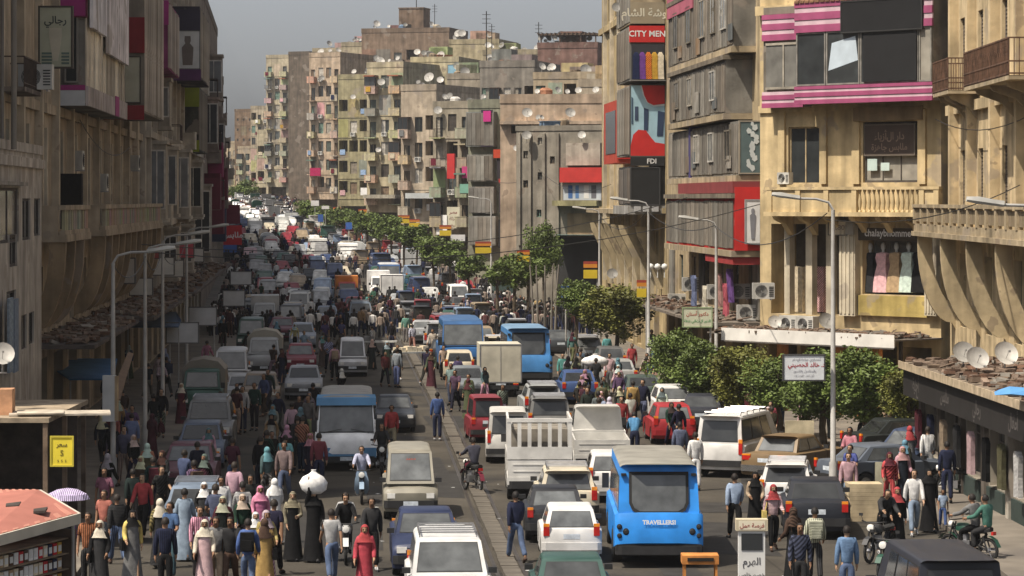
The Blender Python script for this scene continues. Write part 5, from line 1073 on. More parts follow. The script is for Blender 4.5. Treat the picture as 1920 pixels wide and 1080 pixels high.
for i, (px, py) in enumerate(((1157, 30), (1195, 8), (1148, 530))): dish(at(px, py, 172 if py < 100 else 164), 1.0, 180, 'white satellite dish on the cream house beside the signs')
rb.finish()
# ------------------------------------------------------------------ left side, in shade
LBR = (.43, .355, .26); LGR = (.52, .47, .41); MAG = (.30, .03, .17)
l1 = Fac('low_concrete_house', (cx(80)-14.2, 80), (cx(101)-14.35, 101), 10.4, 9, LGR, 'low grey concrete house at the left edge with narrow dark windows', seed=21)
for a, d, t, l in ((0, 35, 352, 455), (42, 57, 372, 450), (64, 75, 372, 442), (12, 30, 545, 602), (40, 50, 590, 655), (54, 64, 585, 645), (18, 32, 440, 500)):
    q = l1.rect(a, t, d, l)
    if q[0] > .1: l1.window(q[0], q[1], q[2], q[3], 'open' if a == 12 else 'plain', (.06, .05, .045), d=.1)
q = l1.rect(-30, 340, 38, 347); l1.box('lintel', max(q[0], .1), q[1], q[2], q[3], 0, .25, color=(.36, .33, .29)); l1.cornice(10.2, .12, .3); l1.finish(parapet=.3)
for px, c in ((20, (.30, .36, .42)), (30, (.20, .24, .30))):
    u, z = l1.uz(px, 660, .3); l1.box('hanging_sheet', u-.5, u+.6, z-.6, z+1.6, .25, .32, 'cloth', c)
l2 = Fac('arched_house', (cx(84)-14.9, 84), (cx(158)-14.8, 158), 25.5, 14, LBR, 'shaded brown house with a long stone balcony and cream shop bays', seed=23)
for D in range(88, 157, 6):
    u = uD(l2, D)
    l2.window(u, u+1.5, 8.2, 11.3, 'shutter'); l2.window(u, u+1.5, 4.3, 6.6, 'plain'); l2.window(u, u+1.4, 13.2, 15.8, 'shutter'); l2.window(u, u+1.4, 17.8, 20.2, 'plain'); l2.window(u, u+1.4, 22, 24, 'plain')
    l2.box('pilaster', u-1.4, u-.9, 7.9, 25, 0, .28, color=(.52, .44, .33)); l2.box('window_surround', u+1.52, u+1.8, 8.0, 11.6, 0, .14, color=(.56, .49, .38)); l2.hole(u-.6, u+3, .2, 3.3, 2)
for D0, D1 in ((102.5, 112.5), (119.5, 157)):
    a, c = uD(l2, D0), uD(l2, D1); l2.box('balcony', a, c, 7.55, 7.8, 0, 1.3)
    b = MB(); b.box(a, -1.28, 8.65, c, -1.04, 8.82); b.box(a, -1.26, 7.801, c, -1.06, 7.95); b.box(a, -1.03, 7.801, a+.2, 0, 8.8); l2.part('parapet', b, (M_['objwall'],), LBR)
    n = int((c-a)/.9); pb = MB(); pb.box(0, -1.22, 7.951, .52, -1.10, 8.649); pm = pb.mesh('parapet_panel', (M_['objwall'],))
    for i in range(n): O('parapet_panel', pm, l2.root, (a+.25+(c-a-.4)*i/n, rnd.uniform(-.02, .02), 0), color=tuple(k*rnd.uniform(.8, 1.2) for k in LBR))
    for k in range(int((c-a)/3.6)+1):
        u = a+.1+k*3.6; b = MB(); b.prism([(-.7, 7.55), (-1.26, 7.55)]+[(-1.26+1.2*(1-cos(pi/2*i/6)), 7.3-2.9*sin(pi/2*i/6)) for i in range(7)]+[(0, 4.3), (0, 5.0)]+[(-.7+.7*(1-cos(pi/2*i/6)), 7.45-2.3*sin(pi/2*i/6)) for i in range(5, -1, -1)], u, u+.45); l2.part('curved_bracket', b, (M_['objwall'],), (.34, .25, .15))
l2.box('balcony_curtain', uD(l2, 113), uD(l2, 113.6), 7.9, 10.0, .1, .9, 'cloth', (.03, .025, .022)); l2.cornice(12.3, .18, .35); l2.cornice(16.9, .18, .35)
# cream bay with magenta trim
D0, D1, zb, o = 112, 132, 12.56, 1.1
bay(l2, uD(l2, D0), uD(l2, D1), zb, 25, o, (.20, .19, .17), clad=(.80, .73, .60), step=2.0); ue = uD(l2, D0)
end_sign(l2, ue, .05, 1.12, zb-.02, zb+.55, (.48, .50, .52), 'white_band', 'white end band under the cream shop bay', frame=None, near=False); end_sign(l2, ue, .05, 1.12, zb+.56, zb+.75, MAG, 'magenta_band', 'magenta strip above the white end band of the cream bay', frame=None, near=False)
end_sign(l2, ue, .42, .80, zb+.9, 16.1, (.015, .018, .018), 'poster', 'tall dark figure poster on the end of the cream bay', frame=(.2, .19, .17), near=False)
end_sign(l2, ue-.06, -.1, 1.15, 15.9, 17.6, MAG, 'magenta_board', 'large magenta board on the end of the upper left bay', frame=(.10, .01, .03), near=False, thick=.2)
l2.box('side_band', ue, uD(l2, D1), zb-.02, zb+.72, o+.04, o+.14, 'objwall', (.50, .44, .42)); l2.box('magenta_strip', uD(l2, 125), uD(l2, 127), zb-.03, zb+.8, o+.141, o+.17, 'objcol', MAG)
for i, (D0, D1, z0, z1) in enumerate(((112.5, 119, 15.5, 19), (120, 131, 14.9, 18.5))): l2.box('white_panel', uD(l2, D0), uD(l2, D1), z0, z1, o+.145, o+.28, 'objwall', (.80, .75, .76) if i else (.74, .72, .75))
# red bay behind it
D0, D1 = 134, 148; ue = uD(l2, D0); bay(l2, ue, uD(l2, D1), 12.9, 19, 1.85, (.25, .22, .18), clad=(.68, .61, .52), step=1.5)
RD2 = (.20, .015, .02)
end_sign(l2, ue, .02, 1.85, 12.6, 13.25, RD2, 'red_band', 'dark red end band under the second shop bay', frame=None, near=False); end_sign(l2, ue, .02, 1.87, 15.6, 17.2, RD2, 'red_board', 'dark red board on the end of the second shop bay', frame=None, near=False)
end_sign(l2, ue, 1.0, 1.65, 13.4, 15.4, (.40, .39, .30), 'pale_window', 'pale window on the end of the second shop bay', frame=(.08, .07, .06), near=False)  # flat pale board set in the bay end as its window
# projecting sign, balcony with air conditioner, pipes
p = at(104, 125, 100); o = board('poster_sign', p, 0, 1.04, 1.98, (.40, .41, .31), 'pale green poster sign with dark print beside the upper left bay', texts=[('رجالي', 0, 1.55, .34, (.06, .07, .07), None)], frame=(.07, .06, .05), thick=.25)
for i in range(8): b = MB(); k = i//2; b.box(-.46 if i % 2 else .2, -.012, .08+k*.11, -.12 if i % 2 else .46, -.004, .15+k*.11); O('printed_bar', b.mesh('bar', (M_['objcol'],)), o, color=(.12, .17, .15))
flatb = MB(); flatb.loft([[V((x*w_, -.012, z)) for x in (-1, 1)]+[V((x*w_, -.004, z)) for x in (1, -1)] for z, w_ in ((.2, .08), (.7, .17), (1.1, .22), (1.3, .2))]); O('printed_vest', flatb.mesh('print', (M_['objcol'],)), o, color=(.50, .47, .37))
a = uD(l2, 92); l2.balcony(a, a+5, 12.5, 1.0, 'rail', (.12, .10, .09)); aircon(l2.w2(a+4.2, .95, 12.55), 0.0, 'dusty air conditioner on the dark balcony at the upper left', 1.3)
for i, (px, r) in enumerate(((4, .06), (26, .09))):
    b = MB(); p0, p1 = at(px, 280, 90.0), at(px, -60, 90.0); b.tube([p0, p1], r, 8); tag(O('drain_pipe', b.mesh('pipe', (M_['concrete'],), 40)), ['thin pale pipe at the very left edge of the picture', 'thicker grey pipe beside the thin one at the left edge'][i], 'pipe')
cz = 3.9
for D0, D1, o in ((102, 124, 2.3), (126, 156, 2.8)):
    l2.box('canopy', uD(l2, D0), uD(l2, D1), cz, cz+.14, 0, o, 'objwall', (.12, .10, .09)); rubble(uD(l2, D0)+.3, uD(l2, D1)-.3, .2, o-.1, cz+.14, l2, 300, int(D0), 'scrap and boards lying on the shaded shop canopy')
for D, z, w_ in ((90, 16.9, 3.4), (97, 16.9, 3.2), (122, 8, 0), (150, 16.95, 3.2)):
    if w_: u = uD(l2, D); l2.balcony(u-.4, u-.4+w_, z, 1.0, 'solid', (.5, .43, .33), door=False)
for i, (D, z, o_, w_, h_, cc, lb) in enumerate(((118, 10.2, .1, .9, .65, 0, ''), (130, 9.4, .1, 0, 0, 0, ''), (141, 5.6, .1, 0, 0, 0, ''), (150, 10.5, .1, 0, 0, 0, ''))): aircon(l2.w2(uD(l2, D), .12, z), l2.root.rotation_euler[2], '%s air conditioner on the shaded brown house' % ('nearest', 'second', 'low', 'farthest')[i], 1.2)
for i, (D, z, w_, h_, cc, lb) in enumerate(((148, 4.3, 1.1, .8, (.55, .53, .48), 'pale projecting sign box low on the shaded brown house'), (137, 5.2, .9, 1.1, (.42, .38, .33), 'cream projecting sign above the shaded canopies'), (154, 6.0, 1.0, .7, (.40, .09, .08), 'dull red projecting sign at the far end of the brown house'))): p = l2.w2(uD(l2, D), .75, z); board('projecting_sign', p, 0, w_, h_, cc, lb, frame=(.1, .09, .08), thick=.18)
l2.finish()
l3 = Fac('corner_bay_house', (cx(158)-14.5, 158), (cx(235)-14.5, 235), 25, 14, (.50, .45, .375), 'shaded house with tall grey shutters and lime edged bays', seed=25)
for D in range(161, 234, 6):
    u = uD(l3, D)
    for z0, z1, st in ((4.2, 7.0, 'plain'), (8.2, 12.0, 'shutter'), (13.2, 16.4, 'shutter'), (17.8, 20.2, 'plain'), (21.4, 23.6, 'plain')): l3.window(u, u+2.2, z0, z1, st, (.27, .29, .30)); l3.box('window_surround', u-.25, u-.02, z0-.2, z1+.2, .0, .12, color=(.42, .36, .28)); l3.box('window_surround', u+2.22, u+2.45, z0-.2, z1+.2, .0, .12, color=(.42, .36, .28))
    l3.box('pilaster', u-2, u-1.5, 4, 24.8, 0, .25); l3.hole(u-.8, u+3, .2, 3.3, 2)
for z in (7.7, 12.5, 17): l3.cornice(z, .3, .35)
ue = uD(l3, 158.6); bay(l3, ue, uD(l3, 172), 16.0, 19.6, 1.15, (.26, .05, .15), clad=(.55, .50, .45), step=2)
end_sign(l3, ue+.3, .4, 1.1, 16.2, 18.1, (.42, .38, .30), 'figure_panel', 'cream panel with a dark edge under the magenta board', frame=(.05, .05, .05), near=False)
end_sign(l3, ue, .03, 1.2, 18.3, 19.6, MAG, 'magenta_board', 'magenta board on the bay beyond the red one', frame=None, near=False)
ue = uD(l3, 185); bay(l3, ue, uD(l3, 202), 16.6, 21, 1.85, (.04, .035, .05), clad=(.50, .46, .40), step=2)
end_sign(l3, ue, -.02, 1.9, 19.5, 20.8, (.03, .025, .045), 'navy_board', 'dark navy board over the figure poster bay', frame=None, near=False); o = end_sign(l3, ue-.02, .4, 1.85, 17.15, 19.45, (.46, .47, .47), 'poster', 'grey poster with a shaded figure on the corner bay end', frame=(.1, .1, .1), near=False)
b = MB(); b.loft([[V((x*w_, -.012, z)) for x in (-1, 1)]+[V((x*w_, -.004, z)) for x in (1, -1)] for z, w_ in ((.2, .3), (.8, .34), (1.3, .36), (1.55, .14), (1.7, .2), (2.0, .18))]); O('printed_figure', b.mesh('figure', (M_['objcol'],)), o, color=(.13, .11, .10))
end_sign(l3, ue-.04, -.9, 1.95, 16.4, 17.1, (.07, .02, .08), 'purple_band', 'purple band under the figure poster bay', frame=None, near=False)
ue = uD(l3, 205); bay(l3, ue, uD(l3, 222), 12.4, 16.8, 1.05, (.06, .06, .05), clad=(.33, .30, .25), step=2)
LIME = (.20, .24, .015)
for z0, z1, t in ((15.4, 16.8, 'upper'), (12.3, 13.1, 'lower')): end_sign(l3, ue-.05, .02, 1.1, z0, z1, LIME, 'lime_band', 'lime green band at the %s edge of the dark bay end' % t, frame=None, near=False)
l3.box('canopy', .3, l3.L-.3, 3.9, 4.05, 0, 2.6, 'objwall', (.12, .10, .09)); rubble(.6, l3.L-.6, .2, 2.4, 4.05, l3, 260, 77, 'scrap lying on the canopy below the shuttered house')
def oriel(f, D, z0, z1, out, w, col, gl):
    u = uD(f, D); o = f.box('bay_window', u, u+w, z0, z1, 0, out, color=col); b = MB()
    for y0, y1, q0, q1 in ((.08, .16, z0+.5, z1-.3), (out-.1, out-.02, z0+.5, z1-.3), (.16, out-.1, z0+.5, z0+.58), (.16, out-.1, z1-.38, z1-.3), (out/2-.03, out/2+.03, z0+.58, z1-.38)): b.box(u-.05, -y1, q0, u-.001, -y0, q1)
    w_ = O('frame', b.mesh('frame', (M_['objwood'],)), o, color=(.5, .47, .42)); g = MB(); g.box(u-.025, -out+.1, z0+.58, u-.002, -.16, z1-.38); O('pane', g.mesh('pane', (M_['window_glass'],)), w_, color=gl)
    [O(nm_, (lambda m: (m.box(u-.12, -out-.1, qa, u+w+.1, 0, qb), m)[1])(MB()).mesh(nm_, (M_['objwall'],)), o, color=tuple(q*1.15 for q in col)) for nm_, qa, qb in (('sill', z0-.2, z0-.002), ('hood', z1+.002, z1+.2))]
for a_ in ((160.5, 8.0, 12.0, .95, 2.6, (.46, .41, .33), (.16, .17, .18)), (173, 8.2, 11.9, 1.0, 2.6, (.42, .37, .30), (.12, .13, .14)), (188, 8.0, 12.0, 1.1, 3, (.48, .43, .36), (.2, .2, .2)), (207, 8.0, 11.6, 1.2, 3, (.40, .36, .3), (.03, .03, .03)), (166, 13.1, 15.6, .9, 2.4, (.44, .39, .31), (.2, .2, .19)), (176, 4.4, 7.2, .9, 2.6, (.40, .35, .28), (.05, .05, .05)), (196, 4.4, 7.2, 1.0, 2.6, (.46, .41, .34), (.1, .1, .1)), (222, 4.6, 10, 1.3, 3, (.38, .33, .27), (.03, .03, .03))): oriel(l3, *a_)
for D, z, w_ in ((166, 7.75, 3), (178, 12.55, 3.2), (190, 7.75, 3), (200, 12.55, 3), (214, 7.75, 3.2), (228, 7.75, 3), (226, 17.1, 3)): u = uD(l3, D); l3.balcony(u-.4, u-.4+w_, z, 1.0, rnd.choice(['solid', 'rail', 'closed']), (.50, .45, .37), door=False)
for i, (D, z, cc, lb) in enumerate(((160, 5.0, (.62, .60, .55), 'pale square sign low at the start of the shuttered house'), (172, 4.6, (.58, .56, .5), 'second pale projecting sign on the shuttered house'), (187, 5.4, (.5, .08, .10), 'red projecting sign on the shuttered house'), (204, 4.8, (.6, .58, .55), 'small pale sign far along the shuttered house'))): p = l3.w2(uD(l3, D), .8, z); board('projecting_sign', p, 0, 1.2, .9, cc, lb, frame=(.1, .09, .08), thick=.18)
l3.finish()
for i, D in enumerate((164, 178, 200, 224)): aircon(l3.w2(uD(l3, D), .1, 8.6+(i % 2)*4.8), l3.root.rotation_euler[2], 'air conditioner on the shaded shuttered house')
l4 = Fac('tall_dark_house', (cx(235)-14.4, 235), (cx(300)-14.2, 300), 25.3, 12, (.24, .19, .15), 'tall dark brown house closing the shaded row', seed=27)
for D in range(239, 299, 7):
    u = uD(l4, D)
    for z in (4.5, 8.5, 12.5, 16.5, 20.5): l4.window(u, u+2.4, z, z+2.4, 'plain')
    l4.balcony(u+3, u+6, 8.3+4*(D % 3), 1.2, 'closed')
for D, z, col in ((246, 8.2, 'maroon'), (262, 6.0, 'maroon'), (258, 11, (.25, .02, .08)), (272, 5.2, 'navy'), (280, 9, 'maroon')): u = uD(l4, D); bay(l4, u, u+6, z, z+3, 1.3, col); end_sign(l4, u, .05, 1.3, z, z+2.6, col, 'dark_sign', 'dark %s board %s on the tall dark house' % ('blue' if col == 'navy' else 'red' if col == 'maroon' else 'magenta', {246: 'nearest', 262: 'lowest', 258: 'highest', 272: 'very low', 280: 'farthest'}[D]), group='dark boards on the tall dark house', frame=None, near=False)
for a_ in ((238, 13, 17, 1.3, 3, (.26, .2, .16), (.05, .05, .05)), (250, 17.5, 21, 1.4, 3, (.3, .25, .2), (.12, .12, .12)), (262, 13, 16, 1.4, 3, (.22, .18, .14), (.03, .03, .03))): oriel(l4, *a_)
l4.finish()
l5 = Fac('left_bend_house', (cx(300)-13.6, 300), (cx(400)-14.0, 400), 20.5, 12, (.36, .31, .25), 'shaded house at the left bend of the street', seed=29)
for D in range(304, 398, 8):
    u = uD(l5, D)
    for z in (4.5, 8, 11.5, 15): l5.window(u, u+2.4, z, z+2, 'plain')
    l5.balcony(u+3.5, u+7, (7.8, 11.3, 14.8)[D % 3], 1.2, 'solid')
for D, z, col, lb in ((306, 4.4, 'red', 'red shop board with white print at the left bend'), (314, 6.5, 'maroon', 'dark red board above the red one at the left bend'), (330, 3.2, 'blue', 'blue shop board at the left bend')): u = uD(l5, D); end_sign(l5, u, .1, 2.0, z, z+2, col, 'shop_sign', lb, [('ملابس', 0, .5, .4, 'white', None)] if col == 'red' else [], frame=None, near=False)
l5.finish()
for i, (a, c, H) in enumerate(((402, 500, 21), (503, 640, 19))):
    f = Fac('left_row_house', (cx(a)-14.5, a), (cx(c)-14.5, c), H, 14, LBR, 'plain house further along the left row, %s' % ('first after the bend' if not i else 'second after the bend')); f.finish()
# stalls at the lower left
st = O('market_stall', None, None, (-13.4, 79, 0)); tag(st, 'dark timber market stall with a junk covered roof at the left', 'stall')
b = MB(); b.box(-1.6, -2.6, 3.30, 1.55, 4.5, 3.42); O('roof', b.mesh('roof', (M_['objwood'],)), st, color=(.30, .24, .17))
for i, (x, y) in enumerate(((-1.3, -2.5), (.2, -2.5), (1.45, -2.5), (1.45, .8), (1.45, 4.3))): b = MB(); b.box(x-.06, y-.06, 0, x+.06, y+.06, 3.30); O('post', b.mesh('post', (M_['objwood'],)), st, color=(.14, .10, .07))
b = MB(); b.box(-1.5, 3.4, 0, 1.4, 3.5, 3.2); b.box(-1.55, -2.4, 0, -1.45, 3.4, 3.2); O('back_panel', b.mesh('panel', (M_['objwood'],)), st, color=(.07, .055, .045))
for z in (.9, 1.6, 2.3): b = MB(); b.box(-1.4, -2.3, z, -.1, -1.7, z+.05); O('shelf', b.mesh('shelf', (M_['objwood'],)), st, color=(.16, .12, .09))
for k in range(10): b = MB(); x = -1.3+k*.13; b.box(x, -2.2, .96+.7*(k % 3), x+.11, -1.8, 1.2+.7*(k % 3)); tag(O('goods_box', b.mesh('box', (M_['debris'],)), None, (-13.4, 79, 0), color=list(C.values())[(k*5+3) % 24]), '%s goods box on the %s shelf of the timber stall' % (list(C)[(k*5+3) % 24], ('lowest', 'middle', 'top')[k % 3]), 'box', 'goods on the timber stall shelves')
b = MB(); b.prism([(.1, 2.9), (1.5, 2.2), (1.5, 2.25), (.1, 2.96)], 4.0, -2.0, axis='y'); 
for i, (x, y, z, w_, h_, col, lb) in enumerate(((-1.0, -1.0, 3.42, 1.1, .55, (.42, .26, .16), 'brown cardboard carton at the left of the stall roof'), (.05, -1.3, 3.42, .75, .62, (.46, .25, .14), 'taller brown cardboard carton on the stall roof'), (-.9, -2.2, 3.42, .9, .22, (.55, .44, .24), 'flat yellow cardboard on the front of the stall roof'))):
    b = MB(); b.box(-w_/2, -.3, 0, w_/2, .4, h_-.02); b.box(-w_/2, -.3, h_-.02, -.01, .4, h_); b.box(.01, -.3, h_-.02, w_/2, .4, h_+.05); tag(O('cardboard_box', b.mesh('carton', (M_['objwood'],)), None, (x-13.4, y+79, z), rnd.uniform(-.2, .2), color=col), lb, 'cardboard box')
b = MB(); b.box(0, -.3, 0, 2.6, 1.0, .05); b.box(.2, -.5, .055, 1.4, .7, .09); tag(O('boards', b.mesh('boards', (M_['objwood'],)), None, (-13.0, 77.2, 3.43), .15, color=(.42, .37, .30)), 'pale loose boards lying over the front edge of the stall roof', 'boards')
dish(at(4, 700, 79.5), 1.05, 195, 'large white satellite dish at the left edge above the cartons')
board('yellow_sign', at(116, 872, 76.2), 0, .52, .70, (.74, .60, .05), 'yellow paper sign with black print at the timber stall', texts=[('سعر', 0, .52, .16, (.05, .04, .02), None), ('5', 0, .30, .2, (.2, .16, .02), None), ('5  5  5', 0, .10, .09, (.1, .08, .02), None)], frame=(.5, .42, .05), thick=.03)
def awning(name, pts, z_f, col, label, thick=.06, posts=(), cat='awning', mat_='objcol'):
    b = MB(); P = [V(p) for p in pts]; b.loft([P, [p-V((0, 0, thick)) for p in P]]); o = O(name, b.mesh(name, (M_[mat_],)), None, color=C[col] if isinstance(col, str) else col); tag(o, label, cat)
    for (x, y, z) in posts: q = MB(); q.tube([(x, y, 0), (x, y, z-thick-.01)], .035, 6); O('post', q.mesh('post', (M_['pole'],)), o)
    return o
BL, BR, FR, FL = at(-40, 918, 65.5), at(72, 918, 64.7), at(146, 962, 63.4), at(-40, 1012, 59.2)
o = awning('kiosk_awning', [BL, BR, FR, FL], 0, (.33, .13, .10), 'faded red kiosk awning with a pale fascia at the lower left', posts=[(FR.x-.1, FR.y, FR.z), (FL.x+.2, FL.y+.3, FL.z), (BR.x, BR.y, BR.z)])
for k in range(9):
    t0, t1 = k/9, (k+.5)/9; b = MB(); q = [BL.lerp(BR, t0), BL.lerp(BR, t1), FL.lerp(FR, t1), FL.lerp(FR, t0)]; b.loft([[p+V((0, 0, .012)) for p in q], [p+V((0, 0, .002)) for p in q]]); O('stripe', b.mesh('stripe', (M_['objcol'],)), o, color=(.40, .18, .135))
for a_, c_, s_ in ((.45, .35, .30), (.7, .62, .28)):
    b = MB(); q0 = BL.lerp(FL, a_).lerp(BR.lerp(FR, a_), c_); q = [q0+V((x, y, .03+zq)) for x, y, zq in ((0, 0, 0), (s_, .1, .03), (s_*1.1, -.4, 0), (.05, -.35, -.02))]; b.loft([q, [p+V((0, 0, .05)) for p in q]]); tag(O('scrap_board', b.mesh('board', (M_['objwood'],)), None, color=(.05, .04, .035)), 'dark scrap board lying on the kiosk awning, %s' % ('nearer the back' if a_ < .5 else 'nearer the front'), 'board')
d = (FR-FL).normalized(); nn = V((d.y, -d.x, 0))
b = MB(); b.loft([[FL+nn*.02, FR+nn*.02, FR+nn*.07, FL+nn*.07], [q-V((0, 0, .22)) for q in (FL+nn*.02, FR+nn*.02, FR+nn*.07, FL+nn*.07)]]); O('fascia', b.mesh('fascia', (M_['objcol'],)), o, color=(.50, .46, .38))
b = MB(); e = (BR-FR); b.loft([[FR, BR, BR+V((.06, .0, 0)), FR+V((.06, 0, 0))], [q-V((0, 0, .2)) for q in (FR, BR, BR+V((.06, 0, 0)), FR+V((.06, 0, 0)))]]); O('fascia', b.mesh('fascia', (M_['objcol'],)), o, color=(.45, .40, .34))
kx0 = V(((FL.x+FR.x)/2, (FL.y+FR.y)/2, 0)); ang = math.atan2(d.y, d.x)
ko = O('kiosk', None, None, (kx0.x-.35, kx0.y+.9, 0), ang); tag(ko, 'kiosk with shelves of small goods under the faded red awning', 'kiosk')
b = MB(); b.box(-2.1, .3, 0, 1.6, .4, 2.0); b.box(-2.1, -.5, 0, -2.0, .3, 2.0); b.box(1.5, -.5, 0, 1.6, .3, 2.0); b.box(-2.0, -.5, 0, 1.5, -.4, .8); O('cabinet', b.mesh('cabinet', (M_['objwood'],)), ko, color=(.10, .07, .05))
for z in (.82, 1.15, 1.48, 1.8): b = MB(); b.box(-2.0, -.38, z, 1.5, .3, z+.03); O('shelf', b.mesh('shelf', (M_['objwood'],)), ko, color=(.2, .15, .1))
gm = MB(); gm.box(-.09, -.1, 0, .09, .1, .24); gm.box(-.07, -.104, .05, .07, -.1, .18, 1); gme = gm.mesh('packet', (M_['debris'], M_['white_sign']))
M0 = ko.matrix_basis
for zi, z in enumerate((.85, 1.18, 1.51)):
    for k in range(15): pc = rnd.choice(['red', 'cream', 'brown', 'white', 'navy', 'mustard', 'tan']); p = Matrix.Translation((kx0.x-.35, kx0.y+.9, 0)) @ Matrix.Rotation(ang, 4, 'Z') @ V((-1.85+k*.22, -.2, z)); tag(O('goods_packet', gme, None, p, ang, color=C[pc]), '%s packet on the %s kiosk shelf' % (pc, ('lower', 'middle', 'upper')[zi]), 'packet', 'packets on the kiosk shelves')
awning('blue_tarp', [at(100, 690, 116), at(112, 672, 122), at(220, 672, 121), at(212, 710, 111), at(130, 710, 112)], 0, (.07, .20, .42), 'bright blue tarpaulin stretched over stalls on the left pavement', posts=[at(212, 712, 111), at(132, 712, 112), at(112, 676, 122)], cat='tarpaulin')
awning('blue_canopy', [at(232, 590, 150), at(330, 584, 154), at(340, 600, 146), at(335, 612, 143), at(238, 612, 144)], 0, (.10, .15, .25), 'dull blue awning under the canopies of the left row', posts=[at(335, 613, 143), at(240, 613, 144)])
awning('brown_board', [at(205, 745, 101), at(240, 660, 112), at(250, 662, 112), at(225, 748, 101)], 0, (.20, .13, .08), 'long brown plank leaning behind the lamp posts', cat='plank')
# ------------------------------------------------------------------ the far houses where the street bends
def auto(f, pat, fh=3.2, g=4.4, shops=True, skip=()):
    gz = zr(f.A.y); g += gz
    n = len(pat); cw = f.L/n; z = g; k = 0; rg = f.rg
    while z+fh < f.H+.3:
        for i, c in enumerate(pat):
            u = i*cw
            if (i, k) in skip: continue
            r = rg.random()
            if rg.random() < .20: f.box('wall_patch', u+.02*cw, u+.98*cw, z+.05, z+fh*rg.choice([.26, .9]), .001, .018, 'objwall', tuple(q*rg.uniform(.72, 1.3) for q in f.col))
            if c == 'w' and rg.random() < .14: c = 'l'
            if c in 'wW':
                w_ = min(cw*.66, 1.5 if c == 'w' else 2.4); f.window(u+(cw-w_)/2, u+(cw+w_)/2, z+.7, z+2.55, rg.choice(['shutter', 'plain', 'open', 'open']))
                if rg.random() < .16: aircon(f.w2(u+cw*.5, .05, z+.15), f.root.rotation_euler[2], 'small air conditioner on the '+' '.join(f.root['label'].split(',')[0].split()[:6]))
            elif c == 's': f.window(u+cw*.35, u+cw*.65, z+1.3, z+2.1, 'plain')
            elif c in 'bB':
                st = 'solid' if r < .55 else ('closed' if r < .72 else 'rail')
                f.balcony(u+.06*cw, u+.94*cw, z, 1.15, st, tuple(q*rg.uniform(.75, 1.2) for q in f.col) if rg.random() < .9 else rg.choice([(.55, .52, .47), (.42, .40, .36), (.26, .26, .22)]))
                if rg.random() < .34:
                    o = rg.choice([C['white'], C['white'], C['maroon'], C['pale pink'], C['light blue'], C['cream'], C['cream'], C['grey'], C['mustard'], C['navy']])
                    f.box('laundry', u+.2*cw, u+.6*cw, z+.15, z+.9, 1.2, 1.26, 'cloth', o)
                if rg.random() < .22: f.box('awning', u+.06*cw, u+.94*cw, z+2.35, z+2.5, .02, 1.5, 'objcol', rg.choice([(.35, .30, .2), (.12, .2, .16), (.3, .1, .05)]))
            elif c == 'l':
                f.hole(u+.08*cw, u+.92*cw, z+.95, z+2.75, 1.6); 
                if r < .4: f.box('laundry', u+.2*cw, u+.7*cw, z+.5, z+1.3, .03, .1, 'cloth', rg.choice([C['white'], C['pale pink'], C['light blue'], C['cream'], C['maroon']]))
        if rg.random() < .6: f.box('floor_band', 0, f.L, z-.12, z+.02, 0.001, .07)
        z += fh; k += 1
    if shops:
        m = max(1, int(f.L/3.6))
        for i in range(m): f.hole(f.L*(i+.1)/m, f.L*(i+.9)/m, gz+.2, gz+3.2, 1.5)
def house(name, pl, pr, D, ty, pat, col, label, dd=.45, dep=13, ox=0, fh=3.2, g=4.4, seed=1, fin=True, skip=(), shops=True):
    A = at(pl, 500, D*(1+0)+dd*(pr-pl)/F*D*.5); Bq = at(pr, 500, D-dd*(pr-pl)/F*D*.5); H = CH-(ty-HY)/F*D
    f = Fac(name, (A.x, A.y), (Bq.x, Bq.y), H, dep, col, label, seed=seed)
    if pat: auto(f, pat, fh, g, shops, skip)
    if fin: f.finish()
    return f
BEI = (.48, .395, .27); SAN = (.54, .45, .305); DUN = (.39, .33, .24); GRB = (.29, .255, .205); BRK = (.22, .135, .095); PAL = (.47, .40, .29)
# the concrete party wall with the red shop board
rd = house('concrete_house', 968, 1130, 225, 248, '', (.31, .28, .23), 'blank concrete house with a red shop board high on its right side', seed=30, fin=False)
for px, py in ((985, 290), (985, 345), (1012, 265), (1012, 330), (1035, 300), (1010, 400)): q = rd.rect(px-4, py-7, px+4, py+7); rd.window(q[0], q[1]+.05, q[2], q[3], 'plain')
for px in (972, 992, 1018, 1044): q = rd.rect(px, 250, px+5, 460); rd.box('pilaster', max(q[0], .02), q[1], q[2], q[3], 0, .16)
fsign(rd, 'red_awning_sign', 1049, 314, 1128, 342, 1.0, (.46, .035, .03), 'wide red sign board high on the concrete house', frame=None, thick=.5); 
o = fsign(rd, 'window_posters', 1056, 343, 1127, 375, .6, (.42, .46, .50), 'white and blue posters in the window below the red board', frame=(.2, .18, .16), thick=.4)
for x, w_, col in ((-.95, .35, (.05, .12, .30)), (-.4, .28, (.10, .2, .4)), (.35, .4, (.62, .62, .6)), (.95, .4, (.12, .12, .14))): b = MB(); b.box(x-w_/2, -.012, .12, x+w_/2, -.004, 1.1); O('poster_panel', b.mesh('panel', (M_['objcol'],)), o, color=col)
rd.box('pale_panel', *rd.rect(1064, 268, 1128, 310), .01, .3, color=(.52, .46, .38)); rd.box('bay_floor', *rd.rect(1046, 376, 1129, 386), .01, 1.1, color=(.36, .33, .18))
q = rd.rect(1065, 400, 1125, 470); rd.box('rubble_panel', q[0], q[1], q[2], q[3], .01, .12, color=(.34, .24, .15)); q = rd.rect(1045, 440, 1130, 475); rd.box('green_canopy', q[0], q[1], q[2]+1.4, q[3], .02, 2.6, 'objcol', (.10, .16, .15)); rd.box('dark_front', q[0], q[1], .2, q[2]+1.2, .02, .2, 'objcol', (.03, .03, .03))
rd.finish(parapet=.4)
b1 = house('terrace_house', 938, 1138, 262, 196, '', SAN, 'cream house with a long dark terrace behind the concrete wall', dd=.05, seed=33, fin=False)
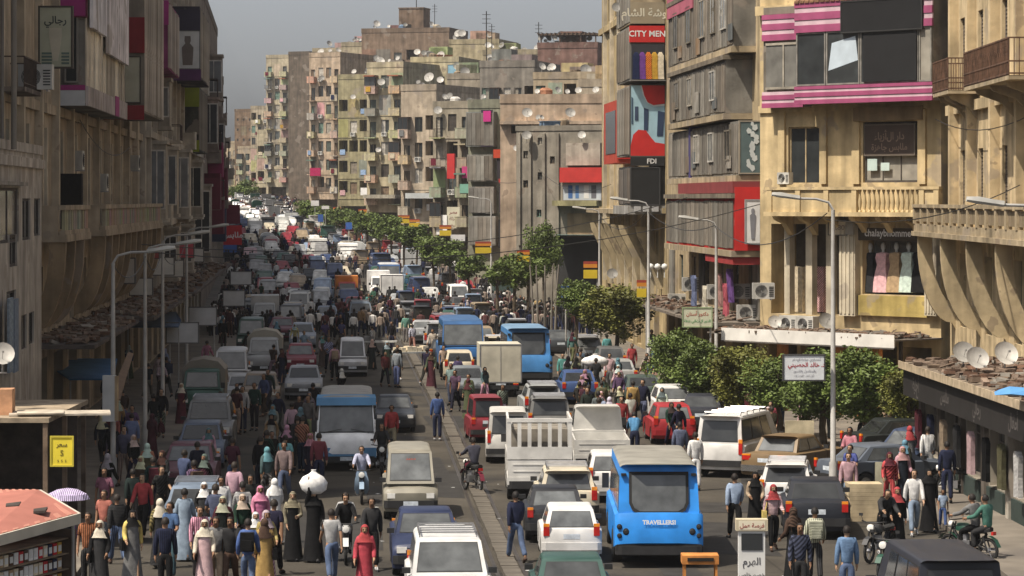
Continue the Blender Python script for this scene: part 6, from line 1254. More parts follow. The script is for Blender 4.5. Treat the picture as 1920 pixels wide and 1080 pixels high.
q = b1.rect(956, 232, 1128, 250); 
for i in range(4): b1.hole(q[0]+(q[1]-q[0])*i/4+.1, q[0]+(q[1]-q[0])*(i+1)/4-.1, q[2], q[3]+.1, 2.0)
b1.cornice(b1.rect(950, 200, 960, 230)[2], .6, .3); b1.finish()
re_ = house('sign_house', 878, 972, 268, 205, '', GRB, 'grey clad shop house with red and pink signs beside the concrete wall', seed=35, fin=False)
for px0, px1, t, l, col in ((880, 932, 210, 275, (.20, .21, .20)), (882, 930, 290, 340, (.27, .26, .23)), (885, 932, 350, 400, (.25, .24, .22)), (885, 935, 405, 460, (.28, .275, .25))):
    q = re_.rect(px0, t, px1, l); bay(re_, max(.05, q[0]), q[1], q[2], q[3], .7, col, clad=col, step=.9)
for nm, a, t, d, l, col, lb, tx in (('pink_sign', 906, 208, 920, 228, (.46, .03, .20), 'small pink sign at the top of the grey clad house', ()), ('dark_window', 902, 206, 923, 275, (.03, .02, .04), 'dark shop window beside the grey cladding, topmost', ()), ('red_sign', 925, 280, 971, 296, (.42, .05, .02), 'red and orange strip sign above the dark window', ()), ('dark_window', 932, 297, 970, 335, (.03, .025, .03), 'dark wide window under the red and orange strip', ()), ('red_sill', 935, 335, 971, 343, (.35, .03, .025), 'thin red strip below the wide dark window', ()), ('clothes_window', 936, 350, 971, 398, (.05, .04, .05), 'dark clothes window with pink goods, right of the cladding', ()), ('pink_sign', 952, 348, 971, 362, (.48, .09, .20), 'pink sign over the clothes window', ()), ('small_sign', 948, 413, 971, 428, (.40, .06, .10), 'small red and white sign over the lowest shopfront', [('SALE', 0, .5, .5, 'white', None)]), ('shopfront', 935, 412, 971, 465, (.02, .02, .022), 'lowest dark glass shopfront of the grey clad house', ())):
    fsign(re_, nm, a, t, d, l, .72+(.15 if 'sign' in nm or 'sill' in nm else 0), col, lb, tx, frame=None)
re_.finish()
r1 = house('balcony_block', 812, 884, 325, 205, 'Bwb', DUN, 'narrow dun house with a red panel and cluttered balconies', seed=37, fin=False)
fsign(r1, 'upright_sign', 838, 288, 852, 335, 1.4, (.46, .03, .03), 'upright red panel on the narrow dun house', frame=None, thick=.3); fsign(r1, 'pink_cloth', 866, 312, 880, 334, 1.3, (.44, .04, .16), 'pink cloth hung beside the upright red panel', frame=None, thick=.05); fsign(r1, 'shop_board', 838, 388, 862, 428, .8, (.50, .47, .36), 'upright cream shop board with stacked dark print', [('مصر', 0, .75, .22, (.2, .05, .05), None), ('شركة', 0, .45, .2, (.2, .1, .08), None), ('بيع', 0, .15, .2, (.2, .1, .08), None)], frame=None)
fsign(r1, 'white_board', 818, 403, 838, 440, .9, 'white', 'white shop board beside the upright cream one', frame=None); fsign(r1, 'green_sign', 862, 345, 880, 362, 1.2, (.16, .34, .26), 'pale green sign below the pink cloth', frame=None); r1.finish()
houses = [
 ('balcony_block', 752, 818, 372, 172, 'Bwl', SAN, 'sandy house with stacked balconies, right of the shop with the pale awning', 39),
 ('balcony_block', 688, 756, 430, 128, 'BwB', BEI, 'tall beige house of wide balconies above the tree row', 41),
 ('balcony_block', 634, 692, 470, 150, 'lwl', (.35, .285, .20), 'beige house with dark recessed loggias, mid street', 43),
 ('balcony_block', 580, 638, 520, 108, 'BwwB', SAN, 'sandy house with a crimson balcony cloth, right of the slab tower', 45),
 ('slab_tower', 499, 541, 690, 110, 'Bwb', PAL, 'pale slab tower with stacked balconies at the far bend', 47),
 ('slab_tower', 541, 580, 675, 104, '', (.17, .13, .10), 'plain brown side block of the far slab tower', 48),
 ('low_house', 470, 503, 760, 205, 'wBw', BEI, 'beige house left of the far slab tower', 49),
 ('brick_house', 440, 474, 900, 210, 'sss', BRK, 'red brick house far down the street', 51),
 ('low_house', 414, 446, 960, 270, 'wBw', SAN, 'low sandy house at the very end of the street', 53),
 ('low_house', 446, 482, 830, 280, 'bwb', PAL, 'pale low house in front of the red brick one', 55),
 ('low_house', 482, 540, 720, 250, 'wbwl', SAN, 'sandy house at the foot of the far slab tower', 57)]
HB = {}
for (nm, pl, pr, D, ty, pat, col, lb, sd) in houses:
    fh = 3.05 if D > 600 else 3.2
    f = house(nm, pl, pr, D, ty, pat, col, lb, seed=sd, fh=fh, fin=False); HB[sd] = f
    if sd == 45: q = f.rect(588, 315, 608, 330); f.box('crimson_cloth', q[0], q[1], q[2], q[3], 1.25, 1.4, 'cloth', (.42, .02, .10))
    if sd == 39: fsign(f, 'white_awning', 690+70, 362, 818, 372, 1.4, (.42, .44, .44), 'pale strip awning over the shops of the sandy house', frame=None, thick=1.2)
    if sd == 43: fsign(f, 'shop_awning', 676, 352, 692, 366, 1.2, 'white', 'white shop board over the pavement, mid street', frame=None, thick=.6)
    if sd == 41: q = f.rect(692, 365, 752, 372); f.box('shop_canopy', q[0], q[1], q[2], q[3], 0, 2.0, color=(.38, .35, .28))
    f.finish()
back = [
 ('roof_house', 838, 905, 400, 150, 'wWb', DUN, 'dun house rising behind the red panel house', 61), ('roof_house', 900, 1002, 345, 128, 'wbWwl', GRB, 'greyish house with many dishes behind the sign house', 63),
 ('roof_house', 1000, 1138, 330, 150, 'wlwwW', BEI, 'beige house stepping up behind the terrace house', 65), ('roof_house', 1008, 1120, 400, 92, 'lWlw', BRK, 'brown roof house with a dark pergola', 67),
 ('roof_house', 905, 1012, 455, 104, 'wwbw', DUN, 'dun skyline house left of the brown pergola', 69), ('roof_house', 842, 935, 480, 84, 'wbww', BEI, 'beige skyline house right of the brown tower', 71),
 ('roof_house', 678, 842, 530, 62, 'wWbwwW', (.27, .20, .145), 'brown skyline house carrying a square tower', 73), ('roof_house', 586, 684, 610, 98, 'bwlwb', BEI, 'beige skyline house left of the brown tower', 75),
 ('roof_house', 770, 860, 440, 118, 'wBwl', SAN, 'sandy house with a blue banner below the skyline', 77), ('roof_house', 640, 700, 560, 88, 'wbw', PAL, 'pale house between the skyline blocks', 79), ('roof_house', 1085, 1160, 300, 165, 'wlw', SAN, 'sandy house close behind the cream signs house', 81)]
roofs = [(b1, 262), (rd, 225), (re_, 268), (r1, 325)]
for (nm, pl, pr, D, ty, pat, col, lb, sd) in back:
    f = house(nm, pl, pr, D, ty, pat, col, lb, seed=sd, dd=.25, fin=False, shops=False); HB[sd] = f
    if sd == 77: fsign(f, 'blue_banner', 840, 122, 862, 185, .5, (.24, .42, .52), 'tall pale blue banner below the skyline', frame=(.03, .06, .12), thick=.6)
    if sd == 73:
        t = MB(); u0 = f.rect(745, 22, 791, 60); t.box(u0[0], 1.0, f.H+.13, u0[1], 5.4, f.H+4.4); t.box(u0[0]-.1, .9, f.H+4.4, u0[1]+.1, 5.5, f.H+4.6); f.part('tower', t, (M_['objwall'],), (.22, .155, .11))
        t = MB(); q = f.rect(750, 58, 768, 68); t.box(q[0], .9, f.H+.6, q[1], .995, f.H+1.6); f.part('tower_window', t, (M_['dark'],))
        t = MB(); c = V(((u0[0]+u0[1])/2+.4, 3, f.H+4.6)); t.tube([c, c+V((0, 0, 2.6))], .08, 5)
        for k in range(5): a = k*1.25; t.tube([c+V((0, 0, 1.6)), c+V((cos(a)*1.0, .2*sin(a), 2.5+.25*sin(a*2)))], .05, 4)
        f.part('antenna', t, (M_['dark'],))
    f.finish(); roofs.append((f, D))
    for k in range(2):                                    # huts and parapet ends on the roofs
        u = f.rg.uniform(.1, .6)*f.L; w_ = f.rg.uniform(1.6, 3.2); b = MB(); b.box(u, 1.5, f.H+.13, min(u+w_, f.L-.3), 4.5, f.H+f.rg.uniform(1.4, 2.5)); f.part('roof_hut', b, (M_['objwall'],), tuple(q*f.rg.uniform(.7, 1.1) for q in f.col))
    if sd == 67:
        b = MB(); 
        for x in (.3, f.L*.35, f.L*.7, f.L-.4): b.box(x, .4, f.H+.1, x+.15, .55, f.H+1.9)
        b.box(0, .2, f.H+1.9, f.L, 4.5, f.H+2.02)
        for k in range(14): b.box(f.L*k/14, -.3, f.H+2.02, f.L*k/14+.12, 4.8, f.H+2.2)
        f.part('pergola', b, (M_['objwood'],), (.12, .08, .055))
for k in (39, 41, 43, 45): roofs.append((HB[k], 450))
nd = 0
ROOFN = {}
for f, D in roofs:
    n_ = f.root['label'].split(' with ')[0].split(',')[0].split(' carrying')[0].split(' behind ')[0].split(' above ')[0].split(' rising ')[0]
    if n_ in ROOFN.values(): n_ = ' '.join(f.root['label'].split(',')[0].split()[:7])
    ROOFN[id(f)] = n_
for f, D in roofs:
    n = int(2+f.L*.75)
    for k in range(n):
        front = f.rg.random()
        dish(f.w2(f.rg.uniform(.04, .96)*f.L, -f.rg.uniform(.3, 3.5), f.H+.12+(.0 if front < .5 else .75)), f.rg.choice([.5, .6, .7, .8, .9, 1.0, 1.3]), 180+f.rg.uniform(-40, 45), 'white satellite dish on the '+ROOFN.get(id(f), 'far house')); nd += 1
    for k in range(int(f.L/3)):
        a = f.w2(f.rg.uniform(.1, .9)*f.L, -f.rg.uniform(.6, 4), f.H+.12); w_ = f.rg.uniform(.5, 1.2); b = MB()
        if k % 3 == 0: b.lathe([(.01, 0), (w_*.6, 0), (w_*.6, w_*1.1), (w_*.3, w_*1.3), (.01, w_*1.32)], 10); lb, cat, nm = 'round water tank on the '+ROOFN[id(f)], 'water tank', 'water_tank'
        else: b.box(-w_, -w_*.6, 0, w_, w_*.6, w_*.9); b.box(-w_*1.05, -w_*.65, w_*.9, w_*1.05, w_*.65, w_*.97); lb, cat, nm = 'boxy roof store on the '+ROOFN[id(f)], 'crate', 'roof_crate'
        tag(O(nm, b.mesh(nm, (M_['debris'],)), None, a, f.rg.random(), color=f.rg.choice([(.35, .3, .22), (.5, .48, .44), (.2, .15, .1), (.12, .18, .26), (.3, .14, .08)])), lb, cat, 'clutter on the far rooftops')
for px, D, H0, H1 in ((912, 345, 24, 31), (922, 455, 31, 36), (815, 530, 38, 44), (704, 560, 37, 41), (1010, 400, 29, 33)):
    p = at(px, 300, D+3); b = MB(); b.tube([(0, 0, H0), (0, 0, H1)], .06, 5)
    for k in range(3): b.tube([(-.5, 0, H1-.4-k*.5), (.5, 0, H1-.4-k*.5)], .03, 4)
    tag(O('aerial', b.mesh('aerial', (M_['dark'],)), None, (p.x, p.y, 0)), 'thin television aerial against the grey sky', 'aerial', 'aerials on the skyline')
# balconies hung with dishes on the faces of the far houses
for f, D in roofs:
    for k in range(int(f.L*.35)): dish(f.w2(f.rg.uniform(.1, .9)*f.L, .5, f.rg.uniform(f.H*.55, f.H*.97)), f.rg.uniform(.8, 1.2), 180, 'small dish fixed to the '+ROOFN[id(f)], 'dishes on the faces of the far houses')
# hills of houses closing the view
tp = []
# ------------------------------------------------------------------ trees
CRN = []
def crown_mesh(seed, n_cl, n_lf, leaf, mat_):
    rg = random.Random(seed); vs = []; fs = []
    for c in range(n_cl):
        while True:
            p = V((rg.uniform(-1, 1), rg.uniform(-1, 1), rg.uniform(-1, 1)))
            if .25 < p.length < 1: break
        p = p*(.62+.38*rg.random()); cr = rg.uniform(.20, .36)
        for k in range(n_lf):
            d = V((rg.gauss(0, 1), rg.gauss(0, 1), rg.gauss(0, .8))).normalized()*cr*rg.random()**.4; q = p+d
            a = V((rg.gauss(0, 1), rg.gauss(0, 1), rg.gauss(0, .6))).normalized(); b_ = a.cross(V((rg.gauss(0, 1), rg.gauss(0, 1), rg.gauss(0, 1)))).normalized(); s = leaf*rg.uniform(.6, 1.3)
            i = len(vs); vs += [q-a*s, q+b_*s*.5, q+a*s, q-b_*s*.5]; fs.append((i, i+1, i+2, i+3))
    me = bpy.data.meshes.new('crown'); me.from_pydata([tuple(v) for v in vs], [], fs); me.materials.append(M_[mat_]); return me
CRN = [crown_mesh(1, 75, 150, .055, 'leaf'), crown_mesh(2, 72, 150, .055, 'leaf'), crown_mesh(3, 70, 150, .055, 'leaf_warm'), crown_mesh(4, 76, 150, .052, 'leaf')]
CRF = [crown_mesh(5, 45, 60, .10, 'leaf'), crown_mesh(6, 42, 60, .10, 'leaf')]
def tree(x, y, zc, r, rz, label, v=0, far=False, group='clipped street trees'):
    o = O('street_tree', None, None, (x, y, 0)); tag(o, label, 'tree', group)
    t = MB(); rg = random.Random(int(x*37+y*11)); t.tube([(0, 0, 0), (rg.uniform(-.1, .1), 0, zc*.35), (rg.uniform(-.15, .15), 0, zc-rz*.5), (0, 0, zc)], [.16, .12, .10, .05], 7)
    for k in range(5): a = k*1.26+rg.random(); t.tube([(0, 0, zc-rz*.7), (r*.4*cos(a), r*.4*sin(a), zc-rz*.1), (r*.75*cos(a), r*.75*sin(a), zc+rz*.3)], [.06, .04, .015], 5)
    O('trunk', t.mesh('trunk', (M_['bark'],), 50), o)
    O('crown', (CRF if far else CRN)[v % (2 if far else 4)], o, (0, 0, zc), rg.random()*6, scale=(r, r, rz))
for i, (px, D, r, z0, z1, lb) in enumerate(((1268, 127, 1.35, .9, 3.9, 'leftmost of the clipped trees before the corner house'), (1325, 121, 1.45, 1.1, 3.7, 'clipped tree left of the white lettered board, second in the row'), (1392, 116, 1.5, 1.0, 3.9, 'clipped tree below the grey bays, third in the row'), (1462, 112, 1.5, 1.2, 3.7, 'clipped tree behind the white lettered board'), (1545, 108, 1.6, 1.3, 4.0, 'clipped tree behind the tall lamp post by the corner house'), (1625, 106, 1.65, 1.3, 4.1, 'dense clipped tree under the white canopy edge'), (1705, 104, 1.2, 1.5, 3.6, 'small clipped tree beside the arcade shop'))):
    tree((px-960)/F*D, D, (z0+z1)/2-.32, r, (z1-z0)/2*1.0, lb, i)
for i, (px, D, r, z0, z1, lb) in enumerate(((1082, 162, 1.2, 2.6, 4.6, 'small round tree left of the big one by the jam'), (1158, 155, 2.0, 1.9, 4.7, 'broad leafy tree over the crowded right pavement'), (1018, 212, 1.5, 3.2, 7.6, 'tall thin tree before the concrete house'))): tree((px-960)/F*D, D, (z0+z1)/2, r, (z1-z0)/2*1.1, lb, i+1, group='street trees by the right pavement')
k = 0
for (px, py, D, r) in ((965, 497, 205, 1.7), (935, 500, 200, 1.3), (990, 495, 208, 1.4), (880, 490, 238, 1.5), (845, 465, 255, 1.7), (812, 458, 268, 1.8), (780, 440, 295, 1.9), (758, 436, 305, 1.6), (735, 420, 330, 2.0), (712, 418, 340, 1.9), (690, 412, 362, 2.0), (668, 408, 375, 1.8), (645, 404, 398, 2.0), (622, 402, 420, 2.0), (600, 396, 450, 2.0), (578, 388, 470, 2.3), (575, 402, 465, 1.8)):
    p = at(px, py, D); tree(p.x, p.y, max(2.0, p.z-.45), r*.92, r*.78, '%s clipped tree from the right in the row before the far houses' % ('first second third fourth fifth sixth seventh eighth ninth tenth eleventh twelfth thirteenth fourteenth fifteenth sixteenth seventeenth'.split()[k]), k, True, 'clipped trees in the row before the far houses'); k += 1
for px, py, D, r in ((458, 356, 700, 2.8), (447, 366, 690, 2.4), (469, 367, 690, 2.6)): p = at(px, py, D); tree(p.x, p.y, p.z, r, r, '%s green tree far down the street at the bend' % {458: 'large', 447: 'left low', 469: 'right low'}[px], k, True, 'large trees far down the street')
# ------------------------------------------------------------------ lamps, posts and boards
HEAD = MB(); HEAD.loft([[V((x, y, z)) for x, z in ((-.13, 0), (-.10, .09), (.10, .09), (.13, 0), (.09, -.05), (-.09, -.05))] for y in (0, .25)]+[[V((x*1.3, .6, z*1.2)) for x, z in ((-.13, 0), (-.10, .09), (.10, .09), (.13, 0), (.09, -.05), (-.09, -.05))]]+[[V((x*.7, .85, z*.8)) for x, z in ((-.13, 0), (-.10, .09), (.10, .09), (.13, 0), (.09, -.05), (-.09, -.05))]])
HEADM = HEAD.mesh('lamp_head', (M_['ac'],), 50)
def lamp(x, y, H, dx, dy, label, r=.085, drop=.35, hs=1.0):
    o = O('street_lamp', None, None, (x, y, 0)); tag(o, label, 'street lamp', 'street lamps')
    b = MB(); b.tube([(0, 0, 0), (0, 0, 1.0), (0, 0, 1.05), (0, 0, H-drop)], [r*1.5, r*1.45, r, r*.7], 8); O('pole', b.mesh('pole', (M_['pole'],), 50), o)
    a = V((dx, dy, 0)); L = a.length; b = MB(); b.tube([(0, 0, H-drop), (dx*.12, dy*.12, H-drop*.35), (dx*.45, dy*.45, H-drop*.05), (dx, dy, H)], r*.5, 6); O('arm', b.mesh('arm', (M_['pole'],), 50), o)
    O('lamp_head', HEADM, o, (dx*.9, dy*.9, H), math.atan2(dy, dx)-pi/2, scale=hs, rot=(R(8), 0, math.atan2(dy, dx)-pi/2))
def lamp_px(px, D, hx, hy, label, hd=0, r=.085, hs=1.0):
    x = (px-960)/F*D; h = at(hx, hy, D+hd); lamp(x, D, h.z, (h.x-x), hd, label, r, hs=hs)
for a in ((212, 92.5, 285, 472, 'street lamp nearest the left edge, carrying a pale upright box'), (272, 106, 340, 458, 'second street lamp from the left'), (305, 121, 360, 440, 'third street lamp from the left with its head over the first billboards'), (350, 148, 402, 426, 'fourth street lamp from the left, thin and shaded')): lamp_px(*a, hs=1.0)
for a in ((1562, 91, 1492, 372, 'tall street lamp carrying the white lettered board at the right'), (1343, 129, 1305, 412, 'street lamp before the red end board'), (1216, 147, 1172, 376, 'street lamp before the red poster house'), (1124, 190, 1095, 392, 'thin street lamp before the red shop board'), (1040, 236, 1012, 405, 'thin street lamp before the concrete house'), (921, 240, 895, 372, 'thin street lamp before the grey clad sign house')): lamp_px(*a)
lamp_px(1968, 68, 1872, 384, 'street lamp whose head leans in at the right edge', hs=1.0)
def posted(px0, py0, px1, py1, D, color, label, texts=(), frame=(.16, .16, .16), post=0, name='billboard', cat='billboard', thick=.10, group=None, face=0.0):
    a, c = at(px0, py1, D), at(px1, py0, D); w, h = c.x-a.x, c.z-a.z; cxm = (a.x+c.x)/2
    o = board(name, (cxm, D, a.z), face, w, h, color, label, cat, [(t, x*w, z*h, hh*h, cc, None) for t, x, z, hh, cc in texts], frame=frame, thick=thick, group=group)
    if post is not None:
        b = MB(); b.tube([(post*w, thick+.06, -a.z), (post*w, thick+.06, h)], .05, 6); O('post', b.mesh('post', (M_['pole'],)), o)
    return o
for i, (a, t, d, l, D, lb) in enumerate(((313, 606, 371, 642, 145, 'largest blank grey billboard over the left pavement'), (355, 577, 405, 609, 168, 'second blank grey billboard over the left pavement'), (419, 546, 458, 573, 206, 'third blank grey billboard, beside a dark pole'), (433, 510, 471, 533, 226, 'smallest blank grey billboard over the left jam'))): posted(a, t, d, l, D, (.60, .61, .62), lb, post=.42 if i % 2 else -.42)
p = at(205, 790, 92.3); b = MB(); b.box(-.19, -.10, 0, .19, .12, 1.42); b.box(.19, -.08, .02, .27, .10, 1.40, 1); tag(O('sign_box', b.mesh('box', (M_['white_sign'], M_['objwood'])), None, p, -.15, color=(.35, .26, .16)), 'tall pale sign box hung on the nearest left lamp post', 'sign box')
posted(1470, 667, 1545, 712, 90.7, (.62, .64, .66), 'white board with red and grey Arabic lettering on the tall lamp post', [('د. خالد الحصيني', .06, .62, .24, (.36, .02, .03)), ('أخصائي جراحة العظام', .06, .84, .13, (.3, .3, .34)), ('والمفاصل والكسور', .02, .36, .13, (.32, .32, .36)), ('أول شارع كلوت بك', 0, .17, .11, (.35, .35, .38))], frame=(.05, .05, .05), post=None, name='lettered_board', cat='sign')
posted(1281, 578, 1334, 612, 127, (.55, .56, .42), 'pale green bordered board before the clipped trees', [('دكتور أسنان', 0, .68, .26, (.4, .08, .06)), ('الدور الثاني شقة', 0, .30, .2, (.1, .3, .12))], frame=(.25, .32, .18), post=.48, name='lettered_board', cat='sign')
for i, (px, py, w_, h_, D, lb) in enumerate(((1107, 506, 26, 32, 165, 'yellow and red banner before the green canopy'), (1203, 541, 18, 32, 150, 'yellow and red banner beside the leafy right tree'), (981, 480, 24, 22, 205, 'yellow and red banner left of the tall thin tree'), (906, 464, 30, 22, 235, 'yellow and red banner before the grey clad house'), (835, 432, 22, 20, 320, 'yellow banner beside the upright cream shop board'), (757, 411, 22, 15, 360, 'yellow banner left of a close pair over the tree row'), (777, 418, 20, 14, 350, 'yellow banner right of a close pair over the tree row'), (680, 398, 16, 12, 420, 'small yellow banner over the middle of the tree row'), (632, 394, 14, 11, 460, 'smallest yellow banner over the far end of the tree row'))):
    o = posted(px-w_/2, py, px+w_/2, py+h_/2, D, (.60, .44, .03), lb, frame=None, post=.52, name='street_banner', cat='banner', thick=.05, group='yellow and red street banners')
    w, h = w_*D/F, h_*D/F
    for z0, z1, col in ((.62, .84, (.56, .22, .03)), (.84, 1.0, (.30, .05, .03))): b = MB(); b.box(-w/2, .0, h*z0+.002, w/2, .05, h*z1); O('stripe', b.mesh('stripe', (M_['objcol'],)), o, color=col)
for i, (a, t, d, l, D, col, lb) in enumerate(((1052, 536, 1070, 558, 172, 'blue', 'round cornered blue traffic board near the leafy tree'), (648, 417, 660, 430, 330, 'blue', 'small blue board over the far jam before the trees'), (596, 402, 606, 416, 400, 'blue', 'small blue board at the far end of the tree row'), (845, 440, 872, 452, 260, 'white', 'white board over the trees before the grey clad house'), (583, 376, 598, 386, 420, 'white', 'small white board at the far end of the tree row'), (603, 386, 617, 392, 410, 'white', 'narrow white board near the far tree row'))): posted(a, t, d, l, D, col, lb, frame=None, name='street_sign', cat='sign', thick=.05)
# thin bare trunks and posts before the concrete house
for i, px in enumerate((1001, 1009, 1022, 1034, 1041)):
    D = 183; b = MB(); b.tube([(0, 0, 0), (.05*(i-2), 0, 3.2), (.12*(i-2), 0, 5.0)], [.09, .07, .04], 6); tag(O('bare_post', b.mesh('post', (M_['concrete'],), 50), None, ((px-960)/F*D, D+i*.4, 0)), 'thin pale post in the cluster before the tall thin tree', 'post', 'thin pale posts before the tall thin tree')
# a kiosk stand, carts and loads on the road
def stand():
    x, y = gp(1409, 1118); o = O('advert_stand', None, None, (x, y, 0)); tag(o, 'white advert stand with a dark screen before the parked black sedan', 'advert stand')
    for nm, bx, m, col in (('cabinet', (-.30, -.12, 0, .30, .12, 1.5), 'objcol', (.66, .66, .64)), ('head_box', (-.36, -.16, 1.5, .36, .16, 1.76), 'objcol', (.48, .42, .30)), ('screen', (-.24, -.135, 1.06, .24, -.12, 1.44), 'glass', None)): b = MB(); b.box(*bx); O(nm, b.mesh(nm, (M_[m],)), o, color=col)
    b = MB(); b.box(-.30, -.165, 1.53, .30, -.161, 1.73); O('label_strip', b.mesh('strip', (M_['objcol'],)), o, color=(.66, .60, .46)); lettering('فرصة عمل', o, (0, -.170, 1.62), .13, (.35, .10, .08)); lettering('الهرم', o, (0, -.126, .80), .22, (.10, .10, .11)); lettering('خصم خاص', o, (0, -.126, .50), .13, (.15, .15, .15))
stand()
x, y = gp(1312, 1110); b = MB(); b.box(-.42, -.3, .55, .42, .3, .75); b.box(-.3, -.32, .62, .3, -.30, .70, 1)
for sx in (-.38, .34): b.box(sx, -.26, 0, sx+.05, -.2, .55); b.box(sx, .2, 0, sx+.05, .26, .55)
tag(O('orange_crate', b.mesh('crate', (M_['objwood'], M_['dark'])), None, (x, y, .12), color=(.50, .20, .05)), 'orange wooden crate table behind the big blue minibus', 'crate')
def load(px, py, w, d, h, col, label, cat, nm, z=0, n=3):
    x, y = gp(px, py); b = MB()
    for k in range(n): o_ = rnd.uniform(-.05, .05); b.box(-w/2+o_, -d/2, h*k/n+.004, w/2+o_, d/2, h*(k+1)/n)
    return tag(O(nm, b.mesh(nm, (M_['debris'],)), None, (x, y+d/2, z), rnd.uniform(-.15, .15), color=C[col] if isinstance(col, str) else col), label, cat)
load(1625, 978, .95, .8, 1.05, (.42, .34, .22), 'stack of flattened cardboard beside the man in the pink shirt', 'cardboard', 'cardboard_stack', n=9)
load(1668, 925, .9, .08, .95, (.32, .30, .22), 'pale board leaning behind the woman in stripes', 'board', 'leaning_board', n=1)
load(1497, 862, 1.0, .1, 1.35, (.44, .38, .26), 'pale beige sheet standing between the brown sedan and the lamp post', 'board', 'leaning_board', n=1)
for i, (px, py, lb) in enumerate(((712, 668, 'wheeled pushcart with a pale top crossing the empty lane'), (775, 640, 'pushcart heaped with pale bundles near the blue minibus'), (770, 690, 'white pushcart parked in the shaded lane'))):
    x, y = gp(px, py); o = O('pushcart', None, None, (x, y, 0), .2*i); tag(o, lb, 'pushcart', 'pushcarts in the road')
    b = MB(); b.box(-1.0, -.5, .80, 1.0, .5, .88); O('top', b.mesh('top', (M_['objwood'],)), o, color=(.38, .38, .36))
    for sx in (-.8, .8):
        for sy in (-.42, .38): b = MB(); b.box(sx, sy, 0.0, sx+.05, sy+.05, .80); O('leg', b.mesh('leg', (M_['pole'],)), o)
    b = MB()
    for k in range(6 if i else 2): q = rnd.uniform(.15, .3); b.box(-.9+k*.3, -.3, .88, -.9+k*.3+q, .3, .88+q)
    O('goods', b.mesh('goods', (M_['debris'],)), o, color=C['cream' if i else 'grey'])

def cable(p, q, sag, label, n=10):
    b = MB(); p, q = V(p), V(q); b.tube([p.lerp(q, i/n)-V((0, 0, sag*4*(i/n)*(1-i/n))) for i in range(n+1)], .018, 4)
    tag(O('cable', b.mesh('cable', (M_['black_plastic'],))), label, 'cable', 'sagging overhead cables')
for i, (a, D0, z0, c, D1, z1, sg) in enumerate(((11.2, 131, 8.9, -13.5, 106, 7.2, 1.2), (9.9, 147, 9.5, -15, 121, 7.2, 1.3), (6.7, 147, 8.4, 8.75, 129, 7.9, .5), (8.75, 129, 7.9, 9.6, 91, 8.6, .9), (9.6, 91, 8.4, 17.0, 100, 9.5, .5), (5.6, 190, 8.0, 6.7, 147, 8.5, .9), (-12.3, 92.5, 6.9, -13.0, 106, 7.0, .5), (-13, 106, 7.0, -14.2, 121, 6.9, .6), (-14.2, 121, 6.9, -16.1, 148, 7.2, .9), (1.5, 230, 12, 6.3, 190, 10, 1.2), (17.3, 122, 12.3, 17.1, 92, 12.4, .8), (11.3, 130.5, 12.2, 17.4, 123, 12.4, .35), (-16.2, 112, 12.0, -17.9, 140, 11.5, .8), (8.6, 164, 12.5, 10.2, 134, 12.2, .9), (-2.5, 268, 11, 3, 232, 11.5, .8))): cable((a, D0, z0), (c, D1, z1), sg, 'thin black cable sagging %s' % ['over the road to the second left lamp', 'over the road to the third left lamp', 'between the third and second right lamps', 'between the second right lamp and the tall lamp', 'from the tall lamp to the balcony house', 'between the two thin right lamps', 'from the nearest left lamp to the second', 'from the second left lamp to the third', 'from the third left lamp to the fourth', 'before the concrete house', 'along the balcony house', 'across the corner house under the pink bay', 'along the shaded brown house', 'along the grey bays', 'before the grey clad sign house'][i])
HAZE = 0.00012
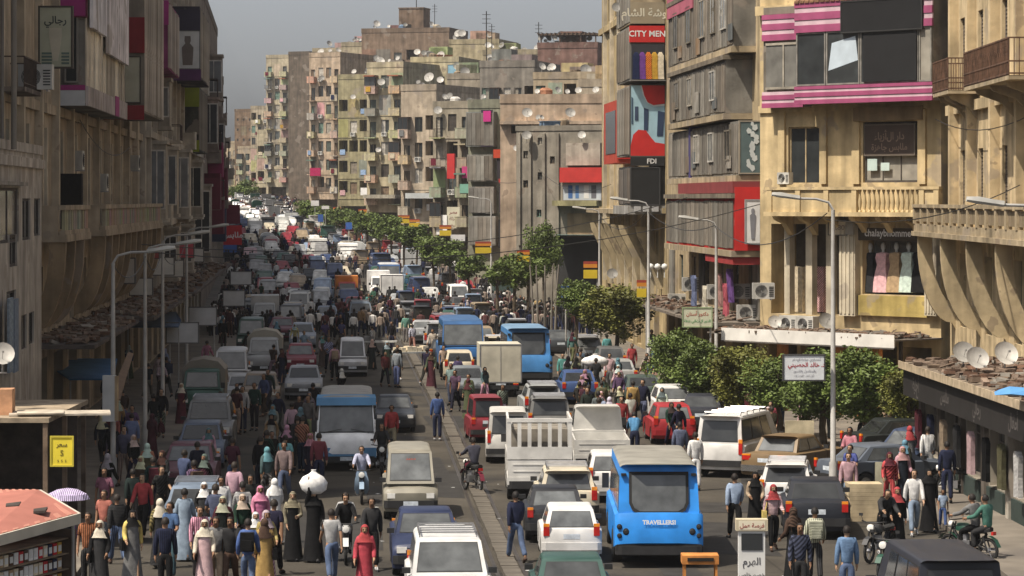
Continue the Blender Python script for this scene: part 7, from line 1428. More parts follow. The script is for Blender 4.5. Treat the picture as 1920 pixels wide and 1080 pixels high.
# ------------------------------------------------------------------ vehicles one can pick out
BUSB = (.025, .235, .68)
VEH = [
 ('white_bus', 649, 884, 't', (.82, .84, .86), 'white minibus with a blue front band driving towards the camera', {}, {'roof': (.26, .25, .23), 'band': (.10, .24, .42)}),
 ('microvan', 770, 977, 't', (.22, .205, .165), 'dusty khaki van coming past the kerb stones', {'wscale': 1.03}, {}),
 ('sedan', 803, 1086, 't', (.018, .026, .065), 'dark navy sedan driving in front of the khaki van', {}, {}),
 ('suv', 847, 1192, 't', (.50, .50, .49), 'white off-road car with a roof rack at the bottom edge', {}, {}),
 ('sedan', 741, 813, 't', (.03, .035, .045), 'dark sedan beside the white minibus', {'wscale': .93}, {}),
 ('microvan', 661, 707, 't', (.50, .51, .53), 'small white van in the shaded lane behind the minibus', {}, {}),
 ('sedan', 569, 751, 't', (.26, .275, .30), 'silver sedan left of the white minibus', {}, {}),
 ('hatch', 563, 702, 't', (.17, .015, .03), 'maroon hatchback behind the silver sedan', {}, {}),
 ('old_sedan', 487, 768, 't', (.20, .155, .11), 'tan old sedan beside the white van at the left', {}, {}),
 ('van', 432, 738, 't', (.46, .47, .48), 'white passenger van parked by the left pavement', {}, {}),
 ('suv', 388, 852, 't', (.16, .165, .17), 'grey off-road car parked at the left pavement', {}, {}),
 ('hatch', 372, 884, 't', (.09, .12, .18), 'dull blue hatchback squeezed behind the maroon sedan', {'turn': 0}, {}),
 ('sedan', 350, 930, 't', (.13, .05, .07), 'dusty maroon sedan parked in the left crowd', {}, {}),
 ('wagon', 358, 1032, 't', (.14, .18, .24), 'blue grey estate car buried in the crowd at the lower left', {}, {}),
 ('truck_canvas', 378, 782, 't', (.015, .07, .05), 'green cabbed truck with a grey canvas load', {}, {'box': (.22, .20, .17)}),
 ('hatch', 450, 762, 't', (.40, .41, .42), 'small white hatchback behind the tan old sedan', {'wscale': .85}, {}),
 ('hatch', 567, 654, 't', (.25, .29, .36), 'pale blue hatchback behind the maroon one', {}, {}),
 ('truck_canvas', 495, 706, 't', (.30, .31, .32), 'grey truck with a pale canvas load in the left jam', {}, {'box': (.33, .31, .26)}),
 ('van', 470, 662, 't', (.02, .06, .045), 'dark green van in the left jam below the billboards', {}, {}),
 ('truck_box', 496, 622, 't', (.36, .37, .38), 'white box truck in the left jam', {}, {'box': (.42, .42, .42)}),
 ('sedan', 614, 614, 't', (.17, .20, .26), 'steel blue sedan in the shaded jam', {}, {}),
 ('suv', 677, 617, 't', (.10, .125, .16), 'slate blue off-road car in the shaded jam', {}, {}),
 ('truck_box', 651, 574, 't', (.34, .03, .025), 'red cabbed truck with an orange box in the far jam', {}, {'box': (.50, .17, .03)}),
 ('sedan', 528, 640, 't', (.12, .03, .05), 'dark wine sedan in the left jam before the box truck', {}, {}),
 ('blue_bus', 1236, 1066, 'a', BUSB, 'bright blue minibus seen from behind at the lower right', {'wscale': 1.0, 'turn': -3.2}, {'roof': (.23, .22, .19)}),
 ('truck_cage', 1011, 938, 'a', (.60, .59, .56), 'white pickup truck with a barred cage', {'wscale': 1.13}, {'cargo': (.2, .18, .15)}),
 ('wagon', 1065, 986, 'a', (.52, .47, .36), 'cream estate car with a roof rack in the right jam', {'wscale': 1.03}, {}),
 ('sedan', 1043, 1020, 'a', (.015, .016, .02), 'black sedan wedged between the cream estate and the white hatchback', {'wscale': .95}, {}),
 ('hatch', 1073, 1061, 'a', (.60, .59, .57), 'white hatchback left of the bright blue minibus', {'wscale': .93}, {}),
 ('sedan', 1076, 1186, 'a', (.03, .07, .06), 'dark green sedan at the bottom edge behind the white hatchback', {}, {}),
 ('hatch', 1150, 946, 'a', (.58, .57, .55), 'white hatchback half hidden by the bright blue minibus', {}, {}),
 ('truck_open', 1128, 892, 'a', (.50, .49, .46), 'white pickup with an open bed before the blue minibus', {'wscale': 1.08}, {'cargo': 'cream'}),
 ('microvan', 916, 832, 'a', (.20, .02, .03), 'dark red van at the left of the right hand jam', {'wscale': .9, 'turn': 2}, {}),
 ('wagon', 1020, 792, 'a', (.30, .31, .31), 'silver grey estate car in the right jam', {}, {}),
 ('suv', 1031, 836, 'a', (.16, .16, .155), 'grey off-road car behind the caged pickup', {'wscale': .95}, {}),
 ('van', 953, 871, 'a', (.52, .51, .48), 'white van left of the caged pickup', {'wscale': .9}, {}),
 ('truck_box', 938, 744, 'a', (.40, .40, .38), 'box truck with a cream rear before the sky blue minibus', {}, {'box': (.50, .47, .38)}),
 ('blue_bus_small', 991, 723, 'a', (.06, .22, .50), 'sky blue minibus seen from behind in the middle of the jam', {'wscale': 1.1}, {'roof': (.14, .24, .36)}),
 ('blue_bus_small', 868, 702, 't', (.03, .11, .28), 'deep blue minibus facing the camera at the kerb line', {'wscale': 1.12}, {'roof': (.04, .10, .22)}),
 ('sedan', 880, 752, 't', (.14, .155, .17), 'grey sedan before the deep blue minibus', {}, {}),
 ('sedan', 1088, 759, 'a', (.03, .06, .16), 'blue sedan in the crowded right lane', {}, {}),
 ('sedan', 1164, 734, 'a', (.28, .28, .27), 'grey sedan parked at the right pavement under the leafy tree', {}, {}),
 ('hatch', 1148, 706, 'a', (.10, .10, .10), 'charcoal hatchback parked under the leafy tree', {}, {}),
 ('wagon', 1104, 684, 'a', (.24, .24, .23), 'dull silver estate car in the right lane near the leafy tree', {}, {}),
 ('sedan', 1052, 668, 'a', (.04, .045, .05), 'dark sedan ahead of the sky blue minibus', {}, {}),
 ('sedan', 1210, 770, 'a', (.05, .07, .06), 'dark green sedan parked along the right pavement', {}, {}),
 ('hatch', 1266, 794, 'a', (.56, .55, .53), 'white hatchback parked left of the clipped trees', {}, {}),
 ('sedan', 1314, 814, 'a', (.02, .022, .03), 'black sedan parked before the clipped trees', {'turn': -10}, {}),
 ('hatch', 1266, 836, 'a', (.30, .02, .025), 'red hatchback right of the crowd behind the blue minibus', {}, {}),
 ('van_rack', 1352, 897, 'a', (.58, .57, .55), 'white passenger van with a roof rack, parked askew', {'turn': -24}, {}),
 ('old_sedan', 1436, 908, 'a', (.17, .115, .06), 'brown old sedan parked askew beside the white van', {'turn': -34}, {}),
 ('wagon', 1474, 967, 'a', (.58, .57, .55), 'white estate car parked before the grey blue sedan', {'turn': -10, 'wscale': .97}, {}),
 ('sedan', 1556, 926, 'a', (.085, .10, .125), 'grey blue sedan parked sideways behind the lamp post', {'turn': -68}, {}),
 ('sedan', 1532, 1013, 'a', (.012, .014, .02), 'black sedan with red tail lights at the lower right', {'turn': -7, 'wscale': 1.04}, {}),
 ('sedan', 1600, 868, 'a', (.015, .018, .017), 'black sedan parked sideways below the clipped trees', {'turn': -72}, {}),
 ('sedan', 1672, 897, 'a', (.03, .045, .085), 'dark blue sedan parked nose out before the arcade shop', {'turn': 150}, {}),
 ('hatch', 1745, 880, 'a', (.03, .028, .026), 'dark hatchback parked at the mouth of the arcade', {'turn': -75}, {}),
 ('van', 1800, 1262, 'a', (.02, .022, .03), 'black van with a dark rear window at the lower right corner', {'wscale': 1.1}, {})]
FOOT = []
def foot(o, k):
    L = {'white_bus': 6.4, 'blue_bus': 6.8, 'blue_bus_small': 6.4, 'bike': 1.8, 'scooter': 1.8, 'truck_box': 5.2, 'truck_cage': 5.2}.get(k, 4.6); W = 2.3 if 'bus' in k else (.9 if k in ('bike', 'scooter') else 1.95)
    FOOT.append((o.location.x, o.location.y, o.rotation_euler[2], L/2+.15, W/2+.12))
def blocked(x, y, m=0.0):
    for (a, c, r, l, w_) in FOOT:
        dx, dy = x-a, y-c
        if abs(dx)+abs(dy) > 12: continue
        if abs(-sin(r)*dx+cos(r)*dy) < l+m and abs(cos(r)*dx+sin(r)*dy) < w_+m: return True
    return False
for (k, px, py, hd, col, lb, kw, cl) in VEH:
    if hd == 'a' and py > 820 and px < 1200 and 'turn' not in kw: kw = dict(kw, turn=-2.2)
    o = car(k, px, py, hd, col, lb, cols=cl, **kw); foot(o, k)
    if k == 'blue_bus': lettering('TRAVELLERS!', o, (0, -3.375, 1.13), .14, (.72, .74, .76), bold=.05)
    if k == 'microvan' and py == 977: lettering('محمد', o, (0, 1.77, 1.70), .12, (.25, .05, .03), rot=(R(65), 0, pi))
# two wheelers and their riders
def moto(kind, px, py, head, col, label, rider=None, pill=None, turn=0):
    o = car(kind, px, py, head, col, label, 'motorbikes in the street', turn=turn); o['category'] = VCAT[kind]; foot(o, kind); r = o.rotation_euler[2]
    for kd, dy, sp in (('rider', -.22, rider), ('pillion', -.58, pill)):
        if sp: lb, cl = sp; person(kd, o.location.x-sin(r)*dy, o.location.y+cos(r)*dy, math.degrees(r), lb, 'riders on motorbikes', z=-.03, **cl)
moto('scooter', 678, 948, 't', (.22, .30, .40), 'pale blue scooter coming down the empty lane', ('man in a lavender shirt riding the pale blue scooter', dict(top=(.40, .42, .60), bottom='denim')))
moto('bike', 648, 1062, 't', (.45, .46, .46), 'white fronted motorbike among the walkers at the bottom', ('man in black riding the white fronted motorbike', dict(top='black', bottom='charcoal')), ('passenger in grey sleeves behind the rider in black', dict(top='light grey', bottom='denim')))
moto('bike', 716, 895, 't', 'black', 'dark motorbike right of the pale blue scooter', ('man in dark clothes riding beside the scooter', dict(top='charcoal', bottom='black')))
moto('bike', 902, 928, 'a', 'maroon', 'dark motorbike standing at the kerb stones', ('man in a dark checked shirt sitting on the motorbike at the kerb', dict(top=(.06, .06, .09), bottom='black')), turn=18)
moto('bike', 1628, 1062, 't', 'charcoal', 'motorbike parked beside the black sedan, chrome engine', turn=-35); moto('bike', 1652, 1098, 't', 'dark green', 'second motorbike parked at the lower right with white tape', turn=-30)
moto('bike', 1872, 1062, 'a', 'dark green', 'motorbike before the arcade shop at the right edge', ('man in a grey striped shirt on the motorbike at the right edge', dict(top='grey', bottom='black')), ('rider in a green jacket on the motorbike at the right edge', dict(top=(.05, .20, .15), bottom='charcoal')), turn=40)
moto('bike', 1846, 940, 'a', 'black', 'dark motorbike leaning at the arcade shop front', turn=60)
# ------------------------------------------------------------------ people one can pick out: kind, x, y of the feet in the photo, heading, clothes
PPL = [
 ('man_bag', 455, 1032, 5, 'light grey', 'denim', None, 'man in a light grey sweater and jeans walking away, lower left'),
 ('tunic_walk', 488, 1036, 190, 'pink', (.55, .10, .28), 'pink', 'woman dressed all in pink beside the man in a grey sweater'),
 ('robe_walk', 515, 1020, 20, 'white', 'white', 'white', 'woman in a flowing white robe walking away'),
 ('robe_stand', 549, 1052, 180, 'khaki', 'black', 'khaki', 'woman in a khaki cardigan over a long black robe'),
 ('carry_head', 588, 1054, 180, 'black', 'black', 'black', 'woman veiled in black carrying a white bundle on her head'),
 ('man_walk2', 622, 1094, 10, 'light grey', 'denim', None, 'young man in a grey tee shirt and jeans walking away'),
 ('robe_bag', 684, 1128, 180, (.50, .012, .04), (.50, .012, .04), 'red', 'woman in a bright crimson robe at the bottom edge'),
 ('man_walk', 697, 1068, 185, 'charcoal', 'black', None, 'man in a dark jacket behind the crimson robe'),
 ('gown', 346, 1052, 0, (.22, .31, .42), (.22, .31, .42), None, 'man in a long pale blue galabeya seen from behind'),
 ('tunic_stand', 383, 1030, 180, 'black', 'charcoal', 'white', 'woman in black with a white headscarf near the galabeya'),
 ('man_stand', 415, 1024, 180, 'white', 'tan', None, 'man in a white sweater facing the camera'),
 ('tunic_walk', 300, 1066, 10, (.22, .17, .04), 'charcoal', 'cream', 'woman in a mustard brown coat and cream scarf'),
 ('man_stand', 310, 1120, 0, 'navy', 'black', None, 'man in navy seen from behind at the bottom left'),
 ('tunic_walk', 248, 1092, 200, 'yellow', 'grey', 'black', 'woman in a bright yellow top at the lower left'),
 ('man_walk', 268, 1012, 170, 'red', 'black', None, 'man in a red sweater in the lower left crowd'),
 ('man_tee', 196, 1004, 180, (.30, .09, .16), 'charcoal', None, 'man in a dusty rose shirt near the left kiosk'),
 ('man_walk', 405, 1112, 182, 'grey', 'tan', None, 'man in a grey jacket at the bottom edge, left of the dark jacket'),
 ('man_walk2', 432, 1112, 178, 'charcoal', 'brown', None, 'man in a dark jacket over a white shirt at the bottom edge'),
 ('robe_bag', 384, 1116, 180, 'cream', 'pale pink', 'cream', 'woman in pale pink and cream at the bottom edge'),
 ('tunic_walk', 496, 1112, 10, 'mustard', 'mustard', 'brown', 'woman in an orange yellow coat walking away at the bottom'),
 ('man_pack', 465, 1120, 0, 'blue', 'denim', None, 'man in a blue jacket walking away at the bottom edge'),
 ('man_walk2', 535, 922, 4, (.10, .40, .44), 'black', None, 'man in a turquoise shirt and black trousers walking away'),
 ('man_stand', 598, 922, 0, (.22, .03, .05), 'navy', None, 'boy in a dark red jacket standing before the white minibus'),
 ('man_walk', 734, 852, 185, 'red', 'khaki', None, 'man in a red shirt right of the white minibus'),
 ('man_walk', 745, 712, 190, 'black', 'black', None, 'man in black walking alone in the shaded lane'),
 ('man_walk', 699, 668, 60, 'light grey', 'black', None, 'man striding across the shaded lane in a pale shirt'),
 ('man_stand', 820, 826, 0, 'blue', 'navy', None, 'man in a blue jacket standing at the kerb'),
 ('man_stand', 558, 882, 10, 'charcoal', 'charcoal', None, 'man in dark grey walking left of the white minibus'),
 ('man_walk', 968, 1054, 20, 'navy', 'denim', None, 'man in a navy jacket striding behind the caged pickup'),
 ('man_walk', 1378, 1012, 5, 'light blue', 'black', None, 'man in a light blue shirt walking away at the right'),
 ('tunic_stand', 1416, 1006, 180, 'tan', 'black', 'black', 'woman in tan and black beside the light blue shirt'),
 ('girl_bag', 1450, 1032, 185, 'pale pink', 'black', 'red', 'girl in a red headscarf holding a yellow bag'),
 ('robe_bag', 1488, 1088, 30, 'brown', 'black', 'brown', 'woman in a black robe with a big pink bag'),
 ('man_pack', 1528, 1094, 0, (.42, .43, .30), 'charcoal', None, 'boy with a pale green backpack behind the black sedan'),
 ('man_stand', 1588, 1140, 0, (.10, .22, .42), 'denim', None, 'man in a blue shirt seen from behind at the bottom right'),
 ('man_stand', 1500, 1134, 180, (.05, .06, .11), 'charcoal', None, 'boy in a navy striped top facing the camera at the bottom'),
 ('man_stand', 1591, 968, 170, (.48, .26, .30), 'pale denim', None, 'man in a pink checked shirt beside the cardboard stack'),
 ('girl_walk', 1668, 957, 180, 'red', 'red', 'maroon', 'woman in a red and white striped top and red trousers'),
 ('man_bag', 1714, 1004, 180, 'white', 'pale denim', None, 'young man in a white sweater with a maroon band and jeans'),
 ('robe_walk', 1742, 998, 185, 'black', 'black', 'black', 'woman in a black robe beside the maroon banded sweater'),
 ('child', 1768, 992, 180, 'light blue', 'blue', None, 'small child in blue beside the black robe'),
 ('man_stand', 1776, 952, 0, 'navy', 'navy', None, 'man in navy seen from behind near the arcade shop'),
 ('man_walk', 1740, 912, 0, 'white', 'grey', None, 'man in a white shirt walking away near the arcade shop'),
 ('robe_walk', 1706, 908, 10, 'grey', 'grey', 'red', 'woman in a grey robe and red headscarf near the arcade shop'),
 ('man_bend', 1656, 1040, 190, 'charcoal', 'black', None, 'man in a dark jacket bending at the parked motorbikes'),
 ('robe_walk', 1682, 1040, 185, 'black', 'black', 'red', 'woman in black with a red headscarf by the motorbikes'),
 ('man_stand', 1304, 920, 10, 'white', 'white', None, 'man in white standing by the white passenger van'),
 ('man_stand', 1275, 896, 0, (.12, .15, .26), 'navy', None, 'man in slate blue before the white passenger van'),
 ('man_bend', 1190, 866, 0, (.03, .26, .55), 'navy', None, 'man in a bright blue shirt beside the open pickup'),
 ('man_stand', 1165, 836, 180, 'red', 'black', None, 'man in a bright red jacket in the right crowd'),
 ('man_stand', 1187, 800, 0, 'mustard', 'black', None, 'man in a mustard jacket seen from behind in the right crowd'),
 ('man_stand', 1128, 800, 0, 'olive', 'black', None, 'man in an olive jacket left of the mustard one'),
 ('man_carry', 1118, 745, 10, 'charcoal', 'black', None, 'man carrying a white sack in the right crowd'),
 ('man_stand', 1143, 735, 170, 'pale pink', 'grey', None, 'man in a pale pink shirt by the white sack'),
 ('man_stand', 1055, 735, 180, (.06, .34, .30), 'black', None, 'man in a sea green shirt beside the sky blue minibus'),
 ('man_stand', 1138, 690, 0, (.06, .34, .34), 'black', None, 'man in a teal shirt under the leafy tree'),
 ('man_stand', 1185, 712, 180, 'red', 'maroon', None, 'man in red at the foot of the third lamp post'),
 ('man_walk', 1228, 690, 180, 'white', 'denim', None, 'man in white and jeans beyond the third lamp post'),
 ('man_stand', 247, 876, 10, (.14, .20, .42), 'navy', None, 'man in a blue shirt between the left lamp posts'),
 ('man_stand', 455, 812, 170, 'light grey', 'navy', None, 'man in a grey shirt beside the grey off-road car'),
 ('man_stand', 660, 690, 180, (.32, .12, .14), 'grey', None, 'person in dusty pink beside the small white van'),
 ('tunic_stand', 340, 800, 180, 'charcoal', 'maroon', 'cream', 'woman in a cream scarf between the left lamp posts'),
 ('robe_stand', 125, 1098, 190, 'purple', 'black', 'black', 'woman in purple and black in front of the kiosk'),
 ('man_tee', 165, 1108, 180, (.34, .10, .02), 'charcoal', None, 'man in a rust orange shirt beside the kiosk'),
 ('robe_bag', 188, 1118, 170, 'black', 'charcoal', 'cream', 'woman with a cream headscarf at the bottom left'),
 ('man_walk', 220, 1060, 20, 'charcoal', 'denim', None, 'man in charcoal and jeans behind the yellow top')]
for (k, px, py, hd, top, bot, sc, lb) in PPL:
    x, y = gp(px, py); person(k, x, y, hd, lb, 'people walking among the traffic', .62 if k == 'child' else (.98 if k.startswith(('robe', 'tunic', 'girl')) else 1.03), 0.13 if (x > 12 and y > 60 and y < 120) else 0, top=top, bottom=bot, scarf=sc or 'black', bag=('yellow' if 'yellow bag' in lb else 'pink' if 'pink bag' in lb else (.42, .43, .30) if 'backpack' in lb else 'white' if k == 'man_bag' else 'black'))
def bundle(px, py, zz_, r, label):
    x, y = gp(px, py); b = MB(); n = 12; rg = random.Random(px)
    b.loft([[V((r*1.5*q*cos(2*pi*j/n)*(1+.1*sin(3*j+h*9)), r*q*sin(2*pi*j/n)*(1+.1*cos(4*j)), h)) for j in range(n)] for h, q in ((0, .55), (.10, .9), (.28, 1), (.42, .8), (.50, .35), (.56, .16), (.60, .22))])
    tag(O('bundle', b.mesh('bundle', (M_['cloth'],), 60), None, (x, y, zz_), color=C['white']), label, 'bundle')
bundle(588, 1054, 1.70, .22, 'white knotted bundle on the head of the veiled woman'); bundle(1116, 743, 1.35, .40, 'white sack held up in the right crowd')
x, y = gp(128, 1100); b = MB(); b.lathe([(.0001, .16), (.25, .12), (.45, .02), (.52, -.10), (.51, -.10), (.44, .0), (.24, .10), (.0001, .14)], 10); b.tube([(0, 0, .14), (0, 0, -.75)], .012, 5); tag(O('parasol', b.mesh('parasol', (M_['cloth'],), 20), None, (x, y-.1, 2.15), color=(.42, .36, .52)), 'pale lilac parasol beside the kiosk', 'parasol')
# ------------------------------------------------------------------ the rest of the crowd, each one dressed on its own
DARKS = ['black', 'black', 'charcoal', 'charcoal', 'navy', 'navy', 'grey', 'brown', 'maroon', 'olive', 'denim', 'dark green', 'purple']; LIGHT = ['white', 'light grey', 'red', 'light blue', 'blue', 'pale pink', 'tan', 'cream', 'turquoise', 'mustard', 'pink', 'orange', 'green', 'khaki', 'yellow']
USED = set(); KINDS_M = ['man_walk', 'man_walk2', 'man_stand', 'man_tee', 'man_carry', 'man_bag', 'man_pack']; KINDS_W = ['robe_walk', 'robe_stand', 'robe_bag', 'tunic_walk', 'tunic_stand', 'girl_walk', 'girl_bag']
DO = {'man_walk': 'walking', 'man_walk2': 'in short sleeves', 'man_stand': 'standing', 'man_tee': 'in short sleeves', 'man_carry': 'with hands held out', 'man_bag': 'with a carrier bag', 'man_pack': 'with a backpack', 'robe_walk': 'walking', 'robe_stand': 'standing', 'robe_bag': 'with a shoulder bag', 'tunic_walk': 'with a bag', 'tunic_stand': 'waiting', 'girl_walk': 'striding', 'girl_bag': 'with a bag'}
MUTE = {k: tuple(.8*c+.2*sum(v)/3 for c in v) for k, v in C.items()}
def crowd(n, px0, px1, py0, py1, places, bright=.3, heads=(0, 180), women=.4):
    done = tries = 0
    while done < n and tries < n*40:
        tries += 1
        px, py = rnd.uniform(px0, px1), rnd.uniform(py0, py1); x, y = gp(px, py)
        if blocked(x, y, .12) or any(abs(x-a) < .42 and abs(y-c) < .5 for a, c in PEOPLE_XY): continue
        wm = rnd.random() < women; k = rnd.choice(KINDS_W if wm else KINDS_M)
        t = rnd.choice(LIGHT) if rnd.random() < bright else rnd.choice(DARKS); bt = rnd.choice(['black', 'charcoal', 'navy', 'denim', 'brown', 'grey', 'tan']) if not wm else rnd.choice(['black', 'black', 'charcoal', 'navy', 'brown', 'maroon', 'grey', 'olive', 'pale pink'])
        sc = rnd.choice(['black', 'white', 'cream', 'pink', 'maroon', 'light blue', 'brown', 'pale pink', 'turquoise', 'grey'])
        pl = min(places, key=lambda q: (q[0]-px)**2+(q[1]-py)**2)[2]
        lb = ('woman in %s and %s, %s scarf, %s' % (t, bt, sc, pl)) if wm else ('man in %s and %s %s %s' % (t, bt, DO[k], pl))
        if lb in USED: continue
        USED.add(lb); z = .13 if (x-cx(y) < -10.4 or (y > 134 and x-cx(y) > 8.3)) else 0
        person(k, x, y, rnd.choice(heads)+rnd.uniform(-35, 35), lb, 'people in the crowd', rnd.uniform(.94, 1.06)*(.96 if wm else 1.03), z, top=tuple(q*rnd.uniform(.6, 1.05) for q in MUTE[t]), bottom=tuple(q*rnd.uniform(.6, 1.1) for q in MUTE[bt]), scarf=tuple(q*rnd.uniform(.6, 1) for q in MUTE[sc]), bag=rnd.choice(['black', 'brown', 'maroon', 'navy', 'tan']))
        done += 1
P1 = [(212, 920, 'by the nearest left lamp post'), (272, 850, 'by the second left lamp post'), (388, 850, 'by the grey off-road car'), (350, 930, 'by the dusty maroon sedan'), (305, 780, 'by the third left lamp post'), (432, 740, 'by the white parked van'), (378, 782, 'by the green cabbed truck'), (487, 790, 'near the tan old sedan'), (569, 780, 'near the silver sedan'), (500, 870, 'left of the white minibus'), (170, 880, 'by the timber stall')]
crowd(36, 190, 440, 700, 965, P1, .25); crowd(22, 430, 590, 765, 950, P1, .25)
P2 = [(563, 700, 'by the maroon hatchback'), (661, 707, 'by the small white van'), (495, 700, 'by the canvas truck'), (470, 650, 'by the dark green van'), (614, 614, 'by the steel blue sedan'), (677, 617, 'by the slate off-road car'), (400, 640, 'below the grey billboards'), (745, 650, 'by the pushcarts')]
crowd(28, 400, 680, 600, 765, P2, .3); crowd(12, 690, 830, 590, 760, P2, .3)
P3 = [(345, 1050, 'near the pale galabeya'), (245, 1085, 'near the yellow top'), (430, 1100, 'near the dark jacket pair'), (150, 1060, 'before the kiosk'), (540, 1060, 'near the khaki cardigan'), (280, 990, 'near the red sweater')]
crowd(13, 150, 470, 965, 1100, P3, .5); crowd(3, 470, 560, 1075, 1110, P3, .5)
P4 = [(1090, 760, 'by the blue sedan'), (1164, 734, 'by the grey sedan under the tree'), (1210, 770, 'by the dark green parked sedan'), (1266, 800, 'by the white parked hatchback'), (1128, 860, 'by the open pickup'), (1216, 700, 'at the third right lamp post'), (1104, 680, 'by the dull silver estate'), (1000, 740, 'by the sky blue minibus'), (880, 752, 'by the grey sedan at the kerb'), (1400, 800, 'below the clipped trees'), (1650, 850, 'before the corner house shops'), (1750, 860, 'beside the arcade shop')]
crowd(36, 1060, 1290, 650, 850, P4, .45); crowd(12, 820, 960, 690, 800, P4, .3); crowd(34, 1240, 1780, 742, 850, P4, .4, women=.5); crowd(10, 1090, 1250, 600, 660, P4, .45); crowd(4, 1560, 1780, 880, 960, P4, .4)
# ------------------------------------------------------------------ the jam further off
CCOL = [('white', (.50, .50, .48)), ('silver', (.30, .31, .32)), ('charcoal', (.06, .06, .065)), ('tan', (.26, .20, .13)), ('grey', (.20, .20, .20)), ('dark blue', (.03, .05, .12)), ('black', (.015, .016, .018)), ('dark red', (.22, .02, .03)), ('cream', (.50, .44, .33)), ('pale blue', (.20, .27, .38)), ('dark green', (.02, .07, .05))]
SPOT = [('truck_box', 712, 562, 't', 'white', 'white box truck side by side with another in the sunlit jam', {'box': 'white'}), ('truck_box', 735, 570, 'a', 'navy', 'white box truck with a dark cab in the sunlit jam', {'box': 'white'}), ('blue_bus_small', 731, 548, 't', (.03, .09, .24), 'dark blue minibus with a white roof in the far jam', {'roof': 'silver'}), ('white_bus', 654, 500, 't', 'white', 'white minibus facing the camera in the far sunlit jam', {}), ('truck_canvas', 946, 578, 'a', (.05, .08, .07), 'dark green covered truck at the far right of the jam', {'box': (.06, .09, .08)}), ('van', 862, 582, 't', 'white', 'white van facing the camera in the far right jam', {}), ('truck_canvas', 503, 472, 't', (.04, .05, .07), 'dark canvas covered truck far down the left jam', {'box': (.05, .06, .08)}), ('truck_canvas', 546, 436, 't', 'white', 'truck with a high cream load far down the street', {'box': 'cream'}), ('van', 470, 500, 't', (.42, .26, .28), 'dusty pink van at the far left jam', {}), ('microvan', 590, 470, 't', 'white', 'white van under the far tree row', {}), ('truck_box', 772, 512, 'a', 'silver', 'grey box truck in the far right lane', {'box': 'light grey'})]
for (k, px, py, hd, col, lb, cl) in SPOT: o = car(k, px, py, hd, col, lb, 'vehicles far down the street', cols=cl, far=k in FAR and py < 520); foot(o, k)
usedc = set(); MASS = []; D = 138.0
LN = [(-9.6, 't'), (-7.1, 't'), (-4.6, 't'), (-2.2, 't'), (1.6, 'a'), (4.0, 'a'), (6.4, 'a'), (7.9, 'a')]
PLC = [(200, 'level with the billboards'), (260, 'below the concrete house'), (330, 'below the grey clad sign house'), (400, 'beside the first far trees'), (480, 'beside the last far trees'), (560, 'below the slab tower'), (2000, 'at the far end of the street')]
SIDE = {-9.6: 'in the far left lane', -7.1: 'in the second left lane', -4.6: 'in the third left lane', -2.2: 'left of the road centre', 1.6: 'right of the road centre', 4.0: 'in the middle right lane', 6.4: 'in the outer right lane', 7.9: 'parked at the right pavement'}
ncar = 0
for off, hd in LN:
    D = 150+rnd.random()*6 if off > 0 else 178+rnd.random()*6
    if off == -2.2: D = 232
    if off == -4.6: D = 205
    while D < 655:
        x = cx(D)+off+rnd.uniform(-.6, .6); px = 960+x/D*F
        gap = rnd.uniform(5.4, 7.4) if D < 450 else rnd.uniform(5.6, 8)
        if not any(blocked(x+a, D+c) for a in (-.7, 0, .7) for c in (-2, 0, 2)) and rnd.random() < (.62 if D < 440 else .9):
            k = rnd.choice(['sedan', 'sedan', 'hatch', 'hatch', 'wagon', 'suv', 'van', 'microvan', 'microvan', 'van_rack'] + (['truck_box', 'truck_canvas', 'white_bus'] if rnd.random() < .4 and D > 260 else []))
            cn, cc = rnd.choice(CCOL); far = D > 235
            pl = next(t for d, t in PLC if D < d)
            nmk = {'sedan': 'sedan', 'hatch': 'hatchback', 'wagon': 'racked estate', 'suv': 'off-road car', 'van': 'passenger van', 'microvan': 'small van', 'van_rack': 'racked van', 'truck_box': 'box truck', 'truck_canvas': 'covered truck', 'white_bus': 'minibus'}[k]
            lb = '%s %s %s %s' % (cn, nmk, SIDE[off], pl)
            for _ in range(30):
                if lb not in usedc: break
                cn, cc = rnd.choice(CCOL); lb = '%s %s %s %s' % (cn, nmk, SIDE[off], pl)
            if D > 470:
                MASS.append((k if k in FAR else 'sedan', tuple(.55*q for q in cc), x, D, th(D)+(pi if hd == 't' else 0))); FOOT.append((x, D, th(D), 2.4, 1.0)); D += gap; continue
            usedc.add(lb); o = car(k, 0, 0, hd, cc, lb, 'vehicles far down the street', xy=(x, D), turn=rnd.uniform(-4, 4), far=far and k in FAR, cols={'box': C[rnd.choice(['white', 'cream', 'grey'])]}); foot(o, k); ncar += 1
            if len(k) > 8: gap += 1.5
        D += gap
P5 = [(500, 560, 'in the far left jam'), (600, 540, 'in the shaded far jam'), (700, 560, 'by the white box trucks'), (860, 580, 'by the far white van'), (950, 580, 'by the dark green truck'), (1050, 590, 'near the blue traffic board'), (480, 500, 'by the dusty pink van'), (650, 500, 'by the far white minibus'), (800, 530, 'before the grey clad house')]
crowd(16, 440, 720, 545, 610, P5, .4); crowd(18, 780, 1080, 545, 640, P5, .5)
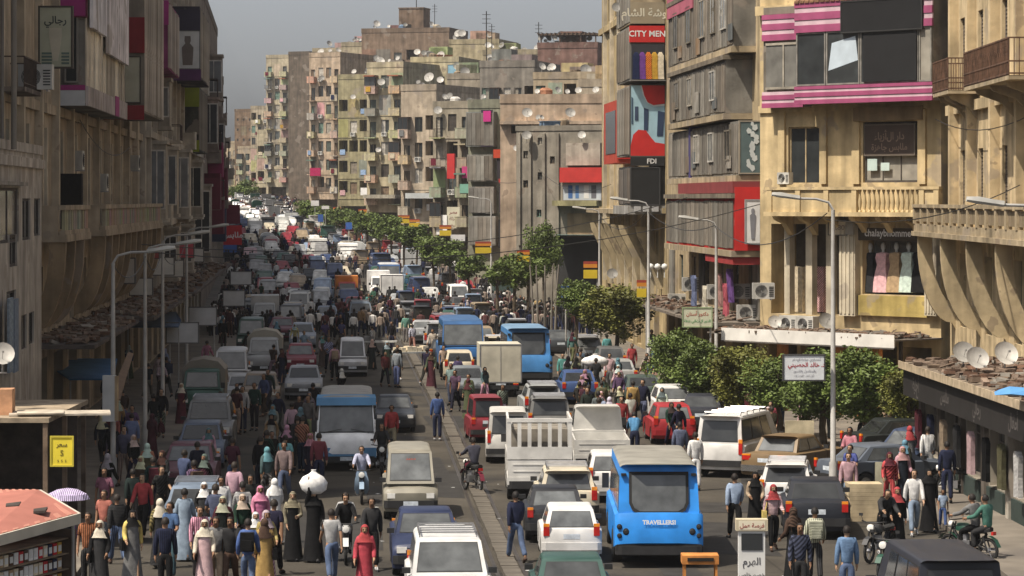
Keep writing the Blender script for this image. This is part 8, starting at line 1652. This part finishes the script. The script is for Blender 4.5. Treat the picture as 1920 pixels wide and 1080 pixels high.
# the crowd beyond, too small to tell apart
b = MB(); rg = random.Random(5)
for k in range(1700):
    D = 195+455*rg.random()**1.5; x = cx(D)+rg.choice([rg.uniform(-11, 9), rg.uniform(-11, 9), rg.uniform(8.5, 12.5), rg.uniform(-13, -10)])
    G = zr(D)
    if blocked(x, D, .1): continue
    h = rg.uniform(1.55, 1.8); m = rg.randrange(6)
    lm = rg.choice([4, 5, 5, 2]); oc = lambda X, Y, z, q, e=1: [V((X+q*cos(t), Y+q*e*sin(t), z+G)) for t in (0, 1.05, 2.1, 3.14, 4.19, 5.24)]
    st = rg.uniform(-.2, .2)
    for s in (-1, 1): b.loft([oc(x+s*.10, D+s*st, .02, .06), oc(x+s*.10, D+s*st*.4, h*.28, .075), oc(x+s*.08, D, h*.54, .11)], lm); b.loft([oc(x+s*.26, D-s*st*.6, h*.45, .04), oc(x+s*.25, D, h*.62, .05), oc(x+s*.18, D, h*.82, .06)], m)
    b.loft([oc(x, D, h*.50, .17, .6), oc(x, D, h*.68, .18, .6), oc(x, D, h*.81, .20, .55), oc(x, D, h*.86, .07)], m)
    b.loft([oc(x, D, h*.86, .055), oc(x, D, h*.90, .09), oc(x, D, h*.96, .10), oc(x, D, h, .05)], 6)
cm = [mat('crowd_cloth', c, .9, .1) for c in ((.12, .05, .05), C['white'], C['navy'], (.30, .24, .2), C['charcoal'], C['black'])]+[mat('crowd_hair', (.02, .015, .012), .8, .1)]
tag(O('crowd', b.mesh('crowd', cm)), 'dense crowd of small figures among the far traffic', 'crowd', kind='stuff')
b = MB(); mm = []
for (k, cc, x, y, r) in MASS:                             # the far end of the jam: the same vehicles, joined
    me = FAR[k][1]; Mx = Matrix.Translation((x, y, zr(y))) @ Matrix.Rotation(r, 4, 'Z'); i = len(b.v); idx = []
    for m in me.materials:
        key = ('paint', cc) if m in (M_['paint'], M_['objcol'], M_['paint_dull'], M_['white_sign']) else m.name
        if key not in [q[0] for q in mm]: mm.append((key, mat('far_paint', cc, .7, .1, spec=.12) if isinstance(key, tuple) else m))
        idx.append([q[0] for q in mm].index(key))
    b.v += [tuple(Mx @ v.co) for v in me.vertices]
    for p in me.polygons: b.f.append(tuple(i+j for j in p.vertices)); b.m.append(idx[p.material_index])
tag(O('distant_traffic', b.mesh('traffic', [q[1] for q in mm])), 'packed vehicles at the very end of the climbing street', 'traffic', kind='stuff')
hz = MB(); hz.box(-720, -70, -1.5, 720, 1160, 62); hm = bpy.data.materials.new('haze'); hm.use_nodes = True; hn = hm.node_tree; hn.nodes.remove(hn.nodes['Principled BSDF'])
pv = hn.nodes.new('ShaderNodeVolumePrincipled'); pv.inputs['Color'].default_value = (.86, .88, .92, 1); pv.inputs['Density'].default_value = HAZE; hn.links.new(pv.outputs[0], hn.nodes['Material Output'].inputs['Volume'])
ho = O('haze', hz.mesh('haze', (hm,))); ho['kind'] = 'stuff'; ho['label'] = 'thin dusty haze over the whole street'
from collections import defaultdict
ORD = 'first second third fourth fifth sixth seventh eighth ninth tenth eleventh twelfth thirteenth fourteenth fifteenth sixteenth seventeenth eighteenth nineteenth twentieth'.split()
same = defaultdict(list)
for o in bpy.data.objects:
    if o.parent is None and o.get('category'): same[o['label']].append(o)
for lb, os_ in same.items():                              # look-alikes told apart by their order along the street front
    if len(os_) < 2: continue
    os_.sort(key=lambda o: o.location.x/max(o.location.y, 1))
    for i, o in enumerate(os_):
        if i < 20: o['label'] = lb+', '+ORD[i]+' from left'
print('people', len(PEOPLE_XY), 'cars', len(CARS_XY), 'objects', len(bpy.data.objects))
